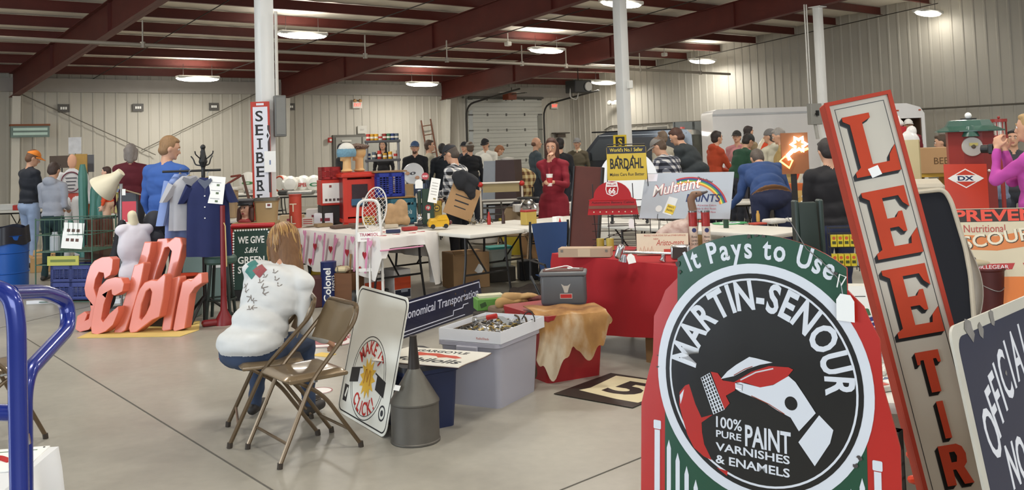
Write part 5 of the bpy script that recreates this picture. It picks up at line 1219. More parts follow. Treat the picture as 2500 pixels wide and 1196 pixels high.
# oval wire net and white hand truck in front of the heart table
hq = F(905, 752); T = thing('white_hand_truck', 'white tubular hand truck with a TRAMISOL WORMING FEED plate', 'hand truck', mw=frame(V((hq.x, hq.y, 0)), 8, 6)); wt = m('dcdad4', .35, coat=.2)
b = MB(); b.tube([(-.135, .02, 0), (-.13, .80, 0), (-.11, 1.10, 0), (-.06, 1.14, .0), (.06, 1.14, .0), (.11, 1.10, 0), (.13, .80, 0), (.135, .02, 0)], .016, wt, 10, fil=.06); obj('frame', b, T)
b = MB(); b.box((0, .40, 0), (.27, .035, .012), wt); b.box((0, .10, 0), (.27, .035, .012), wt); b.tube([(0, .05, 0), (0, .70, 0)], .012, wt, 8); obj('crossbar', b, T)
b = MB(); b.box((0, .75, .018), (.25, .10, .004), paper); tx = m('a82a4a', .6); b.text('TRAMISOL', .032, tx, 0, .755, .0205, w=.20, bold=.01); b.text('WORMING FEED', .018, m('b56a80', .6), 0, .718, .0205, w=.18); obj('name_plate', b, T)
b = MB(); b.box((0, .01, .10), (.30, .012, .20), wt); obj('toe_plate', b, T)
for q in (-1, 1):
    b = MB(); b.M = MT((q * .17, .10, -.07)) @ RY9; b.lathe([(.04, -.02), (.09, -.025), (.10, 0), (.09, .025), (.04, .02)], black, 18); obj('wheel', b, T)
T = thing('wire_net', 'white oval wire net standing behind the white hand truck', 'net', mw=frame(ont(905, 570) + V((0, .02, .0)), 10, 6, -10)); 
b = MB(); ovp = [(.13 * math.cos(t), .27 + .24 * math.sin(t), 0) for t in [2 * math.pi * k / 36 for k in range(36)]]; b.tube(ovp, .008, wt, 8, True); b.tube([(0, .04, 0), (-.01, .0, 0)], .008, wt, 8); obj('hoop', b, T)
b = MB()
for k in range(-9, 10):
    for sg in (-1, 1):
        pts = []
        for j in range(40):
            t = -.35 + .7 * j / 39; x, y = t * .7 + k * .05, .27 + sg * t * .8
            if (x / .13) ** 2 + ((y - .27) / .24) ** 2 < 1: pts.append((x, y, 0))
        if len(pts) > 1: b.tube([pts[0], pts[-1]], .0022, wt, 4, cap=False)
obj('mesh', b, T)
# tall blue can, wooden box with sticks, yellow book, things before the cloth
T = thing('tall_can', 'tall navy can with white lettering running upwards beside the wooden box', 'can', F(804, 748) + V((0, 0, 0)), 0); b = MB(); b.lathe([(.085, 0), (.088, .01), (.085, .02), (.085, .47), (.088, .48), (.08, .485)], m('1c2a5c', .35, v=.1), 30); b.text('Colonel', .075, paper, 0, 0, X=MT((0.0, -.088, .24)) @ RX9 @ RZ9, va='C', w=.36, bold=.02); b.text('PAINTS', .03, paper, 0, 0, X=MT((.06, -.07, .26)) @ M.Rotation(R(35), 4, 'Z') @ RX9 @ RZ9, va='C', w=.16); obj('body', b, T)
wq = F(832, 752); T = thing('wood_box', 'old brown wooden box with sticks standing in it, before the heart cloth', 'box', V((wq.x + .04, wq.y + .20, 0)), R(-24)); wbm = m('6d472a', .7, v=.25, sc=3, st=(1, 1, 6), b=.15)
b = MB(); b.box((0, 0, .01), (.32, .30, .02), wbm)
for q in (-1, 1): b.box((0, q * .145, .18), (.32, .018, .36), wbm); b.box((q * .155, 0, .18), (.018, .272, .36), wbm)
b.box((-.10, -.156, .2), (.012, .004, .08), m('9a9a98', .4, .8)); obj('body', b, T)
WB = V((wq.x + .04, wq.y + .20, 0))
for k, (dx, dy, tl_, ln_, c, lb) in enumerate(((.05, .0, 16, .62, '8a6b45', 'brown stick leaning out of the wooden box, tallest'), (.0, .05, 4, .52, '9a7a50', 'pale stick standing upright in the wooden box'))):
    b = MB(); b.tube([(0, 0, 0), (0, 0, ln_)], .012, m(c, .7), 8); o = one('wooden_stick', lb, 'stick', b, WB + V((dx, dy, .023)), group='sticks in the wooden box'); o.rotation_euler = (0, R(tl_), 0)
b = MB(); b.box((0, 0, .03), (.20, .14, .06), m('cfc09a', .6), bev=.02); b.text('I', .05, ink, 0, -.02, X=MT((0, -.071, .03)) @ RX9); one('pale_block', 'pale block marked I lying across the wooden box', 'block', b, WB + V((-.07, -.04, .362)), R(-10))
b = MB(); b.box((0, 0, .16), (.22, .03, .32), m('c9a528', .5)); b.box((-.08, -.016, .28), (.04, .003, .03), m('b0302a', .5)); b.box((0, -.016, .2), (.16, .003, .01), m('7d6a20', .5)); o = one('yellow_book', 'yellow book standing against the heart cloth behind the woman', 'book', b, F(778, 712) + V((0, 0, 0)), R(-18))
T = thing('red_box', 'dark brown crate on the floor under the seated woman\'s arm', 'crate', F(762, 752), R(20)); b = MB(); b.box((0, .1, .16), (.26, .24, .32), m('4a2420', .7, v=.2), bev=.01); obj('body', b, T)
# cartons under the heart table
for dx, dy, w_, d_, h_, c1, lb in ((.12, .55, .26, .30, .30, 'c9c4bd', 'white and orange carton with a car picture under the heart table, left'), (.45, .50, .22, .30, .33, 'cfcac4', 'white and orange carton under the heart table, right')):
    b = MB(); b.box((0, 0, h_ / 2), (w_, d_, h_), m(c1, .6, v=.1), bev=.004); b.box((0, -d_ / 2 - .001, h_ * .55), (w_ * .96, .002, h_ * .4), m('c2451f', .5)); b.box((0, -d_ / 2 - .002, h_ * .2), (w_ * .9, .002, h_ * .25), m('1d2233', .5)); b.box((.02, -d_ / 2 - .003, h_ * .3), (w_ * .4, .002, h_ * .12), m('8d929c', .4))
    one('oil_carton', lb, 'box', b, NH + HV @ V((dx + .05, dy, 0)), HALL, 'oil cartons')
b = MB(); b.box((0, 0, .11), (.5, .34, .22), card, bev=.005); one('cardboard_box', 'low cardboard box behind the cartons under the heart table', 'box', b, NH + HV @ V((.36, 1.15, 0)), HALL)

# ---------------------------------------------------------------- white tables in the middle, chairs, boxes
NW = V((-.50, 10.09, 0)); folding_table('white folding table with bare top right of the heart cloth', NW, W=.76, L=1.83)
folding_table('short white folding table behind the blue camp chair', NW + D1 * .80 + D2 * .35 , W=.76, L=1.5)
c1_ = F(1140, 706); T = thing('cardboard_box', 'big plain cardboard box on the floor under the white folding table', 'box', V((c1_.x - .02, c1_.y + .22, 0)), R(24)); b = MB(); b.box((0, 0, .21), (.46, .40, .42), card, bev=.006); b.box((.10, -.202, .22), (.09, .003, .10), paper, rot=(0, 35, 0)); obj('body', b, T); b = MB(); b.box((-.10, -.22, .43), (.26, .10, .006), card, rot=(20, 0, 0)); obj('flap', b, T)
q = F(1218, 690); T = thing('plastic_bin', 'clear plastic bin with teal lid on a carton, under the white table', 'bin', V((q.x, q.y + .2, .18)), R(20)); b = MB(); b.add(*(lambda t: (t.v, t.f, m('c5cfc9', .2, al=.45)))(tub(.30, .26, .22, white))); obj('body', b, T); b = MB(); b.prism(rrect(.32, .28, .03), .025, m('2a9a90', .4), .22); obj('lid', b, T)
b = MB(); b.box((0, 0, .09), (.34, .30, .178), m('4a443c', .8), bev=.006); one('carton', 'dark grey carton under the clear plastic bin', 'box', b, V((q.x, q.y + .2, 0)), R(20))
q = F(1256, 652); chair((q.x + .02, q.y + .2, 0), 165, 'tan folding chair with its back to the short white table')
q = F(1275, 560); chair((.36, 26.5, 0), 150, 'tan folding chair standing far behind the man in plaid')
T = thing('camp_chair', 'folded-out camp chair with blue cloth back and black poles', 'chair', V((.33, 9.30, 0)), R(200)); nb2 = m('27406a', .85, v=.1, sc=12)
b = MB(); b.grid(lambda i, j: ((-.19 + .38 * i) * (.55 + .45 * j ** .7), -.02 - .05 * math.sin(math.pi * i) + .06 * (1 - j), .36 + .54 * j), 10, 10, nb2, thick=.006); obj('back_cloth', b, T)
b = MB(); b.grid(lambda i, j: (-.19 + .38 * i, .05 + .36 * j, .36 + .06 * (abs(i - .5) * 2) ** 2 + .03 * j), 10, 8, nb2, thick=.006); obj('seat_cloth', b, T)
for q_ in (-1, 1):
    b = MB(); b.tube([(q_ * .21, -.04, .36), (q_ * .20, -.03, .92)], .013, black, 8); b.tube([(q_ * .20, .42, .42), (q_ * .16, .1, .2), (q_ * .26, -.12, .02)], .012, black, 8); b.tube([(q_ * .21, -.04, .40), (q_ * .16, .1, .2), (q_ * .26, .40, .02)], .012, black, 8); b.cyl((q_ * .26, -.12, 0), (q_ * .26, -.12, .02), .018, black); b.cyl((q_ * .26, .40, 0), (q_ * .26, .40, .02), .018, black); b.tube([(q_ * .215, -.03, .55), (q_ * .23, .40, .55), (q_ * .2, .42, .42)], .011, black, 8); obj('pole', b, T)
pr = [('e', V((0, 0, .07)), (.26, .14, .075), None, 'g'), ('e', V((.14, .04, .08)), (.14, .12, .08), None, 'g')]; o = blob('black_bag', pr, {'g': m('2a2019', .8, v=.3, sc=9)}, .015, smooth=2, wr={'g': .02}); o.location = F(1300, 726); o.name = 'black_bag'; tag(o, 'slumped dark brown bag on the floor before the camp chair', 'bag')
b = MB(); b.box((0, 0, .12), (.24, .2, .24), m('1d1b1c', .7), bev=.01); one('black_case', 'black case on the floor behind the camp chair', 'case', b, V((.12, 11.9, 0)), R(10))
b = MB(); b.box((0, 0, .14), (.2, .2, .28), card, bev=.005); one('carton', 'small cardboard box right of the black case behind the camp chair', 'box', b, V((.38, 12.1, 0)), R(10))
# ---------------------------------------------------------------- red table and its goods
NR = V((1.44, 6.58, 0)); folding_table('folding table under the red cloth', NR, top='8d8576', L=1.83)
rcl = m('a3171f', .85, v=.10, sc=5, b=.25)
def rdrop(u):
    d = u * 2 * (.76 + 1.83)
    return .56 + .05 * math.sin(d * 2.2) if d > 3.2 or d < .8 else .45
one('tablecloth', 'deep red cloth hanging low over the long table', 'tablecloth', cloth(.76, 1.83, .742, rdrop, rcl, .022, 6, ns=160), NR, HALL)
b = MB(); b.box((0, 0, .33), (.07, .07, .66), m('8a6a44', .7, v=.2)); one('wood_post', 'short wooden post standing under the front edge of the red cloth', 'post', b, F(1597, 888) + V((0, .06, 0)), HALL)
ZR = .757
def onr(x, y, z=ZR): p = F(x, y, z); return V((p.x, p.y, z))
b = MB(); b.box((0, 0, .035), (.42, .15, .07), m('b39a80', .7, v=.08)); b.box((0, -.076, .035), (.10, .002, .06), m('c9b294', .6))
for x in (-.18, .18): b.box((x, -.077, .05), (.02, .002, .02), m('8b8378', .4, .6))
one('flat_carton', 'long flat tan carton at the back left corner of the red table', 'box', b, onr(1432, 628) + V((0, .08, 0)), R(-14))
T = thing('mat_carton', 'cream carton with red script lettering standing on the red table', 'box', mw=frame(onr(1618, 622), -12, 12)); mc_ = m('dcd0b4', .6, v=.04)
b = MB(); b.box((0, .085, -.02), (.41, .17, .04), mc_); obj('box', b, T); b = MB(); rt_ = m('b3392a', .6); b.text('PROTECT YOUR STOVE TOP and OTHER SURFACES', .012, rt_, .02, .148, .0005, w=.33); b.text('Aristo-mats', .045, rt_, .06, .075, .0005, w=.22, shear=.35); b.box((.09, .03, .0008), (.16, .03, .001), m('c0402e', .6)); b.text('NEW', .012, rt_, -.05, .12, .0005)
for k in range(4): b.tube([(-.19 + .03 * k, .01, .001), (-.175 + .03 * k, .06 + .01 * (k % 2), .001), (-.16 + .03 * k, .02, .001)], .0015, m('c98a78', .6), 4)
obj('print', b, T)
# chrome hailer pair
q1, q2 = onr(1522, 640), onr(1655, 640); dx = (q2 - q1); T = thing('chrome_mirror', 'chrome double ended mirror bar with square heads on the red table', 'mirror', q1 + V((0, .04, 0)), math.atan2(dx.y, dx.x)); Lm = dx.length
b = MB(); b.tube([(0, 0, .07), (Lm, 0, .055)], .013, chrome, 12); obj('bar', b, T)
b = MB(); b.box((-.02, 0, .075), (.055, .09, .11), chrome, rot=(0, 20, 0), bev=.02, seg=3); b.cyl((.0, 0, 0), (.01, 0, .05), .035, chrome, r2=.02); obj('head', b, T)
b = MB(); b.box((Lm + .03, 0, .07), (.14, .10, .11), chrome, bev=.02, seg=3); b.box((Lm + .03, -.052, .07), (.11, .004, .085), m('4a433f', .3, .5)); obj('head', b, T)
b = MB(); b.tube([(Lm - .1, 0, .045), (Lm - .12, -.03, .012), (Lm - .09, -.03, .0)], .009, chrome, 8); b.cyl((Lm - .1, 0, 0), (Lm - .1, 0, .05), .018, chrome); obj('clamp', b, T)
b = MB(); b.prism([(-.03, 0), (.03, 0), (.03, .05), (.012, .072), (-.012, .072), (-.03, .05)], .0015, paper); o = one('price_tag', 'white price tag leaning before the chrome mirror', 'tag', b, mw=frame(onr(1543, 642) + V((0, -.02, 0)), 5, 20, 10))
# garden dust cans
for x, lb in ((1695, 'left of two tall red and cream Rose Garden Dust cans'), (1726, 'right of two tall red and cream Rose Garden Dust cans')):
    T = thing('dust_can', lb, 'can', onr(x, 614) + V((0, 0, 0)), 0, 'garden dust cans'); b = MB(); b.lathe([(.034, 0), (.034, .32)], m('d6cdb8', .45), 24); b.lathe([(.0345, .205), (.0345, .32)], m('9c2a26', .45, v=.5, sc=40), 24, caps=False); XA = MT((0, -.0348, 0)) @ RX9
    b.prism(circ(.018, 16, 0, .175), .0006, m('2b3a6a', .5), X=XA); b.text('Rose', .016, ink, 0, .115, X=XA); b.text('Garden', .014, ink, 0, .085, X=XA, w=.052); b.text('DUST', .016, ink, 0, .055, X=XA); obj('body', b, T)
    b = MB(); b.lathe([(.036, .318), (.036, .33), (.0, .331)], m('8d8d8a', .3, .9), 24); obj('lid', b, T)
# goose decoy
q = onr(1660, 612); T = thing('goose_decoy', 'grey and pink goose decoy with a long raised neck', 'decoy', q + V((0, .05, 0)), R(-15)); pr = [('e', V((-.02, 0, .13)), (.20, .10, .11), M.Rotation(R(-22), 3, 'Y'), 'body'), ('e', V((-.16, 0, .06)), (.10, .06, .05), M.Rotation(R(-15), 3, 'Y'), 'body'), ('c', V((.10, 0, .20)), V((.13, 0, .32)), .055, .036, 'body'), ('c', V((.13, 0, .32)), V((.115, 0, .41)), .036, .032, 'neck'), ('c', V((.115, 0, .41)), V((.14, 0, .455)), .032, .03, 'neck'), ('c', V((.14, 0, .455)), V((.19, 0, .462)), .03, .024, 'neck'), ('c', V((.19, 0, .462)), V((.25, 0, .475)), .017, .012, 'bill'), ('e', V((0, 0, .015)), (.10, .08, .02), None, 'neck')]
blob('body', pr, {'body': m('a48478', .6, v=.4, sc=14, h2='c9b4a8'), 'neck': m('7b5c46', .55, v=.2), 'bill': m('4d4541', .5)}, .009, T)
b = MB()
for sg in (-1, 1): b.sph((.165, sg * .026, .468), .006, black, 8)
obj('eye', b, T)
# multi tint sign on a wire easel
pm_ = P(1668, 534, 8.0); T = thing('paint_store_sign', 'pale grey sign reading Multitint PAINTS with a rainbow, on a wire easel', 'sign', mw=frame(pm_, -30, 26)); pg = m('a9b0b8', .4, v=.04)
SWm, SHm = .80, .425
b = MB(); b.box((0, SHm / 2, -.004), (SWm, SHm, .008), pg, bev=.002); obj('panel', b, T)
b = MB()
for k, c in enumerate(('b03a3a', '2c3a7a', '3f8a5a', 'd9c04a', 'c9753a')):
    r1, r2 = .36 - .013 * k, .36 - .013 * (k + 1); ar = lambda r: [(.02 + r * math.cos(R(a)) * 1.02, .03 + r * .98 * math.sin(R(a))) for a in range(20, 111, 6)]
    b.prism(ar(r1) + ar(r2)[::-1], .0006, m(c, .5), .0002)
obj('rainbow', b, T)
b = MB(); sc_ = m('e9e4e0', .4); b.text('Multitint', .095, m('b23a3c', .5), -.085, .245, .0008, w=.44, shear=.3, rot=11, bold=.035); b.text('Multitint', .095, sc_, -.085, .245, .0016, w=.44, shear=.3, rot=11, bold=.012); b.text('PAINTS', .066, m('20305c', .5), .155, .155, .0008, w=.30, shear=.12, bold=.02)
for k, tx_ in enumerate(('All in Attractive Colors', 'Available in Any Finish', 'Every Type of Surface')): b.text(tx_, .016, m('b0606a', .6), .165, .115 - .03 * k, .0008, w=.22)
b.text('Match-Mated', .022, ink, .15, .345, .0012, w=.14, rot=-18); obj('lettering', b, T)
b = MB(); b.box((-.13, .115, .001), (.085, .16, .0012), m('d5d8d8', .4), rot=(0, 0, -16)); b.box((-.125, .085, .0018), (.08, .08, .0012), m('d6b93f', .5), rot=(0, 0, -16)); b.text('PAINTS', .018, ink, -.122, .095, .0028, rot=-16, w=.06); b.text('ENAMELS', .018, ink, -.128, .065, .0028, rot=-16, w=.065); b.prism(circ(.03, 14, -.23, .09), .001, m('d8d8d6', .5), .0008); obj('can_picture', b, T)
b = MB(); b.box((-.33, .38, .001), (.10, .07, .001), m('d9d6de', .6)); obj('price_label', b, T)
b = MB(); inv = T.matrix_world.inverted()
for x in (-.22, .12):
    a0 = V((x, .0, .02)); g0 = T.matrix_world @ V((x, 0, -.02)); g1 = V((g0.x - .03, g0.y - .05, ZR)); g2 = V((g0.x + .12, g0.y + .16, ZR)); tp = T.matrix_world @ V((x, .22, -.012))
    b.tube([inv @ g1, V((x, -.01, -.012)), V((x, -.01, .03)), V((x, .03, .03))], .003, black, 5); b.tube([inv @ g1, inv @ tp, inv @ g2], .003, black, 5)
b.tube([(-.22, .1, -.012), (.12, .1, -.012)], .003, black, 5); obj('wire_easel', b, T)
# cable rack with shield sign
q = onr(1500, 612); T = thing('cable_rack', 'wire rack topped with a red arched board and a white 66 shield', 'rack', mw=frame(q, -14, 0)); rp = m('b01c22', .35, v=.06)
b = MB()
for x in (-.17, .17): b.tube([(x, 0, .06), (x, 0, .0), (x, .0, -.16), (x, .02, -.16), (x, .30, -.05), (x, .56, -.03)], .004, black, 5)
for v in (.04, .09, .16, .22, .30): b.tube([(-.19, v, -.05), (.19, v, -.05)], .003, black, 5)
b.tube([(-.20, .01, .06), (.20, .01, .06)], .003, black, 5); b.tube([(-.17, .06, -.04), (.17, .20, -.04)], .003, black, 5); obj('wire_frame', b, T)
b = MB(); ao = [(-.215, .30), (.215, .30), (.195, .425), (.16, .445)] + [(.16 * math.cos(R(a)), .445 + .135 * math.sin(R(a))) for a in range(15, 180, 15)] + [(-.16, .445), (-.195, .425)]
b.prism(ao, .014, rp, -.014); b.box((0, .365, .012), (.40, .024, .02), m('7a4a38', .6, v=.25)); b.tube([(-.2, .425, .002), (.2, .425, .002)], .004, rp, 5); obj('panel', b, T)
b = MB(); shd = [(-.05, .55), (-.045, .575), (0, .57), (.045, .575), (.05, .55), (.055, .515), (.045, .475), (0, .455), (-.045, .475), (-.055, .515)]; b.prism(shd, .001, paper, .0); b.prism([(x * .86, .515 + (y - .515) * .86) for x, y in shd][5:] + [(-.045, .535), (.045, .535)], .0008, rp, .001) ; b.text('66', .045, paper, 0, .478, .002, bold=.03, w=.06); b.text('PHILLIPS', .016, rp, 0, .545, .001, w=.075, bold=.02); obj('shield_emblem', b, T)
b = MB(); b.text('Automotive Battery Cables', .018, m('5a1014', .5), 0, .395, .0012, w=.36, shear=.1, bold=.01)
for k in range(7): b.cyl((-.16 + .053 * k, .325, .0), (-.16 + .053 * k, .325, .006), .006, m('d9c9a8', .4), n=8)
obj('lettering', b, T)
b = MB(); b.prism([(-.022, 0), (.022, 0), (.022, .06), (.01, .078), (-.01, .078), (-.022, .06)], .0015, paper); b.tube([(0, .075, .001), (-.006, .12, .001)], .001, ink, 4); one('price_tag', 'white tag hanging from the right end of the red arched board', 'tag', b, mw=frame(q + M.Rotation(R(-14), 3, 'Z') @ V((.155, -.03, .19)), -14))
for k, (x, c) in enumerate(((1468, 'a8963a'), (1492, 'b7a74a'))):
    b = MB(); b.lathe([(.032, 0), (.032, .10), (.0, .10)], m(c, .45, v=.1), 20); one('oil_can', ('left' if k == 0 else 'right') + ' small yellow can under the red arched rack', 'can', b, onr(x, 613) + V((0, .06, 0)), 0, 'small yellow cans')
# bardahl rack
q = onr(1540, 603); T = thing('wire_rack', 'tall wire rack holding a yellow and black BARDAHL sign', 'rack', mw=frame(q + V((0, .05, 0)), -8, 0)); Hr = P(1532, 352, q.y + .05).z - ZR
b = MB()
for x in (-.18, .18):
    b.tube([(x, 0, .08), (x, 0, -.10), (x * 1.02, Hr * .42, -.06), (x * .9, Hr, -.03)], .004, black, 5)
for v in (.03, .10, .18, .26, .34, .40): b.tube([(-.185, v, .06 - v * .2), (.185, v, .06 - v * .2)], .003, black, 5); b.tube([(-.185, v, -.09 + v * .1), (.185, v, -.09 + v * .1)], .003, black, 5); b.tube([(-.185, v, .06 - v * .2), (-.185, v, -.09 + v * .1)], .003, black, 5); b.tube([(.185, v, .06 - v * .2), (.185, v, -.09 + v * .1)], .003, black, 5)
b.tube([(-.162, Hr, -.03), (.162, Hr, -.03)], .005, black, 5); b.tube([(-.17, Hr - .06, -.03), (.17, Hr - .06, -.03)], .003, black, 5); obj('wire_frame', b, T)
b = MB(); v0, v1 = Hr - .315, Hr - .015; yb = m('d4b62c', .35, v=.04); b.prism(rrect(.345, v1 - v0, .015, 3, 0, (v0 + v1) / 2), .004, yb, -.022); b.prism([(-.17, v1 - .065), (.17, v1 - .065), (.17, v1 - .004), (-.17, v1 - .004)], .0006, m('16182a', .4), -.018); obj('sign_panel', b, T)
b = MB(); b.text("World's No.1 Seller", .030, m('e0c53c', .4), 0, v1 - .048, -.0172, w=.29, bold=.02); b.text('BARDAHL', .085, black, 0, v0 + .105, -.0178, w=.29, bold=.025); b.text('Makes Cars Run Better', .026, black, 0, v0 + .04, -.0178, w=.30, bold=.01)
for x in (-.075, .055): b.prism([(x - .014, v0 + .185), (x + .014, v0 + .185), (x, v0 + .225)], .0006, black, -.0178)
b.prism([(-.01, v0 + .11), (.02, v0 + .11), (.005, v0 + .075)], .0006, black, -.0178); obj('lettering', b, T)
# leaning brown cabinet side, white round sign, yellow post sign
T = thing('cabinet_side', 'tall narrow dark brown panel standing behind the red table', 'panel', mw=frame(P(1423, 612, 8.75) * 1.0, -24, 6, -4)); pz = T.matrix_world.translation.z; bp = m('55261a', .7, v=.35, sc=3)
Hh = 1.10; b = MB(); b.box((0, Hh / 2 - pz + .0, -.03), (.275, Hh + 0, .05), bp) ; b = MB(); Ht = (P(1440, 404, 8.85).z) ; b.box((0, (Ht - pz) - (Ht + .0) / 2, -.03), (.275, Ht - .004, .05), bp, bev=.004); obj('panel', b, T)
b = MB(); 
for x in (-.137, .137): b.box((x, (Ht - pz) - Ht / 2, -.025), (.012, Ht - .004, .065), m('1c1513', .5))
obj('edge_strip', b, T)
p = P(1538, 548, 10.9); T = thing('round_sign', 'large round white sign standing behind the yellow BARDAHL rack', 'sign', mw=frame(V((p.x, p.y, .742)), -10, 4))
b = MB(); b.prism(circ(.335, 56, 0, .50), .02, m('e2e4e6', .4, v=.03), -.02); obj('disc', b, T); b = MB()
for x in (-.2, .2): b.box((x, .1, -.01), (.03, .2, .03), black); b.box((x, .01, 0), (.03, .02, .3), black)
obj('stand', b, T)
p = P(1524, 462, 17.95); zz = p.z; T = thing('post_sign', 'tall narrow yellow and black sign fixed to the middle column', 'sign', mw=frame(P(1520, 505, 17.95), 12)); ht_ = P(1524, 329, 17.95).z - P(1520, 505, 17.95).z
b = MB(); b.box((0, ht_ / 2, 0), (.26, ht_, .02), yb); b.box((0, ht_ / 2, .011), (.18, ht_ - .07, .002), black); obj('panel', b, T)
b = MB()
for k, ch in enumerate(('S', '', '', '', '1', '0')): b.text(ch, .13, yb, 0, ht_ - .20 - .19 * k, .0125, bold=.03)
obj('lettering', b, T)

# ---------------------------------------------------------------- white tables right of the middle, goods and stools
NT = V((2.42, 9.02, 0)); folding_table('white folding table with flat signs behind the paint sign', NT); folding_table('white folding table behind the red arched board', NT - D2 * 1.85)
ZT_ = .742
def onw(x, y, z=ZT_): p = F(x, y, z); return V((p.x, p.y, z))
T = thing('round_pepsi_sign', 'round green sign with a blue and white roundel lying on the white table', 'sign', onw(1782, 545), R(20)); b = MB(); b.prism(circ(.20, 32, r2=.16), .006, m('3f9a5c', .4)); b.prism(circ(.12, 28, r2=.09), .001, m('dfe3ea', .4), .006); b.text('266', .07, m('22306a', .4), 0, -.03, .0072, bold=.03); obj('disc', b, T)
T.name = 'round_sign'
for x, y, w_, d_, h_, c, rz, lb, nm in ((1850, 548, .16, .12, .02, 'b0402f', 20, 'red and black flat card lying beside the round green sign', 'flat_card'), (1890, 545, .22, .16, .05, 'd8d6d0', 30, 'bunched white plastic bag on the right end of the white table', 'plastic_bag'), (1930, 541, .10, .10, .04, 'dedcd6', 10, 'small white packet at the right end of the white table', 'packet'), (1640, 548, .20, .14, .02, 'd9d4c8', -20, 'cream flat carton on the white table behind the goose decoy', 'flat_card'), (1700, 542, .16, .1, .015, 'b33a34', 15, 'red flat sign lying on the white table left of the round green sign', 'flat_card')):
    b = MB(); b.box((0, 0, h_ / 2), (w_, d_, h_), m(c, .5, v=.15, sc=20), bev=h_ * .4, seg=2); one(nm, lb, nm.replace('_', ' '), b, onw(x, y), R(rz))
T = thing('spray_can', 'small dark green can on the front edge of the white table', 'can', onw(1773, 556), 0); b = MB(); b.lathe([(.028, 0), (.028, .12), (.02, .13)], m('1f3f2c', .35, v=.2), 20); obj('body', b, T); b = MB(); b.lathe([(.024, .13), (.026, .135), (.0, .14)], chrome, 16); obj('lid', b, T)
b = MB(); b.lathe([(.02, 0), (.02, .08), (.012, .1), (.012, .12)], m('c99a4a', .4), 16); one('small_bottle', 'small amber bottle on the white table before the bending man', 'bottle', b, onw(1851, 541))
# dark green folding seat
sp = V((2.16, 6.95, 0)); T = thing('stadium_chair', 'tall dark green padded seat standing folded behind the paint sign', 'seat', sp, R(8)); dgn = m('22302b', .6, v=.1)
b = MB(); b.box((-.03, 0, .93), (.15, .06, .50), dgn, bev=.02, seg=2, rot=(-4, 0, 0)); obj('backrest', b, T); b = MB(); b.box((-.02, .0, .40), (.16, .07, .56), dgn, bev=.02, seg=2); obj('seat', b, T)
b = MB(); b.box((.075, .02, .60), (.035, .08, 1.19), m('2c3b36', .5), bev=.01); b.box((-.115, .02, .60), (.03, .08, 1.19), m('2c3b36', .5), bev=.01); obj('frame', b, T)

# ---------------------------------------------------------------- table behind the two big signs
rz_t = -13.5; NQ = V((1.17, 3.30, 0)); T = folding_table('white folding table behind the red tire sign', NQ, R(rz_t), L=2.75, W=.50, group='white folding tables')
RQ = M.Rotation(R(rz_t), 3, 'Z'); ZQ = .742
def onq(x, y, z=ZQ): p = F(x, y, z); return V((p.x, p.y, z))
T = thing('paper_poster', 'white poster with black words at the far end of the table behind the paint sign', 'poster', mw=frame(onq(2080, 772), -10, 15)); b = MB(); b.box((0, .075, 0), (.20, .15, .003), paper); b.text('th \u2014', .035, ink, .02, .085, .002); b.text('y \u2013', .03, ink, .0, .03, .002); obj('sheet', b, T)
T = thing('license_plate', 'green licence plate tilted on the table behind the paint sign', 'plate', mw=frame(onq(2092, 785), -20, 55, 12)); b = MB(); b.prism(rrect(.15, .075, .01, 3, 0, .04), .002, m('2c5a38', .4)); b.text('LOUISIANA', .02, m('b9c9b0', .5), 0, .035, .0022, w=.11); obj('plate', b, T)
b = MB(); b.box((0, 0, .004), (.13, .09, .008), m('b3a286', .6)); b.box((.01, 0, .0085), (.04, .03, .001), m('9a5a4a', .6)); one('tan_card', 'tan card lying flat before the green licence plate', 'card', b, onq(2085, 815), R(-40))
T = thing('purple_sign', 'small purple and white sign propped against the red tire sign', 'sign', mw=frame(onq(2140, 838), 38, 12, 0)); b = MB(); b.box((0, .06, 0), (.18, .12, .006), paper); b.box((0, .065, .0035), (.155, .095, .001), m('3a3a86', .45)); b.text('SER', .05, paper, -.0, .045, .0042, w=.11, shear=.2); obj('panel', b, T)
T = thing('chrome_clip', 'small chrome clip on the table beside the red tire sign', 'clip', onq(2142, 884), R(10)); b = MB(); b.box((0, 0, .02), (.05, .03, .04), chrome, bev=.012, seg=2); obj('body', b, T)
for x, y, w_, d_, h_, c, rz, lb in ((2115, 906, .15, .10, .02, 'd9d6cc', -30, 'tray of white labels near the front of the table behind the paint sign'), (2110, 930, .16, .09, .012, '5a6a8a', -32, 'blue and red flat sign under the tray of white labels'), (2150, 950, .14, .08, .02, 'cfcac0', 20, 'white paper roll pack at the front of the table beside the tire sign'), (2105, 958, .10, .07, .015, '6a6a3a', -10, 'olive card at the front of the table next to the paint sign')):
    b = MB(); b.box((0, 0, h_ / 2), (w_, d_, h_), m(c, .5, v=.2, sc=25), bev=.003)
    for k in range(3): b.box((-w_ * .3 + w_ * .3 * k, 0, h_ + .001), (w_ * .22, d_ * .7, .002), m('e9e7e0' if k != 1 else 'c0483a', .5))
    one('label_tray' if h_ > .015 else 'flat_sign', lb, 'tray' if h_ > .015 else 'sign', b, onq(x, y), R(rz))
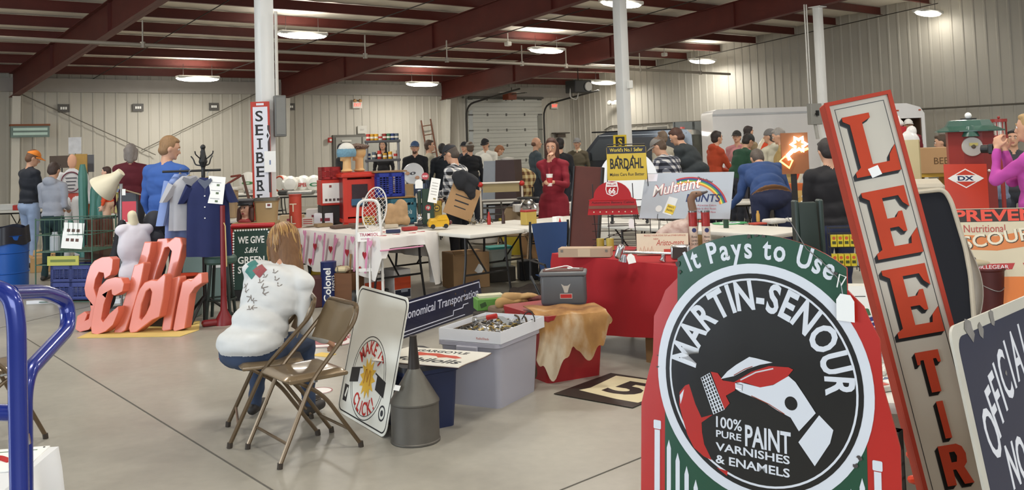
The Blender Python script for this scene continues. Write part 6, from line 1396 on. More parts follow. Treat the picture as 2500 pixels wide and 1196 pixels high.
# wire rack of small yellow cartons
q = onq(2062, 664); T = thing('film_rack', 'wire rack with two tiers of small yellow cartons', 'rack', q + V((.02, .06, 0)), R(-8))
b = MB()
for x in (-.09, .09):
    for y in (-.04, .04): b.tube([(x, y, 0), (x, y, .30)], .003, black, 5)
for z in (.03, .16, .25, .29):
    b.tube([(-.09, -.04, z), (.09, -.04, z), (.09, .04, z), (-.09, .04, z)], .003, black, 5, True)
for z in (.03, .16):
    for k in range(6): b.tube([(-.09 + .036 * k, -.04, z), (-.09 + .036 * k, .04, z)], .002, black, 4)
obj('wire_frame', b, T); QF = q + V((.02, .06, 0)); RF = M.Rotation(R(-8), 3, 'Z')
for r_ in range(2):
    for k in range(4):
        b = MB(); b.box((0, 0, .04), (.036, .05, .08), m('d8c02c', .45, v=.1)); b.prism(circ(.011, 12, 0, .058), .0006, m('d05a2a', .5), X=MT((0, -.0255, 0)) @ RX9); b.box((0, -.0255, .028), (.024, .001, .02), m('4a4a1a', .6))
        one('yellow_carton', ['lower', 'upper'][r_] + ' tier, ' + ['leftmost', 'second', 'third', 'rightmost'][k] + ' small yellow carton in the wire rack', 'carton', b, QF + RF @ V((-.062 + .041 * k, 0, .034 + .13 * r_)), R(-8), 'yellow cartons in the wire rack')
# things on the floor under and before that table
for x, y, Y_, w_, d_, h_, c, rz, lb, nm in ((2165, 1085, 3.4, .22, .2, .16, '4a4038', -10, 'dark brown box on the floor under the table by the tire sign', 'box'),):
    p = P(x, y, Y_); b = MB(); b.box((0, 0, h_ / 2), (w_, d_, h_), m(c, .7), bev=.004); one(nm, lb, 'box', b, V((1.52, 3.75, 0)), R(rz))
    b = MB(); b.box((0, 0, .25), (.36, .32, .50), m('8a7a68', .75), bev=.004); one('carton', 'grey brown carton standing on the floor under the table by the tire sign', 'box', b, V((1.62, 4.3, 0)), R(rz))
T = thing('yellow_sack', 'yellow net sack of small goods in a basket by the tire sign', 'sack', V((1.16, 2.86, .42)), R(0)); pr = [('e', V((0, 0, .07)), (.11, .09, .07), None, 'g'), ('e', V((.05, .03, .10)), (.07, .06, .05), None, 'g')]; blob('sack', pr, {'g': m('c59a2a', .6, v=.4, sc=30)}, .01, T, smooth=1, wr={'g': .006})
b = MB(); wk = m('8a6b3c', .7, v=.3, sc=30, b=.4); b.lathe([(.10, 0), (.15, .02), (.17, .40), (.18, .42), (.16, .415), (.14, .04), (.0, .03)], wk, 28)
for k in range(9): b.lathe([(.152 + .002 * k, .03 + .042 * k), (.158 + .002 * k, .045 + .042 * k), (.152 + .002 * k, .06 + .042 * k)], wk, 28, caps=False)
one('wicker_basket', 'tall brown wicker basket on the floor by the tire sign', 'basket', b, V((1.16, 2.86, 0)))
T = thing('orange_claw', 'bright orange plastic hose wound on the basket rim by the tire sign', 'hose', V((1.22, 2.95, .56)), 0); b = MB(); b.tube([(.04 * math.cos(t), .03 * math.sin(t), .012 * t) for t in [k * .5 for k in range(30)]], .012, m('d8401f', .4), 8); obj('coil', b, T); T.name = 'orange_hose'

# ---------------------------------------------------------------- right edge: body panel, bucket, feed sign, pump
ND = V((1.80, 3.62, 0)); folding_table('dark topped folding table at the right edge', ND, R(rz_t), L=1.75, W=1.1, top='6a5a48', group='folding tables at the right')
ZD = .742
def ond(x, y, z=ZD): p = F(x, y, z); return V((p.x, p.y, z))
p0 = V((1.70, 4.02, ZD)); T = thing('body_panel', 'dark blue old car body panel with a curled cream edge', 'car part', mw=frame(p0 + V((.06, 0, 0)), -10, 6)); dk_ = m('0c0e16', .9, v=.3, sc=5); cre = m('b5aa96', .5, v=.25, sc=9)
b = MB(); po = [(-.11, 0), (.135, 0), (.145, .12), (.14, .30), (.13, .42), (.10, .60), (.08, .665), (-.11, .655)]; b.prism(po, .006, dk_, -.006); obj('panel', b, T)
b = MB(); b.tube([(-.11, .655, .005), (.07, .67, .005), (.095, .62, .005), (.135, .42, .005), (.145, .30, .005), (.14, .0, .005)], .010, cre, 8, fil=.03); b.box((-.02, .69, -.05), (.20, .04, .10), cre, rot=(20, 0, 0), bev=.012)
b.grid(lambda i, j: (.14 + .08 * math.sin(math.pi * j) * i - .02 * i * (1 - j), .02 + .44 * j, .005 - .10 * math.sin(i * 2.2) * math.sin(math.pi * j) ** .5), 10, 18, m('a79d8f', .5, v=.35, sc=8), thick=.005); obj('curled_edge', b, T)
T = thing('price_tag', 'white tag hanging at the edge of the dark blue car panel', 'tag', mw=frame(p0 + V((-.075, -.035, .575)), 5)); b = MB(); b.prism([(-.017, 0), (.017, 0), (.017, .06), (.008, .075), (-.008, .075), (-.017, .06)], .0015, paper); obj('tag', b, T)
q = ond(2432, 782); T = thing('metal_pail', 'rusty dark red metal pail with a wire handle', 'pail', q + V((.0, .08, 0)), 0); rr_m = m('4f1d18', .5, .2, v=.4, sc=7)
b = MB(); b.lathe([(.075, 0), (.088, .23), (.093, .235), (.093, .245), (.085, .243), (.072, .01), (0, .01)], rr_m, 32); obj('body', b, T)
b = MB(); b.tube([(-.09, 0, .215), (-.06, -.07, .17), (.02, -.095, .13), (.08, -.04, .16), (.09, 0, .215)], .0025, m('8d8a86', .4, .8), 5, fil=.04); obj('handle', b, T)
b = MB(); b.cyl((-.10, 0, 0), (.06, 0, 0), .02, m('b9a888', .6), n=12); o = one('rolled_paper', 'roll of cream paper lying across the rim of the red pail', 'roll', b, q + V((-.03, .06, .268)))
T = thing('feed_sign', 'orange and cream card reading PREVENTS Nutritional SCOURS', 'sign', mw=frame(P(2365, 775, 4.55) + V((0, 0, 0)), -12, 4)); t0 = T.matrix_world.translation; T.matrix_world = frame(V((t0.x, t0.y + .1, ZD + .003)), -10, 4); FW_, FH_ = .62, .53
b = MB(); bx = m('d2c4a6', .6, v=.08); b.prism([(0, 0), (FW_, 0), (FW_, FH_), (0, FH_)], .012, bx, -.012); obj('card', b, T)
b = MB(); ro = m('cf5320', .5); b.prism([(.005, FH_ - .065), (FW_, FH_ - .065), (FW_, FH_ - .003), (.005, FH_ - .003)], .0006, m('33241e', .6), 0); b.prism([(.0, 0), (FW_, 0), (FW_, .20), (.09, .20), (0, .22)], .0006, m('d8752a', .5), 0); b.prism([(.005, .335), (.2, .325), (FW_, .385), (FW_, .465), (.2, .395), (.005, .405)], .0006, m('d27a3a', .5), 0); b.prism([(.085, .23), (.26, .235), (.275, .265), (.085, .26)], .0006, m('b2302c', .5), 0); obj('color_bands', b, T)
b = MB(); b.text('PREVENTS', .052, m('e0492f', .5), .015, FH_ - .060, .0008, w=.50, al='L', bold=.03); b.text('Nutritional', .036, m('b04038', .5), .055, .415, .0008, w=.19, al='L'); b.text('SCOURS', .058, m('4a3a28', .6), .052, .332, .0008, w=.36, al='L', bold=.03, rot=8); b.text('SCOURS', .058, m('e2d6bb', .5), .049, .335, .0016, w=.36, al='L', bold=.015, rot=8); b.text('DR.LEGEAR', .018, paper, .095, .238, .0008, w=.15, al='L'); b.text('Use', .03, m('5a4a3a', .6), .035, .275, .0008, al='L'); b.text('V', .04, m('b2302c', .5), .31, .225, .0008, al='L'); obj('lettering', b, T)
b = MB(); b.box((0, 0, .06), (.05, .04, .12), m('cfd6cf', .5)); b.box((0, -.021, .07), (.03, .002, .05), m('2f5a44', .5)); one('small_carton', 'small white and green carton at the left of the feed card', 'box', b, ond(2352, 748) + V((.0, .12, 0)))
# lantern pump with diamond sign
px_ = P(2371, 400, 8.6).x; pq = V((px_, 8.6, 0)); T = thing('island_lantern', 'red octagonal pump lantern with a green roof and round glass dial', 'lantern', pq, R(-18)); rl = m('8c2a22', .45, v=.15, sc=4)
zt_ = P(2378, 318, 8.6).z; oct_ = lambda r: [(r * math.cos(R(22.5 + 45 * k)), r * math.sin(R(22.5 + 45 * k))) for k in range(8)]
b = MB(); b.prism(oct_(.205), zt_ - .02, rl, .02); b.prism(oct_(.25), .03, rl, 0)
for k in range(4): b.sph((-.11 + .075 * k, -.192, zt_ - .36), .012, paper, 8)
obj('body', b, T)
b = MB(); gr_ = m('2c5246', .4, v=.12, coat=.3); b.lathe([(.30, zt_ - .01), (.30, zt_), (.21, zt_ + .04), (.18, zt_ + .09), (.16, zt_ + .095), (.0, zt_ + .10)], gr_, 8, M.Rotation(R(22.5), 4, 'Z')); b.cyl((0, 0, zt_ + .095), (0, 0, zt_ + .11), .07, black); b.sph((0, 0, zt_ + .135), .03, paper, 10); obj('roof', b, T)
b = MB(); zc_ = P(2364, 358, 8.4).z; b.lathe([(.0, .0), (.07, .0), (.083, .012), (.087, .02), (.083, .03)], m('b9b5aa', .25, coat=.5), 32, MT((-.01, -.185, zc_)) @ RX9); b.box((.0, -.222, zc_ + .02), (.07, .004, .025), m('c9bb6a', .5)); b.sph((0, -.215, zc_), .02, m('5a5040', .5), 8); obj('dial', b, T)
b = MB(); b.lathe([(.01, .10), (.03, .09), (.075, .0), (.07, .0)], gr_, 20, MT((-.02, -.225, zc_ + .09)), caps=False); obj('lamp_hood', b, T)
T = thing('diamond_sign', 'orange red sheet sign with a white DX diamond leaning on the lantern', 'sign', mw=frame(P(2365, 560, 8.22), -14, 4, -1)); b = MB(); hD = P(2371, 400, 8.2).z - P(2365, 560, 8.22).z; wD = .345; t_ = T.matrix_world.translation; 
b.box((0, hD / 2 - .3, 0), (wD, hD + .6, .008), m('c63a1e', .45, v=.08, sc=5)); obj('panel', b, T)
b = MB(); yc = hD * .78; ro_ = lambda a, c: [(a, yc), (0, yc + c), (-a, yc), (0, yc - c)]; b.prism(ro_(.145, .085), .0008, paper, .004); b.prism([(x, y) for x, y in ro_(.13, .074)], .0006, m('c63a1e', .45), .0048); b.prism([(.145, yc), (.10, yc + .028), (-.10, yc + .028), (-.145, yc), (-.10, yc - .028), (.10, yc - .028)], .0006, paper, .0054); b.text('DX', .036, m('22305a', .5), 0, yc - .018, .006, w=.13, bold=.04); obj('emblem', b, T)
b = MB(); b.box((0, 0, (t_.z - .31) / 2), (.5, .3, max(.05, t_.z - .31)), m('5a4a3a', .7)); one('low_crate', 'brown crate under the orange diamond sign', 'crate', b, V((t_.x + .02, t_.y - .02, 0)), R(-14))
T = thing('bird_feeder', 'small red caged lantern on a post, right of the green roofed pump', 'lantern', V((P(2442, 350, 9.3).x, 9.3, 0)), 0); zb_ = P(2442, 330, 9.3).z; b = MB(); b.cyl((0, 0, 0), (0, 0, zb_ - .12), .02, rl); b.lathe([(.03, zb_ - .16), (.05, zb_ - .04), (.075, zb_ - .03), (.075, zb_), (.0, zb_)], rl, 16); b.cyl((0, 0, zb_ + .13), (0, 0, zb_ + .16), .075, rl); b.sph((0, 0, zb_ + .175), .015, rl, 8); obj('post', b, T)
b = MB()
for k in range(8): a = k * math.pi / 4; b.cyl((.066 * math.cos(a), .066 * math.sin(a), zb_), (.066 * math.cos(a), .066 * math.sin(a), zb_ + .13), .006, rl, n=6)
b.cyl((0, 0, zb_), (0, 0, zb_ + .13), .045, m('cfc9bd', .2, coat=.5)); obj('cage', b, T)
# ---------------------------------------------------------------- the crowd
def man(label, x, y, Y, rot, **k):
    loc, H = at_px(x, y, Y); L_ = k.get('lean', 0) * (.9 if k.get('lean', 0) > 40 else 1)
    if L_:                                                         # a stooping figure stands back from under its head
        H = H / (.50 + .50 * math.cos(R(L_))); loc = loc - V((-math.sin(R(rot)), math.cos(R(rot)), 0)) * (.72 * math.sin(R(L_)) * H / 1.75)
    k.setdefault('name', 'man'); k.setdefault('vox', .012)
    return person(label, loc, rot, H=H / 1.005, **k)
man('man in an orange cap, black pullover and pale jeans, at the far left', 72, 366, 15.2, -35, shirt='1f232c', pants='8ea0bd', hair='6b4a34', cap='e0812a', hyaw=-25, hpit=25, g=1.1, hl=(-.12, .30, 1.08), hr=(.14, .30, 1.06))
man('boy in a grey hooded sweatshirt and dark striped trousers, right of the orange cap', 128, 396, 13.4, -5, shirt='9ea1ab', pants='1d3538', hair='42322b', hood=True, hpit=18, hl=(-.1, .26, 1.05), hr=(.1, .26, 1.05), name='boy', hyaw=-5)
man('grey-haired man in a maroon sweater seen from behind', 319, 353, 14.8, 10, shirt='641f2c', pants='2b2a30', hair='8d847e', longhair=.12, g=1.15)
man('balding man in a blue denim shirt and black trousers, looking right', 404, 334, 10.4, -18, shirt='34589c', pants='23242c', hair='8a6a48', hyaw=-48, hpit=16, g=1.25, belly=.02, hl=(-.26, .10, .88), hr=(.24, .2, .95), vox=.010)
man('man in a black cap and black jacket behind the dummy heads', 832, 352, 24, -60, shirt='17181c', pants='22242c', hair='26201c', cap='1c2130')
man('person with long dark hair and a black hood behind the steel shelf', 935, 344, 25.5, 175, shirt='18171a', pants='25272e', hair='1d1917', longhair=.2, name='person')
man('man in a black hoodie and blue cap holding a white wheel cover', 1013, 346, 19, 178, shirt='17171a', pants='55647f', hair='5a4030', cap='3d5578', hl=(-.13, .30, 1.10), hr=(.15, .30, 1.16), beard=True, g=1.15)
man('man in a tan jacket looking right behind the black hoodie man', 1046, 343, 20.5, -70, shirt='a39c88', pants='3c4658', hair='4a382c', hyaw=-20, g=1.1)
man('dark haired man in a black jacket, back turned, left of the plaid man', 1079, 351, 19.5, 10, shirt='1d232b', pants='2a2d36', hair='2c2724', g=1.1)
plm = plaid('black_white_plaid', '1b1c20', '85868a', 'dcd9d4', 12)
man('man in a black and white plaid shirt and cap looking down at his hands', 1108, 351, 12.0, 62, shirtmat=plm, pants='17181c', hair='4a4038', cap='26272c', hyaw=12, hpit=28, g=1.12, lean=4, hl=(-.02, .36, 1.10), hr=(.16, .34, 1.02), vox=.009, curl=.9)
man('man in a dark cap beside the loading door, furthest left there', 1134, 347, 23, 160, shirt='2b2f3a', pants='2a3040', hair='2c2420', cap='1b1d24')
man('man in a grey cap and black jacket, back turned by the white polo man', 1147, 347, 19.8, 20, shirt='16171b', pants='262b36', hair='5a4a3c', cap='8f8a80', g=1.1)
man('man in a white polo shirt and jeans with a black beret', 1186, 338, 21.8, 160, shirt='d9d6cb', pants='324363', hair='8a8178', cap='17171a', g=1.15, belly=.05, hpit=18, short=True, hl=(-.2, .22, .95), hr=(.2, .22, .95))
man('person in a black leather jacket bending right of the white polo man', 1217, 357, 23.2, -75, shirt='222326', pants='30343f', hair='8a5a3a', lean=38, pelvis=(0, 0, .93), hpit=25, hl=(-.1, .52, .75), hr=(.1, .5, .75), g=1.05, name='person')
man('bald man in a grey-green jacket facing right before the loading door', 1306, 336, 19.5, -75, shirt='3f4a50', pants='2c3038', hair='6a4a38', bald=True, hyaw=-10, g=1.15, hl=(-.1, .25, .95))
man('woman in a long dark red coat touching her mouth and holding a drink cup', 1347, 338, 12.8, 152, shirt='7f1626', pants='26304a', hair='4a2d22', coat=.72, longhair=.20, hr=(-.035, .19, 1.46), hl=(-.16, .34, 1.18), g=1.05, vox=.0095, name='woman', hyaw=15, hpit=12, curl=.9, hint=(-.3, .1, -1))
man('dark haired person with back turned behind the woman in the red coat', 1366, 337, 17.5, 0, shirt='1d1d22', pants='23252e', hair='201a18', name='person')
man('man in a grey cap and brown work coat standing by the dark van', 1409, 338, 22, 165, shirt='4d4534', pants='2b2f3d', hair='8d857a', cap='6d6c6a', g=1.1, collar='bdb59c')
ckm = plaid('navy_white_check', '20222c', '5c5e68', 'c9c7c4', 12)
man('man in a navy checked shirt and grey cap leaning over the white sign', 1612, 337, 13.0, 40, shirtmat=ckm, pants='4d4a44', hair='5a4636', cap='6f6b66', lean=22, hyaw=28, hpit=20, g=1.1, hl=(-.34, .42, .95), hr=(.1, .45, .95))
man('grey haired person in a cream jacket behind the checked shirt man', 1618, 321, 18, 30, shirt='b9b2a0', pants='3c3c40', hair='7d6a58', g=1.1, name='person')
man('big man in a dark grey T-shirt with close-cropped hair leaning left', 1655, 314, 14.8, 55, shirt='2d3336', pants='85683e', hair='4a2f24', short=True, lean=24, g=1.35, belly=.05, hyaw=10, hpit=18, hr=(.26, .30, .80), hl=(-.2, .40, .85))
man('young man in a rust orange hoodie facing right', 1747, 321, 17, -72, shirt='a93f1f', pants='242838', hair='2b211d', hood=True, hr=(.12, .40, 1.0), hl=(-.1, .35, 1.05), g=1.1, lean=5)
man('man in a pink shirt and black cap right of the orange hoodie', 1799, 320, 19, 150, shirt='bd7f80', pants='3a3a44', hair='5a4638', cap='26221f', g=1.1)
man('tall dark haired man in a tan coat behind the black beanie', 1825, 309, 20, -60, shirt='8d7a5c', pants='34343c', hair='2d2320')
man('man in a green shirt and black beanie bending to the right', 1823, 327, 16.2, -68, shirt='254a36', pants='2b2e38', hair='2b2320', beanie='202322', lean=22, hpit=18, g=1.1)
man('man in a white fleece and grey knit hat seen from behind', 1882, 316, 15.5, 35, shirt='c3bda8', pants='4a4540', hair='4a4440', beanie='6d6a68', hood=True, hyaw=20, g=1.1)
man('grey-haired man in a tan canvas coat looking down to the left', 1908, 312, 14.6, 70, shirt='a58a55', pants='4a3f36', hair='8d8780', hpit=22, g=1.15, coat=.5, hl=(-.1, .28, .98), hr=(.14, .3, 1.0))
man('man in a blue denim shirt and dark jeans bending over a table, seen from behind', 1850, 362, 11.9, 0, shirt='2f4878', pants='1d2440', hair='5a5048', lean=50, hpit=26, g=1.42, belly=.03, belt='6d4a2c', hl=(-.40, .46, .78), hr=(.40, .46, .74), stance=.16, vox=.010, hint=(0, -.3, -.4))
man('person in a black jacket and dark jeans with back turned, left of the tire sign', 2022, 338, 8.3, 8, shirt='1a191c', pants='1f2742', hair='2a2422', g=1.25, hood=False, hpit=20, name='person', hl=(-.2, .25, 1.0), hr=(.24, .22, .98))
man('woman in a bright pink sweater raising a camera at the right edge', 2520, 277, 7.3, 42, shirt='b5479c', pants='22222a', hair='a98a5c', hl=(-.06, .25, 1.50), hr=(.09, .25, 1.48), g=1.08, name='woman', vox=.009, curl=.8, hint=(-.35, -.1, -1))
c_ = [o for o in COL.objects if o.get('label', '').startswith('woman in a bright pink')][0]
b = MB(); b.box((0, 0, 0), (.12, .05, .08), black, bev=.01); b.cyl((0, .02, 0), (0, .09, 0), .033, black, n=20); cm4 = MT(c_.location) @ M.Rotation(R(42), 4, 'Z'); one('camera', 'black camera held up by the woman in the pink sweater', 'camera', b, mw=cm4 @ MT((.015, .31, 1.51)))
man('person in a grey-blue shirt behind the red pump lantern', 2428, 330, 11, 60, shirt='6d7890', pants='3a3f4c', hair='3a322c', name='person')
man('dark haired person near the right edge behind the camera', 2472, 318, 12, 150, shirt='3a3a40', pants='2d3038', hair='221c1a', name='person')
man('person in a maroon top and white cap at the white trailer door', 2217, 292, 21.0, 160, shirt='6d2028', pants='2c2f38', hair='2a2320', name='person', cap='d8d6d2')
man('person with a navy jacket stooping behind the cardboard box at the right', 2300, 330, 13, 60, shirt='22283f', pants='2b2e38', hair='4a3a2c', lean=20, name='person')
# things the people hold
def near(label):
    return [o for o in COL.objects if o.get('label', '').startswith(label)][0]
def held(name, label, cat, mb, person_, loc, rot=(0, 0, 0)):
    s = person_; mw = MT(s.location) @ M.Rotation(s.rotation_euler.z, 4, 'Z') @ MT(loc) @ Euler([R(a) for a in rot]).to_matrix().to_4x4()
    return one(name, label, cat, mb, mw=mw)
p_ = near('man in a black hoodie and blue cap'); b = MB(); b.lathe([(.0, .045), (.09, .04), (.12, .025), (.20, .02), (.215, .0), (.20, -.005), (0, .0)], m('d9d9d9', .3), 32); b.prism(circ(.06, 16, 0, 0, .03), .002, m('4a4a50', .5), .042)
held('wheel_cover', 'white round wheel cover held by the man in the black hoodie', 'wheel cover', b, p_, (0.0, .36, 1.20), (-80, 10, 0))
p_ = near('woman in a long dark red coat'); T = thing('drink_cup', 'red and white paper drink cup with a straw held by the woman in red', 'cup', mw=MT(p_.location) @ M.Rotation(p_.rotation_euler.z, 4, 'Z') @ MT((-.14, .40, 1.13)))
b = MB(); b.lathe([(.030, 0), (.043, .15)], m('e4dfda', .5), 24); b.lathe([(.0345, .04), (.0405, .11)], m('b5262a', .5), 24, caps=False)
for k in range(3): b.lathe([(.0312, .012 + .01 * k), (.0318, .016 + .01 * k)], m('b5262a', .5), 24, caps=False)
obj('cup', b, T); b = MB(); b.lathe([(.045, .148), (.045, .158), (.0, .16)], m('e4dfda', .4), 24); obj('lid', b, T); b = MB(); b.tube([(0, 0, .15), (.005, -.005, .24)], .0035, m('b5262a', .4), 6); obj('straw', b, T)
p_ = near('man in a black and white plaid'); pr = [('e', V((0, 0, 0)), (.10, .08, .12), None, 'g'), ('c', V((-.05, .0, .06)), V((.10, .03, -.10)), .07, .08, 'g'), ('c', V((.02, 0, .08)), V((.16, .02, -.02)), .06, .06, 'g'), ('c', V((.10, .02, -.08)), V((.12, .03, -.17)), .07, .05, 'g')]
o = blob('jacket', pr, {'g': m('26272b', .9, v=.3, sc=10)}, .01, smooth=2, wr={'g': .012}); o.name = 'black_jacket'; o.matrix_world = MT(P(1126, 442, 11.68)); tag(o, 'black jacket bundled over the arm of the man in plaid', 'jacket')
b = MB(); b.box((0, 0, 0), (.36, .012, .40), card, bev=.003)
for k, (s, h) in enumerate((('TOTAL QUANTITY', .022), ('KEEP DRY', .022), ('U.S. OIL CO', .03), ('FRAGILE', .022))): b.box((0, -.0065, .13 - .07 * k), (.24 - .03 * k, .001, h * .6), ink)
one('cardboard_sheet', 'printed brown cardboard sheet held tilted by the man in plaid', 'cardboard', b, mw=frame(P(1128, 492, 11.68), 6, 8, -22) @ M.Rotation(R(-90), 4, 'X'))
p_ = near('young man in a rust'); b = MB(); b.box((0, 0, 0), (.26, .18, .03), white, bev=.006); held('white_tray', 'white tray held by the young man in the rust hoodie', 'tray', b, p_, (.05, .52, 1.0))
# ---------------------------------------------------------------- left side stalls
bq = P(10, 560, 12.4); T = thing('steel_drum', 'blue steel drum with a black bag inside at the left edge', 'drum', V((bq.x, 12.4, 0)), 0); db = m('1f57a8', .4, v=.08)
b = MB(); b.lathe([(.28, 0), (.29, .01), (.29, .24), (.30, .25), (.29, .26), (.29, .50), (.30, .51), (.29, .52), (.29, .72), (.30, .73), (.27, .73)], db, 36); obj('body', b, T)
b = MB(); b.grid(lambda i, j: ((.305 - .02 * j + .012 * math.sin(i * 40)) * math.cos(2 * math.pi * i), (.305 - .02 * j + .012 * math.sin(i * 40)) * math.sin(2 * math.pi * i), .62 + .22 * j + .015 * math.sin(i * 31)), 60, 6, m('1b1a22', .35, v=.3), cu=True, thick=.004); obj('bag_liner', b, T)
# display wire cart with price sheet and blue grids
q = F(160, 742); T = thing('wire_cart', 'green wire basket stand with a price sheet and yellow header', 'basket', V((q.x, q.y + .28, 0)), R(-8)); gw = m('3a5a48', .5)
b = MB()
for z in (.02, .45, .60, .80, .98):
    b.tube([(-.36, -.25, z), (.36, -.25, z), (.36, .25, z), (-.36, .25, z)], .006, gw, 6, True)
for x in (-.36, .36):
    for y in (-.25, .25): b.tube([(x, y, 0), (x, y, 1.0)], .009, gw, 6)
for k in range(1, 12): b.tube([(-.36 + .06 * k, -.25, .60), (-.36 + .06 * k, -.25, .98)], .003, gw, 4)
for k in range(1, 8): b.tube([(.36, -.25 + .0625 * k, .60), (.36, -.25 + .0625 * k, .98)], .003, gw, 4)
b.box((0, 0, .60), (.72, .5, .008), gw); obj('frame', b, T)
b = MB(); b.box((.0, -.262, .50), (.40, .01, .11), m('b5b24a', .5)); b.box((0, -.268, .50), (.32, .001, .03), m('6d7a3a', .6)); obj('header', b, T)
T2 = thing('price_sheet', 'white price sheet with six small pictures on the green wire basket', 'price sheet', mw=frame(V((q.x + .07, q.y + .0, .64)), -6, 6, -4)); b = MB(); b.box((0, .15, 0), (.26, .30, .003), paper)
for r_ in range(2):
    for k in range(3): b.box((-.06 + .06 * k, .10 + .11 * r_, .002), (.04, .035, .001), m('5d3a30', .6))
obj('sheet', b, T2)
for k, lb in enumerate(('blue plastic grid crate stacked under the yellow header, lower', 'blue plastic grid crate stacked under the yellow header, upper')):
    one('grid_crate', lb, 'crate', crate(m('1c2a74', .45), .52, .30, .20, 9), V((q.x + .03, q.y + .26, .03 + .205 * k)), R(-8), 'blue grid crates')
b = MB(); b.lathe([(.06, 0), (.06, .16), (.03, .2), (.03, .22)], m('cdd2d8', .15, al=.6), 20); one('glass_jar', 'clear glass jar with white lid in the green wire basket', 'jar', b, V((q.x - .22, q.y + .2, .606)))
for x, y, w_, d_, h_, c, rz, lb in ((93, 742, .30, .22, .18, 'dcdcdf', 10, 'white box on the floor right of the blue drum'), (95, 665, .34, .30, .22, 'b08a58', 20, 'open cardboard box on the floor right of the blue drum'), (262, 742, .34, .24, .05, 'e0e0e2', -6, 'flat white box lid on the floor before the pink letters')):
    p = F(x, y); b = MB(); b.box((0, 0, h_ / 2), (w_, d_, h_), m(c, .6), bev=.004); b.box((.0, -d_ / 2 - .001, h_ * .4), (w_ * .4, .002, h_ * .2), m('7d3a3a', .6)) if h_ == .18 else None
    T = thing('carton', lb, 'box', V((p.x, p.y + d_ / 2, 0)), R(rz)); obj('body', b, T)
    if h_ == .22:
        b = MB(); b.box((-.22, 0, .25), (.14, .30, .004), m(c, .7), rot=(0, 25, 0)); b.box((.0, .19, .27), (.34, .12, .004), m(c, .7), rot=(40, 0, 0)); obj('flap', b, T)
# cactus, gooseneck horn, doll, chaps, red sign
q = P(205, 560, 12.2); T = thing('cactus_figure', 'green metal cactus with three ribbed arms behind the wire basket', 'figure', V((q.x, 12.3, 0)), 0); cg = m('3f7266', .5, v=.25, sc=8)
b = MB()
def ribbed(p0, p1, r):
    p0, p1 = V(p0), V(p1); n = 10; pts = [p0 + (p1 - p0) * (k / n) for k in range(n + 1)]
    b.tube(pts, [r * (.96 + .04 * math.sin(k * 2.5)) for k in range(n)] + [r * .5], cg, 10)
ribbed((-.04, 0, .42), (-.06, 0, 1.62), .06); obj('trunk', b, T); b = MB(); ribbed((.06, .02, .45), (.11, 0, 1.38), .065); obj('arm', b, T); b = MB(); ribbed((.20, 0, .45), (.16, 0, 1.22), .055); obj('arm', b, T); b = MB(); ribbed((-.22, 0, .5), (-.22, 0, .9), .05); b.tube([(-.22, 0, .55), (-.05, 0, .48)], .04, cg, 8); obj('arm', b, T)
b = MB(); b.lathe([(.22, 0), (.24, .02), (.26, .40), (.28, .42), (.25, .43), (.0, .42)], m('5d5a52', .6), 24); obj('pot', b, T)
q = P(262, 455, 10.7); T = thing('boom_lamp', 'cream horn shaped lamp on a thin pole with a long boom arm', 'lamp', V((P(296, 560, 10.7).x, 10.7, 0)), 0); zl = q.z - .0; ox = q.x - P(296, 560, 10.7).x
pw = P(296, 455, 10.7).z; b = MB(); b.cyl((0, 0, 0), (0, 0, pw + .02), .010, m('9a9a9a', .3, .8)); b.tube([(-.02, 0, pw - .02), (.43, -.05, pw - .16)], .008, m('9a8a70', .4, .4), 8); b.lathe([(.14, 0), (.14, .015), (.02, .03)], m('6d6d6d', .4, .5), 20); b.sph((.43, -.05, pw - .16), .014, black, 8); b.box((0, 0, pw), (.03, .03, .06), m('9a9a9a', .4)); obj('stand', b, T)
b = MB(); b.lathe([(.165, 0), (.16, .03), (.115, .13), (.07, .20), (.055, .25), (.05, .30), (.0, .31)], m('d8cfb4', .5, v=.05), 30, MT((ox - .06, -.02, pw - .03)) @ Euler((0, R(50), 0)).to_matrix().to_4x4(), caps=False); b.lathe([(.155, .004), (.10, .13), (0, .2)], m('9aa7ba', .5), 30, MT((ox - .06, -.02, pw - .03)) @ Euler((0, R(50), 0)).to_matrix().to_4x4(), caps=False); obj('shade', b, T)
b = MB(); b.prism([(-.02, 0), (.02, 0), (.02, .07), (-.02, .07)], .002, paper); o = one('price_tag', 'white tag on the pole of the boom lamp', 'tag', b, mw=frame(V((T.location.x + .04, 10.68, pw - .10)), 0))
T, _ = person('child dummy with brown hair and an orange top behind the wire basket', V((P(262, 470, 11.9).x, 11.9, .62)), 100, H=.95, shirt='c9471f', pants='c9a58c', hair='3a241c', skin='d5a58c', name='child_dummy', cat='dummy', vox=.012)
b = MB(); b.box((0, 0, .31), (.42, .36, .62), m('5a4636', .8, v=.2), bev=.008); one('stand_box', 'brown box stand under the child dummy', 'box', b, V((P(262, 470, 11.9).x, 11.9, -.001)))
T = thing('leather_chaps', 'brown leather chaps hanging on the right of the wire basket', 'clothing', V((P(243, 560, 11.75).x, 11.75, 0)), 0); zt2 = P(243, 535, 11.75).z
b = MB(); b.grid(lambda i, j: ((-.16 + .32 * i) * (1 + .1 * j) + .01 * math.sin(j * 9), .03 * math.sin(i * 15 + j * 3), zt2 - (zt2 - .16) * j), 24, 16, m('5a3324', .6, v=.4, sc=8, b=.3), thick=.012); obj('leather', b, T)
b = MB(); b.tube([(-.2, .03, zt2 + .01), (.2, .03, zt2 + .01)], .01, black, 6); b.cyl((.19, .03, 0), (.19, .03, zt2 + .01), .01, black); b.cyl((-.19, .03, 0), (-.19, .03, zt2 + .01), .01, black); obj('rail', b, T)
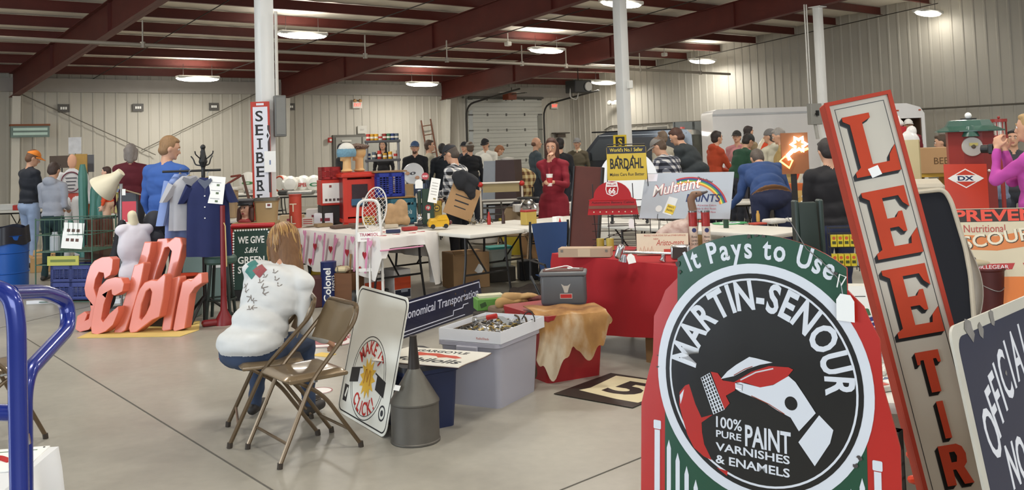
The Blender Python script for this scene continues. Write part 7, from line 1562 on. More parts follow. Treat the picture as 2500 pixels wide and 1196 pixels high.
q = P(297, 545, 10.9); T = thing('red_banner', 'red sign with white letters in a dark frame behind the white dress form', 'sign', mw=frame(V((q.x, 11.1, 0)), -12, 0)); z0, z1 = P(297, 592, 11.1).z, P(297, 492, 11.1).z
b = MB(); b.box((0, (z0 + z1) / 2, 0), (.21, z1 - z0, .02), m('c21f2f', .45)); b.text('felt', .07, paper, 0, (z0 + z1) / 2 - .05, .0105, w=.17, bold=.03); obj('panel', b, T)
b = MB(); b.box((0, z1 + .05, -.005), (.24, .10, .03), m('26262c', .5))
for x in (-.115, .115): b.box((x, (z1 + .1) / 2, -.005), (.02, z1 + .1, .03), m('26262c', .5))
obj('frame', b, T)
# dress form with dark hat and bag
q = P(330, 640, 10.2); T = thing('dress_form', 'white dress form torso with a cream neck behind the pink letters', 'dress form', V((P(328, 580, 9.9).x, 9.9, 0)), 10); zn = P(335, 522, 9.9).z
pr = [('e', V((0, 0, zn - .32)), (.17, .11, .24), None, 'w'), ('e', V((0, 0, zn - .62)), (.16, .12, .20), None, 'w'), ('c', V((-.14, 0, zn - .16)), V((.14, 0, zn - .16)), .06, .06, 'w'), ('c', V((0, 0, zn - .15)), V((.02, 0, zn - .01)), .055, .05, 'n')]
blob('torso', pr, {'w': m('d5d0d6', .8, v=.08), 'n': m('d9cfae', .5)}, .012, T, wr={'w': .008}); b = MB(); b.cyl((0, 0, 0), (0, 0, zn - .6), .02, black); b.lathe([(.16, 0), (.16, .02), (.02, .05)], black, 20); obj('stand', b, T)
T = thing('coat_stand', 'black stand with a dark grey hat and coat hung beside the dress form', 'coat stand', V((P(378, 580, 10.05).x, 10.05, 0)), 0); zk = P(385, 525, 10.0).z
b = MB(); b.cyl((0, 0, 0), (0, 0, zk), .012, black); b.lathe([(.15, 0), (.15, .015), (.02, .04)], black, 18); obj('stand', b, T); pr = [('e', V((0, 0, zk - .06)), (.13, .09, .10), None, 'g'), ('e', V((-.02, 0, zk - .28)), (.12, .08, .16), None, 'g')]; blob('coat', pr, {'g': m('33343a', .85, v=.25, sc=9)}, .012, T, wr={'g': .01})
pr = [('c', V((.10, 0, .95)), V((-.06, 0, .25)), .05, .07, 'g'), ('e', V((-.06, 0, .22)), (.09, .07, .2), None, 'g')]; o = blob('guitar_bag', pr, {'g': m('1b1a1e', .7)}, .012, wr={'g': .006}); o.location = (P(290, 600, 10.6).x, 10.45, 0); o.name = 'black_bag'; tag(o, 'long black bag standing between the red sign and the dress form', 'bag')
# racing suit standee, poster boards, boxes along the back of the left stalls
zT = .74
for nm, x0, x1, Yc, lb in (('a', -40, 120, 19.0, 'white folding table at the left edge behind the orange cap'), ('b', 130, 330, 16.8, 'white folding table behind the boy in grey'), ('c', 430, 640, 14.0, 'white folding table behind the shirt rack'), ('d', 660, 900, 22.0, 'white folding table under the row of gas pump globes'), ('e', 540, 700, 23.5, 'white folding table under the globes left of the column')):
    pa, pb = P(x0, 480, Yc), P(x1, 480, Yc); folding_table(lb, V((pa.x, Yc - .35, 0)), 0, L=.76, W=pb.x - pa.x)
def on_t(x, Yc): p = P(x, 500, Yc); return V((p.x, Yc, .742))
T = thing('racing_standee', 'cut-out figure of a man in a white racing suit with a blank face', 'standee', V((P(176, 400, 16.2).x, 16.2, 0)), R(180)); zr = P(176, 377, 16.2).z
pr = [('e', V((0, 0, zr - .12)), (.085, .03, .13), None, 'f'), ('e', V((0, 0, zr - .47)), (.19, .035, .24), None, 's'), ('c', V((-.2, 0, zr - .36)), V((-.30, .0, zr - .8)), .07, .06, 's'), ('c', V((.2, 0, zr - .36)), V((.30, 0, zr - .75)), .07, .06, 's'), ('e', V((0, 0, zr - .75)), (.17, .035, .12), None, 'r'), ('c', V((-.09, 0, zr - .8)), V((-.1, 0, .06)), .09, .06, 's'), ('c', V((.09, 0, zr - .8)), V((.1, 0, .06)), .09, .06, 's')]
blob('figure', pr, {'f': m('dba586', .6), 's': m('dcdcde', .6), 'r': m('b5483c', .6)}, .014, T); b = MB()
for k in range(4): b.box((0, .04, zr - .40 - .06 * k), (.20 - .03 * k, .004, .012), m('3a3a48', .6))
b.tube([(.17 * math.cos(t), .036, zr - .47 + .17 * math.sin(t)) for t in [2 * math.pi * k / 24 for k in range(24)]], .01, m('7a3b4a', .6), 5, True); obj('logo', b, T); b = MB(); b.box((0, 0, .02), (.5, .25, .04), black); obj('base', b, T)
for x, yb, yt, w_, Yc, c, lb, nm, cat in ((183, 375, 335, .28, 21, 'e8e8ea', 'white notice sheet standing high above the racing figure', 'notice_board', 'notice'), (150, 410, 380, .42, 17, '4a3a2c', 'dark framed picture left of the racing figure', 'framed_picture', 'picture'), (198, 425, 376, .22, 16.9, 'a8823a', 'gold poster right of the racing figure', 'poster_board', 'poster'), (213, 420, 378, .24, 17.1, '6d7078', 'grey poster between the gold poster and the black case', 'poster_board', 'poster')):
    z0, z1 = P(x, yb, Yc).z, P(x, yt, Yc).z; T = thing(nm, lb, cat, mw=frame(V((P(x, yb, Yc).x, Yc, 0)), 0)); b = MB(); b.box((0, (z0 + z1) / 2, 0), (w_, z1 - z0, .02), m(c, .6, v=.2, sc=9)); obj('board', b, T)
    b = MB(); b.cyl((0, 0, -.02), (0, z1 - .03, -.02), .012, black); b.box((0, .008, 0), (.2, .016, .2), black); obj('stand', b, T)
for x, Yc, w_, d_, h_, c, lb, nm in ((272, 16.7, .34, .3, .34, 'c9bd78', 'yellow cream machine with dark windows, lower half, left of the maroon man', 'vending_box'), (237, 16.6, .5, .3, .26, '221f1e', 'black case behind the cream horn lamp', 'black_case'), (215, 16.5, .30, .24, .18, 'b5562a', 'orange carton behind the cactus', 'carton'), (560, 14.2, .22, .2, .42, 'a58a68', 'tall brown paper bag behind the navy shirts', 'paper_bag'), (505, 14.2, .3, .2, .15, '7d6a58', 'brown box behind the shirt rack', 'carton'), (10, 18.9, .5, .25, .12, 'c9c9c4', 'pale box at the left edge behind the orange cap', 'carton'), (52, 18.8, .25, .2, .10, 'b0302a', 'red box at the left edge behind the black pullover', 'carton')):
    b = MB(); b.box((0, 0, h_ / 2), (w_, d_, h_), m(c, .6, v=.15), bev=.008)
    if nm == 'vending_box': b.box((-.08, -.152, .17), (.10, .004, .22), m('3a2f26', .5))
    one(nm, lb, nm.replace('_', ' '), b, on_t(x, Yc))
b = MB(); b.box((0, 0, .14), (.46, .34, .28), m('cfc480', .5), bev=.01); b.box((-.12, -.172, .15), (.08, .004, .12), m('4a3f30', .5)); b.box((.08, -.172, .05), (.3, .004, .06), m('7d8fa5', .5)); one('vending_box', 'yellow cream machine stacked on top, left of the maroon man', 'vending box', b, on_t(278, 16.7) + V((0, 0, .342)))
# gas pump globes in a row
gw_ = m('e3e0d6', .25, coat=.4, v=.03); NG = 'gas pump globes'
def globe(x, Yc, r, lb, txt=None, col='b3302a', rz=0, ring=None, z=.742):
    T = thing('pump_globe', lb, 'globe', on_t(x, Yc) + V((0, 0, z - .742)), R(rz), NG); b = MB(); X = MT((0, 0, r + .05)) @ RX9
    b.lathe([(0, -.10), (r * .7, -.095), (r * .97, -.05), (r, 0), (r * .97, .05), (r * .7, .095), (0, .10)], gw_, 32, X); obj('glass', b, T)
    b = MB(); b.lathe([(r * .5, 0), (r * .5, .02), (r * .4, .07)], m('8d8d8a', .4, .6), 20); obj('base', b, T)
    if txt:
        b = MB(); b.text(txt, r * .42, m(col, .5), 0, r - .02, X=MT((0, -.104, .0)) @ RX9, w=r * 1.2, bold=.03); obj('lettering', b, T)
    if ring:
        b = MB(); b.tube([(r * .86 * math.cos(t), -.075, r + .05 + r * .86 * math.sin(t)) for t in [2 * math.pi * k / 30 for k in range(30)]], .022, m(ring, .4), 6, True); obj('ring', b, T)
globe(690, 21.9, .20, 'gas pump globe with an orange rim, leftmost right of the column', None, rz=-35, ring='b8431f'); globe(709, 21.8, .19, 'plain white gas pump globe beside the orange rimmed one', None, rz=10); globe(742, 22.0, .19, 'white gas pump globe lettered SPEE in red', 'SPEE'); globe(768, 21.9, .19, 'white gas pump globe with green lettering left of the red case', 'O', '2f7a4a', 15); globe(727, 22.3, .17, 'white gas pump globe behind the SPEE globe', None)
globe(608, 23.4, .24, 'cream gas pump globe with a small green mark left of the SEIBERLING column sign', 'o', '3f7a3a'); globe(523, 14.3, .16, 'cream globe with a pale green end behind the black coat tree', None, rz=60, ring='7a9a80')
b = MB(); b.lathe([(.14, 0), (.15, .02), (.15, .30), (.16, .31), (.10, .32), (.10, .4), (.0, .4)], gw_, 26); b.box((.0, 0, .43), (.42, .3, .05), m('ded9cc', .4), bev=.015); one('white_scale', 'white shop scale with a flat top behind the coat tree', 'scale', b, on_t(555, 14.3))
for x, Yc, w_, h_, c, lb in ((735, 21.4, .6, .10, '8d8a84', 'heap of grey metal parts under the SPEE globe'), (700, 21.5, .35, .12, '3a3834', 'dark tray of parts under the orange rimmed globe')):
    b = MB(); b.box((0, 0, h_ / 2), (w_, .25, h_), m(c, .5, .4, v=.4, sc=20), bev=.03); one('parts_tray', lb, 'tray', b, on_t(x, Yc))
b = MB(); b.tube([(0, 0, 0), (.02, 0, .5), (.28, -.04, .64), (.10, 0, .62)], .016, m('7a3424', .6), 6, fil=.05); b.tube([(.28, -.04, .64), (.42, -.04, .1), (.46, -.04, .0)], .02, m('5d3a2a', .6), 6); one('pump_jack', 'rusty lifting jack with a long handle right of the shirt rack', 'jack', b, on_t(548, 13.9))

# ---------------------------------------------------------------- pink channel letters
pk = m('d8735a', .35, v=.05, sc=4, coat=.4); LY = 9.1
def chan(label, pts, Yd, hole=None, z0=0.0, lean=5, dep=.11, yaw=-14):
    """a moulded channel letter: its outline (pixels of a 3.19 times enlarged view), stood up at its own distance as a thick bevelled slab"""
    px = [(x / 3.19, 530 + y / 3.19) for x, y in pts]; yb = max(q[1] for q in px); xc = sum(q[0] for q in px) / len(px); k = Yd / FPX; cy = math.cos(R(yaw))
    f_ = lambda l: [((x - xc) * k / cy + .012 * (yb - y) * k, (yb - y) * k / math.cos(R(lean))) for x, y in l]
    lo = [f_(px)[::-1]] + ([f_([(x / 3.19, 530 + y / 3.19) for x, y in hole])] if hole else [])
    T = thing('channel_letter', label, 'letter', mw=frame(V((P(xc, yb, Yd).x, Yd, z0 and z0 + .003)), yaw, lean), group='pink channel letters'); b = MB(); b.prism(lo, dep, pk, -dep)
    o = obj('slab', b, T, 30); bv = o.modifiers.new('edge', 'BEVEL'); bv.width = .009; bv.segments = 3; bv.limit_method = 'ANGLE'; bv.angle_limit = R(40)
chan('leaning pink S, furthest left of the moulded letters', [(700, 330), (760, 305), (830, 300), (860, 320), (858, 400), (845, 440), (795, 470), (785, 425), (745, 418), (718, 470), (708, 540), (735, 600), (745, 700), (735, 790), (690, 850), (610, 870), (568, 850), (578, 750), (640, 715), (668, 735), (650, 785), (680, 770), (692, 700), (680, 640), (640, 600), (625, 540), (640, 450), (665, 370)], LY + .16)
chan('pink lower case c between the S and the tall l', [(740, 560), (800, 500), (870, 482), (930, 490), (955, 530), (945, 590), (880, 622), (855, 612), (848, 575), (820, 590), (790, 690), (775, 800), (792, 822), (840, 760), (915, 700), (920, 740), (880, 840), (820, 890), (750, 915), (700, 905), (690, 860), (700, 760), (720, 640)], LY)
chan('tall slanted pink l third from the left in the front row', [(1015, 400), (1095, 375), (1105, 390), (1085, 520), (1040, 690), (975, 890), (950, 905), (870, 910), (880, 870), (950, 650), (1000, 470)], LY + .05)
chan('pink lower case a in the middle of the front row of letters', [(1060, 580), (1100, 530), (1160, 510), (1205, 515), (1262, 465), (1280, 480), (1270, 640), (1245, 790), (1190, 812), (1130, 855), (1060, 905), (1000, 915), (985, 880), (1010, 740), (1040, 630)], LY, [(1120, 600), (1150, 578), (1165, 602), (1155, 700), (1125, 770), (1090, 815), (1076, 800), (1086, 700)])
chan('pink lower case i between the a and the r', [(1300, 505), (1380, 482), (1390, 500), (1370, 600), (1345, 760), (1330, 890), (1270, 900), (1250, 885), (1265, 760), (1285, 620)], LY + .06)
chan('pink lower case r at the right end of the front row', [(1395, 530), (1440, 508), (1470, 520), (1530, 465), (1560, 460), (1568, 540), (1500, 580), (1470, 620), (1455, 750), (1440, 880), (1345, 905), (1335, 890), (1360, 720)], LY + .02)
chan('tall pink slanted stroke leaning behind the front row of letters', [(1095, 165), (1160, 165), (1150, 250), (1100, 430), (1030, 690), (940, 700), (1000, 480), (1060, 300)], LY + .36, None, .14)
chan('pink lower case n standing behind the front row of letters', [(1190, 145), (1275, 140), (1282, 168), (1340, 130), (1390, 140), (1408, 190), (1390, 290), (1350, 430), (1310, 690), (1240, 690), (1270, 480), (1300, 330), (1315, 235), (1290, 208), (1258, 215), (1235, 290), (1190, 420), (1130, 690), (1060, 690), (1095, 460), (1140, 300)], LY + .40, None, .14)
b = MB(); a_ = [F(188, 826), F(440, 822), F(486, 806), F(488, 784), F(230, 806)]; c_ = sum((V(q) for q in a_), V()) / 5; b.prism([((q - c_).x, (q - c_).y) for q in a_], .004, m('cdb46a', .8, v=.15)); one('yellow_cardboard', 'flat sheet of yellow card on the floor under the pink letters', 'cardboard', b, c_ + V((0, 0, .001)))
b = MB(); b.box((0, 0, .07), (.62, .24, .14), m('3a3632', .8), bev=.01); one('dark_box', 'low dark box on the floor behind the pink letters', 'box', b, V((P(362, 700, 9.58).x, 9.58, 0)), R(-14))
b = MB(); b.lathe([(.06, 0), (.13, .03), (.17, .07), (.18, .075), (.16, .065), (.05, .015), (0, .015)], m('a83a22', .35, v=.1), 28); one('red_bowl', 'shallow rust red bowl on the grey cabinet behind the pink n', 'bowl', b, V((P(448, 680, 9.95).x, 9.98, .36)))
# grey cabinet, paper, stool, red stand, shirt rack
q = F(500, 770); T = thing('steel_cabinet', 'pale grey green steel cabinet on the floor behind the shirt rack', 'cabinet', V((P(500, 640, 11.2).x, 11.25, 0)), R(6)); b = MB(); b.box((0, 0, .34), (.62, .40, .68), m('7d8f88', .45, v=.1), bev=.015); obj('body', b, T); b = MB(); b.box((.18, -.203, .5), (.2, .004, .26), paper); b.box((.18, -.206, .56), (.04, .002, .03), m('55555a', .6)); obj('price_sheet', b, T)
b = MB(); b.box((0, 0, .175), (.30, .24, .35), m('6d7a75', .5), bev=.01); one('small_cabinet', 'small grey cabinet under the rust red bowl', 'cabinet', b, V((P(448, 680, 9.95).x, 9.98, 0)))
q = F(528, 775); T = thing('stool', 'green topped stool with dark legs beside the red stand', 'stool', V((P(535, 700, 9.75).x, 9.8, 0)), R(15)); b = MB(); b.lathe([(.15, .56), (.165, .58), (.165, .62), (.15, .64), (0, .645)], m('3f5a50', .5, v=.1), 28); obj('seat', b, T)
for k in range(4):
    a = k * math.pi / 2 + .6; b = MB(); b.tube([(.11 * math.cos(a), .11 * math.sin(a), .565), (.17 * math.cos(a), .17 * math.sin(a), 0)], .016, m('25312d', .5), 8); obj('leg', b, T)
b = MB(); b.tube([(.15 * math.cos(t), .15 * math.sin(t), .20) for t in [2 * math.pi * k / 24 for k in range(24)]], .01, m('25312d', .5), 6, True); obj('foot_ring', b, T)
q = F(540, 788); T = thing('red_stand', 'tall dark red cast iron pole stand right of the navy shirts', 'stand', V((q.x + .06, q.y - .10, 0)), R(8)); rs = m('7a1a1e', .4, v=.12); zt3 = P(548, 500, q.y).z
b = MB(); b.box((-.08, -.02, .03), (.26, .10, .06), rs, bev=.025, seg=2, rot=(0, 0, 20)); b.lathe([(.09, 0), (.085, .05), (.035, .14), (.028, .3), (.024, zt3)], rs, 18); obj('base', b, T); b = MB(); b.tube([(0, 0, zt3 - .15), (.03, -.04, zt3 - .2), (.04, -.05, zt3 - .6)], .006, m('b9a06a', .7), 5); obj('twine', b, T)
q = P(478, 560, 9.45); T = thing('clothes_rack', 'black iron coat tree with hooked arms, holding the work shirts', 'coat stand', V((P(498, 560, 9.74).x, 9.74, 0)), 0); zc2 = P(498, 352, 9.74).z
b = MB(); b.cyl((0, 0, 0), (0, 0, zc2 - .05), .02, black); b.sph((0, 0, zc2 - .03), .028, black, 10); b.lathe([(.02, zc2 - .24), (.045, zc2 - .18), (.03, zc2 - .12), (.02, zc2 - .06)], black, 14); b.tube([(-.42, 0, zc2 - .27), (.18, 0, zc2 - .27)], .012, black, 8)
for k in range(3): a = k * 2.09 + .4; b.tube([(0, 0, .25), (.3 * math.cos(a), .3 * math.sin(a), .012)], .014, black, 8)
obj('pole', b, T)
for k in range(6):
    a = k * math.pi / 3; b = MB(); pts = [(.02, zc2 - .22), (.08, zc2 - .21), (.10, zc2 - .15), (.125, zc2 - .12)] if k % 2 else [(.02, zc2 - .16), (.05, zc2 - .14), (.10, zc2 - .10), (.105, zc2 - .07)]
    b.tube([(r_ * math.cos(a), r_ * math.sin(a), z) for r_, z in pts], .007, black, 6, fil=.02); obj('hook', b, T)
def shirt(label, loc, rz, col, ln, w_, sl, trim=None, short=True):
    T = thing('work_shirt', label, 'shirt', loc, R(rz), 'work shirts on the coat tree'); s = w_; cm = m(col, .88, v=.10, sc=10, b=.1); b = MB(); h_ = ln + .2
    def body(i, j):
        a = 2 * math.pi * i; k = min(1, j * 7) ** .6; fo = math.sin(a * 4 + len(label)) * .016 * j + math.sin(a * 7) * .008 * j
        return ((s * (.36 + .64 * k) * (1 + .05 * j) + fo) * math.cos(a), (.045 + .015 * k + fo) * math.sin(a), -.01 - .045 * k - h_ * j + .05)
    b.grid(body, 48, 20, cm, cu=True, thick=.004); b.tube([(0, -.062, -.06), (0, -.068, -.3), (0, -.075, -h_ + .06)], .004, m(trim or col, .8), 4); obj('cloth', b, T)
    for q in (-1, 1):
        b = MB(); b.grid(lambda i, j: (q * (s * .80 + (.10 + .05 * sl) * j + .045 * math.cos(2 * math.pi * i) * (1.35 - .5 * j)), (.050 + .008 * math.sin(i * 25)) * math.sin(2 * math.pi * i), -.055 - sl * j - q * 0 + .035 * math.cos(2 * math.pi * i) * (1 - j)), 20, 10, cm, cu=True, thick=.004); obj('sleeve', b, T)
    b = MB()
    for q in (-1, 1): b.prism([(0, -.075), (q * .075, .01), (q * .06, .035), (0, .01)][::q], .006, m(trim or col, .85), .058, X=RX9)
    for k in range(3): b.cyl((0, -.066, -.14 - .11 * k), (0, -.076, -.14 - .11 * k), .007, paper, n=8)
    obj('collar', b, T); b = MB(); b.tube([(-s * .6, 0, -.02), (0, 0, .05), (s * .6, 0, -.02)], .006, m('b9a06a', .5), 6); b.tube([(0, 0, .05), (0, 0, .09), (.02, .0, .10)], .004, m('9a9a9a', .3, .8), 6); obj('hanger', b, T); return T
zh = zc2 - .36
shirt('pale blue long work shirt hanging furthest left on the coat tree', V((P(440, 440, 9.85).x, 9.85, zh + .02)), 60, '7f93c4', .46, .17, .42)
shirt('light grey short sleeved shirt in front of the pale blue one', V((P(462, 440, 9.66).x, 9.66, zh)), 25, 'a9a8ac', .30, .18, .16, '8d8c90')
shirt('long navy blue work shirt with white buttons, nearest on the coat tree', V((P(505, 440, 9.5).x, 9.52, zh - .02)), -5, '1b2450', .54, .205, .16, '5a6070')
T = thing('price_sheet', 'white price sheet pinned to the navy work shirt', 'price sheet', mw=frame(P(523, 497, 9.44), -8, 4, -6)); b = MB(); b.box((0, .135, 0), (.18, .27, .003), paper)
for k in range(3): b.box((.0, .05 + .08 * k, .002), (.10, .006, .001), m('9a9a9a', .6)); b.box((.02, .025 + .08 * k, .002), (.03, .02, .001), m('5a6a4a', .6))
obj('sheet', b, T)
# red edged counter with stamps sign, tan bin, lady bust
q = F(612, 735); T = thing('counter', 'wooden counter with a red padded edge behind the stamps sign', 'counter', V((P(615, 600, 11.1).x, 11.3, 0)), R(4)); zq = P(610, 543, 11.1).z
b = MB(); b.box((0, 0, zq - .05), (.50, .36, .09), m('a08a60', .7), bev=.01); b.box((0, 0, (zq - .1) / 2), (.46, .32, zq - .1), m('6d5a44', .7)); obj('body', b, T); b = MB(); b.tube([(-.25, -.18, zq - .04), (.25, -.18, zq - .04)], .03, m('b31f24', .5), 10); b.tube([(-.25, -.18, zq - .04), (-.24, -.18, .1)], .018, m('b31f24', .5), 8); obj('red_edge', b, T)
T = thing('stamps_sign', 'dark green sign with scalloped white edge reading WE GIVE S&H GREEN STAMPS', 'sign', mw=frame(V((P(612, 700, 10.95).x, 10.98, .12)), 6, 4)); sg = m('1d3a30', .5, v=.08); hs_ = zq - .20
b = MB(); b.box((0, hs_ / 2, 0), (.40, hs_, .02), sg); nW = int(hs_ / .03)
for k in range(nW):
    for x in (-.2, .2): b.prism(circ(.011, 8, x, .015 + .03 * k), .002, paper, .0105)
for k in range(13): b.prism(circ(.011, 8, -.18 + .03 * k, hs_), .002, paper, .0105)
obj('panel', b, T); b = MB()
b.text('WE GIVE', .075, paper, .0, hs_ - .15, .0105, w=.30, bold=.02); b.text('S.&H.', .06, paper, .0, hs_ - .26, .0105, w=.15, shear=.4, bold=.01); b.text('GREEN', .075, paper, .0, hs_ - .38, .0105, w=.30, bold=.02); b.text('STAMPS', .075, paper, .0, hs_ - .49, .0105, w=.30, bold=.02); obj('lettering', b, T)
b = MB(); b.box((0, 0, .06), (.42, .1, .12), black); one('low_box', 'low dark box under the green stamps sign', 'box', b, V((P(612, 700, 10.95).x, 10.98, -.002)))
T = thing('waste_bin', 'tan fibre bin with a dark metal rim and a small label', 'bin', V((P(648, 500, 11.25).x, 11.3, zq - .004)), R(8)); b = MB(); mt_ = m('a58a60', .6, v=.08); X = M.Identity(4)
b.add(*(lambda t: (t.v, t.f, mt_))(tub(.28, .24, .26, white, tp=.85))); obj('body', b, T); b = MB(); b.prism([rrect(.30, .26, .04), rrect(.275, .235, .035)[::-1]], .03, m('6d675c', .4, .6), .245); obj('rim', b, T); b = MB(); b.box((.04, -.122, .19), (.07, .003, .055), paper); b.box((.04, -.124, .195), (.035, .002, .025), m('7d3a3a', .5)); obj('label', b, T)
T = thing('lady_bust', 'painted lady bust with brown hair and a grey cap on the counter', 'bust', V((P(600, 510, 11.2).x, 11.2, zq - .004)), R(165)); pr = [('e', V((0, 0, .16)), (.062, .08, .09), None, 's'), ('e', V((0, .02, .11)), (.045, .05, .05), None, 's'), ('c', V((0, 0, .0)), V((0, 0, .1)), .05, .045, 's'), ('c', V((0, .075, .165)), V((0, .09, .14)), .008, .011, 's'), ('e', V((0, .072, .105)), (.02, .01, .008), None, 'l'), ('e', V((0, 0, .01)), (.10, .07, .04), None, 'c')]
blob('head', pr, {'s': m('c99a80', .5), 'l': m('8d3a3a', .4), 'c': m('8d2a2a', .6)}, .007, T); hpr = [('e', V((0, -.03, .18)), (.08, .08, .09), None, 'h'), ('c', V((.075, 0, .15)), V((.085, .01, .03)), .035, .03, 'h'), ('c', V((-.075, 0, .15)), V((-.085, .01, .03)), .035, .03, 'h')]; blob('hair', hpr, {'h': m('4a2a20', .5, v=.3, sc=25)}, .009, T)
b = MB(); b.lathe([(.085, .205), (.088, .23), (.12, .26), (.10, .275), (.0, .28)], m('55565a', .8), 24); b.grid(lambda i, j: (.08 * math.cos(R(30 + 120 * i)), (.09 + .035 * j) * math.sin(R(30 + 120 * i)), .212 - .01 * j), 10, 2, black, thick=.005); obj('cap', b, T)
for s_, (x, y) in enumerate(((-.028, .07), (.028, .07))):
    b = MB(); b.sph((x, .072, .175), .009, m('3a2a24', .4), 8); obj('eye', b, T)
# SEIBERLING sign on the left column
c0 = P(641, 482, COLP[0].y - .22); T = thing('column_sign', 'tall white and red enamel sign reading SEIBERLING fixed to the left column', 'sign', mw=frame(c0, 8, 0, .6)); hS = P(641, 248, COLP[0].y - .22).z - c0.z; ws = 44 * COLP[0].y / FPX
b = MB(); ext = .55; b.box((0, (hS - ext) / 2, 0), (ws, hS + ext, .02), m('b5341f', .4, v=.15, sc=8)); obj('panel', b, T)
b = MB(); b.box((0, (hS - ext) / 2 - .02, .011), (ws * .78, hS + ext - .10, .003), m('dcdde4', .35)); b.box((0, hS - .035, .011), (ws * .4, .03, .003), m('dcdde4', .35)); obj('white_field', b, T)
b = MB()
for k, ch in enumerate('SEIBERLING'):
    x, y0, hh = -.015, hS - .262 - .186 * k, .135
    b.text(ch, hh, black, x, y0, .013, bold=.015, w=.10 if ch != 'I' else None)
    if ch in 'EIBRLN':
        for yy in (y0 - .004, y0 + hh - .014): b.box((x - (.02 if ch != 'I' else 0), yy + .01, .0135), (.075, .018, .001), black)
obj('lettering', b, T); b = MB(); b.prism([(.09, hS - .38), (.12, hS - .46), (.09, hS - .54), (.06, hS - .46)], .001, m('dcdde4', .35), .0145); b.prism([(.09, hS - .42), (.105, hS - .46), (.09, hS - .50), (.075, hS - .46)], .001, black, .0155); b.box((ws * .42, hS * .4, .012), (.03, hS * .7, .002), m('4a3a38', .6, v=.4, sc=15)); obj('diamond', b, T)
T = thing('price_sheet', 'white sheet taped to the lower right of the SEIBERLING sign', 'price sheet', mw=frame(P(660, 422, COLP[0].y - .246), 8)); b = MB(); b.box((0, .15, 0), (.15, .28, .003), paper); b.box((0, .14, .002), (.02, .06, .001), m('7d8aa8', .6)); obj('sheet', b, T)
# ---------------------------------------------------------------- far stalls, shelf, vehicles
q = V((P(935, 400, 23.0).x, 23.0, 0)); T = thing('steel_shelf', 'grey plastic shelf unit with rows of oil cans behind the dummy heads', 'shelf', q, R(8)); gp = m('4d4c4e', .5)
zt4 = P(935, 342, 23).z
for k, z in enumerate((.35, .85, P(935, 388, 23).z, zt4)):
    b = MB(); b.box((0, 0, z - .03), (.86, .45, .06), gp, bev=.01); obj('shelf_board', b, T)
for x in (-.38, .38):
    for y in (-.18, .18):
        b = MB(); b.cyl((x, y, 0), (x, y, zt4), .03, m('7d7c7e', .4)); obj('post', b, T)
RS8 = M.Rotation(R(8), 3, 'Z'); cols = ['b5342a', 'd0c8b8', '2a3a6a', 'c0902f', '8d2a24', '55606a', 'd9a02a', '3a6a4a']; cn = ['red', 'cream', 'blue', 'ochre', 'dark red', 'grey', 'yellow', 'green']
posn = ['leftmost', 'second', 'third', 'fourth', 'fifth', 'sixth', 'seventh', 'rightmost']
for r_, zz in ((0, zt4), (1, P(935, 388, 23).z)):
    for k in range(8 if r_ == 0 else 6):
        b = MB(); c = cols[(k * 3 + r_ * 2) % 8]; h_ = .15 if r_ == 0 else .14 + .03 * (k % 3); b.lathe([(.048, 0), (.05, .005), (.05, h_), (.046, h_ + .005), (0, h_ + .005)], m(c, .4, v=.1), 16); b.lathe([(.0505, h_ * .3), (.0505, h_ * .6)], m('ddd6c6' if c != 'd0c8b8' else 'b5342a', .4), 16, caps=False)
        one('oil_can', posn[k] + ' ' + cn[(k * 3 + r_ * 2) % 8] + ' oil can on the ' + ('top' if r_ == 0 else 'middle') + ' board of the grey shelf unit', 'can', b, q + RS8 @ V((-.34 + (.098 if r_ == 0 else .13) * k, -.08, zz)), 0, 'oil cans on the grey shelf')
# middle distance: stand with chairs, tables, boxes
for x0, x1, Yc, lb in ((1175, 1300, 16.5, 'folding table with parts before the yellow box'), (1280, 1395, 13.6, 'white folding table with a long carton behind the camp chair'), (1430, 1560, 19.5, 'folding table before the dark van'), (1560, 1790, 16.6, 'folding table before the checked shirt man'), (960, 1080, 17.6, 'folding table before the black hoodie man'), (1900, 2060, 12.4, 'dark folding table with trays before the tan coat man'), (1760, 1900, 14.2, 'white folding table beyond the bending man')):
    pa, pb = P(x0, 480, Yc), P(x1, 480, Yc); folding_table(lb, V((pa.x, Yc - .35, 0)), 0, L=.76, W=pb.x - pa.x)
q = V((P(1225, 500, 15.0).x, 15.0, 0)); T = thing('tubular_rack', 'white and red tubular frame with a tan board and wire shelves', 'rack', q, R(4)); 
b = MB()
for x in (-.33, .33): b.cyl((x, 0, 0), (x, 0, P(1225, 446, 15).z), .016, m('c9bfb0', .4)); b.sph((x, 0, P(1225, 449, 15).z), .045, red, 10)
b.tube([(-.36, 0, P(1225, 446, 15).z), (.36, 0, P(1225, 446, 15).z)], .016, m('d8cfc0', .4), 8); obj('frame', b, T)
b = MB(); b.box((0, .02, P(1225, 458, 15).z), (.58, .02, .14), m('9a8a62', .6)); obj('board', b, T)
b = MB()
for k in range(6): b.box((0, .15, .30 + .10 * k), (.62, .3, .012), m('4a443c', .6))
for x in (-.3, 0, .3): b.box((x, .15, .45), (.012, .3, .7), m('4a443c', .6))
obj('wire_shelf', b, T)
b = MB(); b.lathe([(.19, 0), (.22, .02), (.22, .09), (.24, .10), (.20, .11)], m('b5b0a8', .5), 28); b.lathe([(.20, .11), (.19, .16), (.12, .19), (0, .20)], m('d8431f', .35, coat=.4), 28); one('orange_dome', 'round tin with a shiny orange dome lid below the tubular frame', 'tin', b, V((P(1186, 510, 13.6).x, 13.6, .30)));
b = MB(); b.box((0, 0, .149), (.5, .4, .298), m('6d665a', .8), bev=.01); one('carton', 'grey carton under the orange dome tin', 'box', b, V((P(1186, 510, 13.6).x, 13.6, 0)))
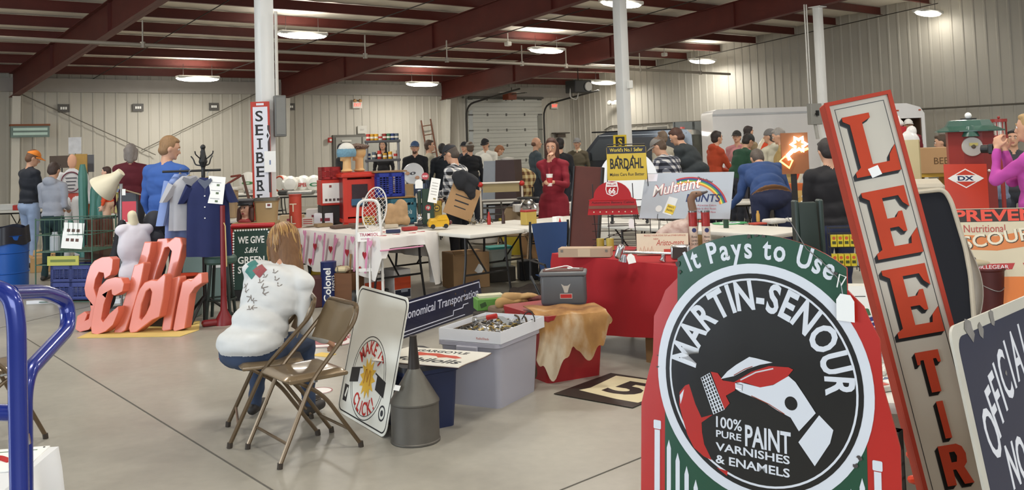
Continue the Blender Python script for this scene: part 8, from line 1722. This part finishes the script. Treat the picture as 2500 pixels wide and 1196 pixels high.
b = MB(); b.box((0, 0, .28), (.42, .34, .56), m('a0901f', .55, v=.1), bev=.01); one('yellow_box', 'mustard yellow box on the floor left of the woman in red', 'box', b, V((P(1252, 500, 14.6).x, 14.6, 0)), R(8))
b = MB(); b.box((0, 0, .30), (.26, .26, .60), card, bev=.01); one('carton', 'cardboard box between the yellow box and the woman in red', 'box', b, V((P(1292, 500, 14.2).x, 14.2, 0)), R(-8))
q = V((P(1240, 430, 17.5).x, 17.5, 0)); T = thing('radio_cabinet', 'dark brown wooden cabinet with a pale grey door standing open', 'cabinet', q, R(-20)); zt5 = P(1240, 390, 17.5).z; b = MB(); b.prism([(-.22, 0), (.26, 0), (.20, zt5), (-.16, zt5)], .4, m('3a231d', .5, v=.2), -.2, X=RX9); obj('body', b, T); b = MB(); b.prism([(-.52, 0), (-.22, 0), (-.16, zt5 - .01), (-.40, zt5 - .01)], .03, m('8d9298', .5), .15, X=RX9); obj('door', b, T); b = MB(); b.lathe([(.12, zt5), (.13, zt5 + .03), (0, zt5 + .05)], m('cfcac0', .5), 20); obj('lid', b, T)
pr = [('e', V((0, 0, 1.05)), (.26, .12, .20), None, 'g'), ('e', V((0, 0, .85)), (.22, .13, .2), None, 'g')]; T = thing('plaid_coat', 'tan plaid coat hung over a chair back before the loading door', 'coat', V((P(1275, 410, 17.9).x, 17.9, 0)), 0); blob('coat', pr, {'g': plaid('tan_plaid', '6d4a30', 'b59a6a', 'd8c99a', 8)}, .015, T, wr={'g': .01}); b = MB(); [b.cyl((x, y, 0), (x * .9, y * .5, .9), .014, black) for x in (-.2, .2) for y in (-.2, .2)]; obj('chair_frame', b, T)
pr = [('e', V((0, 0, .35)), (.28, .22, .34), None, 'g'), ('e', V((.06, 0, .62)), (.16, .14, .16), None, 'g')]; o = blob('backpack', pr, {'g': m('1d1a24', .7, v=.2)}, .015, wr={'g': .012}); o.location = (P(1250, 440, 16.9).x + .04, 15.9, 0); o.name = 'dark_backpack'; tag(o, 'dark backpack slumped right of the tubular frame', 'bag')
b = MB(); b.box((0, 0, .05), (.95, .2, .10), m('d2cfc8', .5), bev=.004); b.text('mod kits', .05, m('a8302a', .6), .1, .02, X=MT((0, -.101, 0)) @ RX9); one('long_carton', 'long white carton with red lettering on the table before the woman in red', 'box', b, V((P(1335, 515, 13.5).x, 13.5, .742)), R(10))
b = MB(); b.tube([(.15 * math.cos(t), .15 * math.sin(t), .19) for t in [2 * math.pi * k / 26 for k in range(26)]], .013, black, 8, True); b.lathe([(.11, 0), (.13, .06), (.10, .12), (.04, .17), (.0, .18)], chrome, 22); one('steering_wheel', 'black steering wheel on a chrome bowl at the corner of the white table', 'steering wheel', b, V((P(1287, 520, 13.3).x + .02, 13.35, .742)))
NN = NW + D1 * .80 + D2 * .35; 
for dx, dy, kind, lb in ((.12, 1.2, 0, 'small red bottle on the short white table'), (.30, 1.15, 1, 'dark small bottle on the short white table'), (.36, .75, 2, 'yellow tin with a red top on the short white table'), (.46, .35, 3, 'white and red cone carton on the short white table'), (.1, 1.35, 4, 'tangle of small metal parts on the short white table')):
    b = MB(); p = NN + HV @ V((dx, dy, .742))
    if kind in (0, 1): b.lathe([(.022, 0), (.022, .09), (.010, .12), (.010, .15), (0, .15)], m('a82a24' if kind == 0 else '3a2420', .35), 16)
    elif kind == 2: b.box((0, 0, .075), (.16, .11, .15), m('b59a4a', .5, v=.1), bev=.004); b.box((0, 0, .16), (.165, .115, .02), m('9c2a26', .5), bev=.003)
    elif kind == 3: b.box((0, 0, .05), (.10, .07, .10), paper); b.prism([(-.03, .01), (.03, .01), (0, .09)], .002, m('c22f35', .5), X=MT((0, -.036, 0)) @ RX9)
    else:
        rg = random.Random(9)
        for k in range(40): d = V((rg.uniform(-1, 1), rg.uniform(-1, 1), rg.uniform(0, .6))).normalized() * .03; c_ = V((rg.uniform(-.14, .14), rg.uniform(-.10, .10), rg.uniform(.004, .05))); b.cyl(c_ - d * .5, c_ + d * .5 + V((0, 0, .01)), .005, rg.choice(scrap), n=6)
    one(('small_bottle', 'small_bottle', 'tin', 'cone_carton', 'metal_parts')[kind], lb, ('bottle', 'bottle', 'tin', 'box', 'hardware')[kind], b, p, HALL, kind='stuff' if kind == 4 else None)
# dark van
q = V((P(1516, 400, 29.0).x, 28.8, 0)); T = thing('van', 'black van parked before the right wall behind the middle column', 'van', q, R(-22)); vb = m('16171c', .25, coat=.6)
b = MB(); sec_ = [(-2.1, .35), (-2.1, .95), (-1.95, 1.08), (-1.1, 1.16), (-.45, 1.92), (-.2, 2.0), (2.2, 2.0), (2.35, 1.85), (2.4, 1.0), (2.4, .35)]
b.prism(sec_, 1.8, vb, -.9, X=RX9); b.box((.6, 0, 2.02), (2.6, 1.5, .04), vb, bev=.02); obj('body', b, T)
b = MB(); b.prism([(-.95, 1.18), (-.42, 1.80), (.35, 1.82), (.35, 1.18)], .01, m('2f3336', .25, coat=.3), .905, X=RX9); b.prism([(.5, 1.18), (.5, 1.82), (2.1, 1.82), (2.1, 1.18)], .01, m('2a2724', .3), .905, X=RX9); obj('window', b, T)
for x in (-1.35, 1.55):
    for y in (-.92, .72):
        b = MB(); b.cyl((x, y, .34), (x, y + .2, .34), .34, black, n=24); b.cyl((x, y - .01, .34), (x, y + .21, .34), .2, m('8d8d90', .3, .8), n=16); obj('wheel', b, T)
b = MB(); b.box((-.72, -1.02, 1.3), (.10, .18, .24), vb, bev=.02); obj('mirror', b, T); b = MB(); b.box((2.2, -.5, 1.93), (.08, .4, .07), m('c22f2a', .3, em=.6)); b.box((1.95, -.2, 2.06), (.06, .35, .05), m('d05a50', .3, em=.4)); obj('brake_light', b, T)
b = MB(); b.tube([(-.4, -.93, 1.9), (2.2, -.93, 1.9)], .012, m('b9b9b9', .3, .8), 6); obj('trim_strip', b, T)
# glazed booth by the doors
T = thing('glazed_booth', 'grey framed glazed booth between the doors and the white trailer', 'booth', mw=frame(V((P(1712, 400, 29.4).x, 29.4, 0)), -8)); al = m('8d908c', .4, .4); zb2 = P(1712, 296, 29.4).z; wB = 122 * 29.4 / FPX
b = MB()
for x in (-wB / 2, -wB * .12, wB * .3, wB / 2): b.box((x, zb2 / 2, 0), (.07, zb2, .09), al)
b.box((0, zb2 - .19, 0), (wB, .38, .09), al); b.box((0, .5, 0), (wB, .08, .09), al); b.box((0, .25, 0), (wB, .5, .04), m('6d6f6c', .5)); obj('frame', b, T); b = MB(); b.box((0, zb2 / 2 + .1, -.02), (wB - .05, zb2 - .9, .01), m('c9d0cc', .05, tr=.85, v=.02)); obj('glass', b, T)
# trailers
tw2 = m('eceae8', .35, v=.03, coat=.2); pa, pb = P(1740, 300, 25.0), P(2085, 300, 25.0); zt6 = P(1850, 264, 25).z; Ln = pb.x - pa.x
T = thing('white_trailer', 'long white enclosed trailer standing side-on along the right wall', 'trailer', V((pa.x, 25.0, 0)), R(-1)); b = MB(); b.prism([(0, .35), (Ln, .35), (Ln, zt6 - .08), (Ln - .05, zt6 - .02), (Ln - .1, zt6), (.12, zt6), (.03, zt6 - .05), (0, zt6 - .12)], 1.7, tw2, -1.7, X=RX9); obj('body', b, T)
b = MB(); b.box((Ln / 2, -.012, zt6 - .15), (Ln, .02, .05), m('b9b9b8', .3, .5)); b.box((Ln / 2, -.012, .38), (Ln, .02, .1), m('8d8d8d', .3, .5)); obj('trim_strip', b, T)
for x in (Ln * .55, Ln * .75):
    b = MB(); b.cyl((x, .02, .32), (x, .25, .32), .32, black, n=24); b.cyl((x, .01, .32), (x, .26, .32), .17, m('b9b9b9', .3, .8), n=16); obj('wheel', b, T)
b = MB(); b.cyl((.1, .85, 0), (.1, .85, .36), .04, black); obj('jack', b, T)
pa, pb = P(2115, 300, 22.5), P(2262, 300, 22.5); Wn = pb.x - pa.x; zt7 = P(2200, 252, 22.5).z; T = thing('white_trailer', 'white enclosed trailer with its rear opening showing a dark brown inside', 'trailer', V((pa.x, 22.5, 0)), R(3))
b = MB(); prof = [(0, .35), (Wn, .35), (Wn, zt7 - .25), (Wn * .93, zt7 - .1), (Wn * .7, zt7), (Wn * .3, zt7), (Wn * .07, zt7 - .1), (0, zt7 - .25)]; inn = [(.08, .45), (Wn - .08, .45), (Wn - .08, zt7 - .36), (.08, zt7 - .36)]
b.prism([prof, inn[::-1]], 2.0, tw2, -2.0, X=RX9); obj('body', b, T); b = MB(); b.box((Wn / 2, 1.97, 1.3), (Wn, .04, 1.9), m('3d2a1d', .8)); b.box((.10, .98, (zt7 + .1) / 2), (.03, 1.9, zt7 - .8), m('4a3322', .8)); b.box((Wn - .10, .98, (zt7 + .1) / 2), (.03, 1.9, zt7 - .8), m('4a3322', .8)); b.box((Wn / 2, .98, .46), (Wn - .16, 1.9, .03), m('4a3322', .8)); obj('interior', b, T)
b = MB()
for x in (.12, Wn * .46, Wn * .5, Wn * .54, Wn - .12): b.box((x, -.015, zt7 - .17), (.05, .02, .03), m('c2502a', .4))
obj('marker_light', b, T)
for x in (.12, Wn - .12):
    b = MB(); b.cyl((x - .1, 1.6, .3), (x + .1, 1.6, .3), .3, black, n=20); obj('wheel', b, T)
# goods near the right: round orange sign, neon, trays, boxes
q = P(1917, 395, 17.2); T = thing('round_sign', 'big round orange sign with a cream rim behind the tan coat man', 'sign', mw=frame(V((q.x, 17.2, 0)), 28, 6)); zc = q.z
b = MB(); b.prism(circ(.56, 48, 0, zc), .03, m('cfc4ae', .4), -.03); b.prism(circ(.50, 48, 0, zc), .002, m('c8421a', .4), 0); obj('disc', b, T); b = MB(); b.box((0, (zc - .5) / 2, -.04), (.08, zc - .5, .04), black); b.box((0, .02, -.05), (.5, .04, .3), black); obj('stand', b, T)
q = P(2008, 372, 9.6); T = thing('neon_sign', 'glowing white and orange neon tube sign behind the black jacketed person', 'neon sign', mw=frame(V((q.x, 10.6, 0)), 0)); zn2 = P(2008, 372, 10.6).z
ne = m('fff0d8', .4, em=5.0); no = m('ffb060', .4, em=3.0); b = MB(); st_ = [(.06 + (.09 if k % 2 == 0 else .05) * math.cos(k * math.pi / 6), zn2 + .10 + (.09 if k % 2 == 0 else .05) * math.sin(k * math.pi / 6), .02) for k in range(12)]; b.tube(st_, .018, ne, 8, True); b.tube([(.0, zn2 + .04, .02), (-.07, zn2 - .02, .02), (-.05, zn2 - .07, .02)], .022, ne, 8); obj('star_tube', b, T)
b = MB(); b.tube([(-.16, zn2 - .08, .02), (-.06, zn2 - .16, .02), (-.02, zn2 - .08, .02), (-.10, zn2 - .03, .02)], .012, no, 8, True); b.tube([(.08, zn2 + .02, .02), (.16, zn2 + .05, .02)], .014, no, 8); obj('outline_tube', b, T)
b = MB(); b.box((0.02, zn2 + .0, -.02), (.30, .46, .03), m('8d5a3a', .8)); b.box((0, (zn2 - .2) / 2, -.03), (.06, zn2 - .2, .03), black); b.box((0, .02, -.03), (.4, .04, .3), black); obj('board', b, T)
def onf(x, y, z=.742): p = F(x, y, z); return V((p.x, p.y, z))
for x, Yc, w_, d_, h_, c, rz, lb, nm in ((1943, 12.5, .22, .16, .12, 'c9c4b5', 10, 'cream six sided tray with pink label before the orange sign', 'tray'), (1935, 12.75, .30, .2, .30, 'c0602a', 0, 'stack of orange boxes before the orange sign', 'carton'), (1985, 12.8, .24, .2, .18, 'b5a82f', 5, 'yellow box below the neon sign', 'carton'), (1915, 12.2, .16, .2, .14, 'c9c6c0', -10, 'stack of white papers right of the bending man', 'paper_stack'), (1860, 14.2, .3, .2, .1, 'c9c9c9', 0, 'white box on the table beyond the bending man', 'carton'), (1455, 19.4, .5, .2, .12, 'b5904a', 0, 'tan box on the table before the dark van', 'carton'), (1500, 19.3, .14, .14, .18, '7d7d4a', 0, 'olive pot on the table before the dark van', 'pot'), (985, 17.4, .35, .3, .3, 'a8875a', 0, 'cardboard box before the black hoodie man', 'carton')):
    b = MB(); b.box((0, 0, h_ / 2), (w_, d_, h_), m(c, .6, v=.12), bev=.006); b.box((0, -d_ / 2 - .001, h_ * .5), (w_ * .4, .002, h_ * .3), m('b55a6a' if nm == 'tray' else '8d8578', .6)); p = P(x, 480, Yc); one(nm, lb, nm.replace('_', ' '), b, V((p.x, Yc, .742)), R(rz))
T = thing('display_tray', 'shallow tray of small pale goods tilted up on the dark table', 'tray', mw=frame(V((P(1953, 490, 12.15).x, 12.1, .744)), -15, 38)); b = MB(); b.box((0, .14, 0), (.30, .28, .02), m('a8874a', .7)); rg = random.Random(4)
for k in range(16): b.sph((rg.uniform(-.12, .12), rg.uniform(.03, .25), .018), .018, m('dcd6c8', .4), 6)
obj('tray', b, T)
# right: cream board, box, bag, can, jars
q = P(2207, 488, 9.9); T = thing('plywood_board', 'tall cream plywood board standing right of the tire sign', 'board', mw=frame(V((q.x, 9.75, 0)), 4, 0)); zt8 = P(2207, 342, 9.75).z; b = MB(); b.box((0, zt8 / 2, 0), (.24, zt8, .03), m('cdbf94', .6, v=.08, sc=3)); obj('board', b, T); b = MB(); b.box((.13, zt8 / 2, -.06), (.02, zt8, .12), m('b5a67a', .6)); obj('side', b, T)
bx_ = V((P(2285, 420, 10.2).x, 10.35, 0)); zb3 = P(2285, 424, 10.2).z
T = thing('display_shelf', 'yellow painted shelf stand holding the cardboard box at the right', 'shelf', V((bx_.x, 10.5, 0)), 0); yl = m('b58f2a', .5, v=.1); b = MB()
for x in (-.26, .26): b.box((x, 0, zb3 / 2), (.05, .34, zb3), yl)
b.box((0, 0, zb3 - .02), (.56, .36, .04), yl); b.box((0, 0, .78), (.50, .34, .03), yl); obj('frame', b, T)
T = thing('cardboard_box', 'brown cardboard box on the yellow shelf stand, left of the pump lantern', 'box', V((bx_.x, 10.45, zb3)), R(-6)); b = MB(); b.box((0, 0, .14), (.42, .30, .28), card, bev=.005); b.text('BEE', .07, m('5a3f22', .7), .12, .10, X=MT((0, -.1515, 0)) @ RX9); obj('body', b, T)
for k in range(4):
    T = thing('glass_jar', ('leftmost', 'second', 'third', 'rightmost')[k] + ' glass jar in the yellow shelf stand', 'jar', V((bx_.x - .18 + .11 * k, 10.45, .797)), 0, 'glass jars'); b = MB(); b.lathe([(.04, 0), (.045, .02), (.045, .11), (.03, .14)], m('c9cfd0', .05, tr=.8, v=.02), 20); obj('glass', b, T); b = MB(); b.lathe([(.033, .135), (.033, .155), (0, .157)], m('8d3a4a' if k % 2 else 'b9b9b9', .4), 16); obj('lid', b, T)
pr = [('e', V((0, 0, .10)), (.10, .07, .09), None, 'g'), ('e', V((.03, 0, .19)), (.05, .05, .06), None, 'g')]; o = blob('plastic_bag', pr, {'g': m('d9d6d2', .3, v=.1)}, .01, smooth=1, wr={'g': .012}); o.location = V((bx_.x - .17, 10.42, zb3 + .275)); o.name = 'plastic_bag'; tag(o, 'crumpled white plastic bag on the cardboard box left of the pump lantern', 'bag')
q = P(2226, 338, 19.5); T = thing('red_tin', 'red tin with white emblem and a white bag in the trailer opening', 'tin', V((q.x, 20.3, 0)), 0); z1 = P(2226, 336, 20.3).z; z2 = P(2226, 308, 20.3).z; b = MB(); b.box((0, 0, (z1 + z2) / 2), (.36, .30, z2 - z1), m('a81f28', .4), bev=.01); b.prism(circ(.07, 16, 0, (z1 + z2) / 2 + .03), .002, m('ddd0d0', .5), X=MT((0, -.151, 0)) @ RX9); obj('body', b, T); b = MB(); b.box((0, 0, z1 / 2), (.42, .4, z1 - .01), m('4a3a2c', .8)); obj('pedestal', b, T)
pr = [('e', V((0, 0, .10)), (.18, .12, .10), None, 'g'), ('e', V((.04, .02, .18)), (.09, .09, .08), None, 'g')]; o = blob('plastic_bag', pr, {'g': m('e2dfdc', .4)}, .015, smooth=1, wr={'g': .014}); o.location = V((q.x, 20.3, z2 - .02)); o.name = 'white_sack'; tag(o, 'white sack lying on the red tin in front of the trailer', 'bag')
for x, y, w_, d_, h_, c, rz, lb, nm in ((2350, 500, .30, .22, .07, '3a2a22', 15, 'dark crumpled leather roll before the diamond sign', 'leather_roll'), (2398, 515, .16, .14, .06, 'cfc9b8', 0, 'white and green packet right of the diamond sign', 'packet'), (2440, 470, .22, .2, .12, 'b9c0a8', 10, 'stack of pale papers before the pink sweater', 'paper_stack'), (2345, 540, .2, .16, .05, 'c09a2f', 5, 'yellow flat box left above the feed card', 'flat_box')):
    p = P(x, y, 6.8); b = MB(); zz = p.z
    b.box((0, 0, -.0 + h_ / 2), (w_, d_, h_), m(c, .6, v=.25, sc=14), bev=h_ * .3, seg=2); b2 = V((p.x, 6.8, .742)); one(nm, lb, nm.replace('_', ' '), b, b2, R(rz))
folding_table('folding table before the pump lantern at the right', V((P(2300, 500, 6.8).x, 6.45, 0)), 0, L=.76, W=1.1)
# a thing with a single part is that one mesh
bpy.context.view_layer.update()
for o in [o for o in COL.objects if o.type == 'EMPTY' and not o.parent and len(o.children) == 1 and not o.children[0].children]:
    c = o.children[0]
    if c.type != 'MESH': continue
    mw = o.matrix_world.copy(); n = o.name; pr = {k: o[k] for k in ('label', 'category', 'group') if k in o.keys()}
    c.parent = None; c.matrix_world = mw; bpy.data.objects.remove(o); c.name = n
    for k, v in pr.items(): c[k] = v
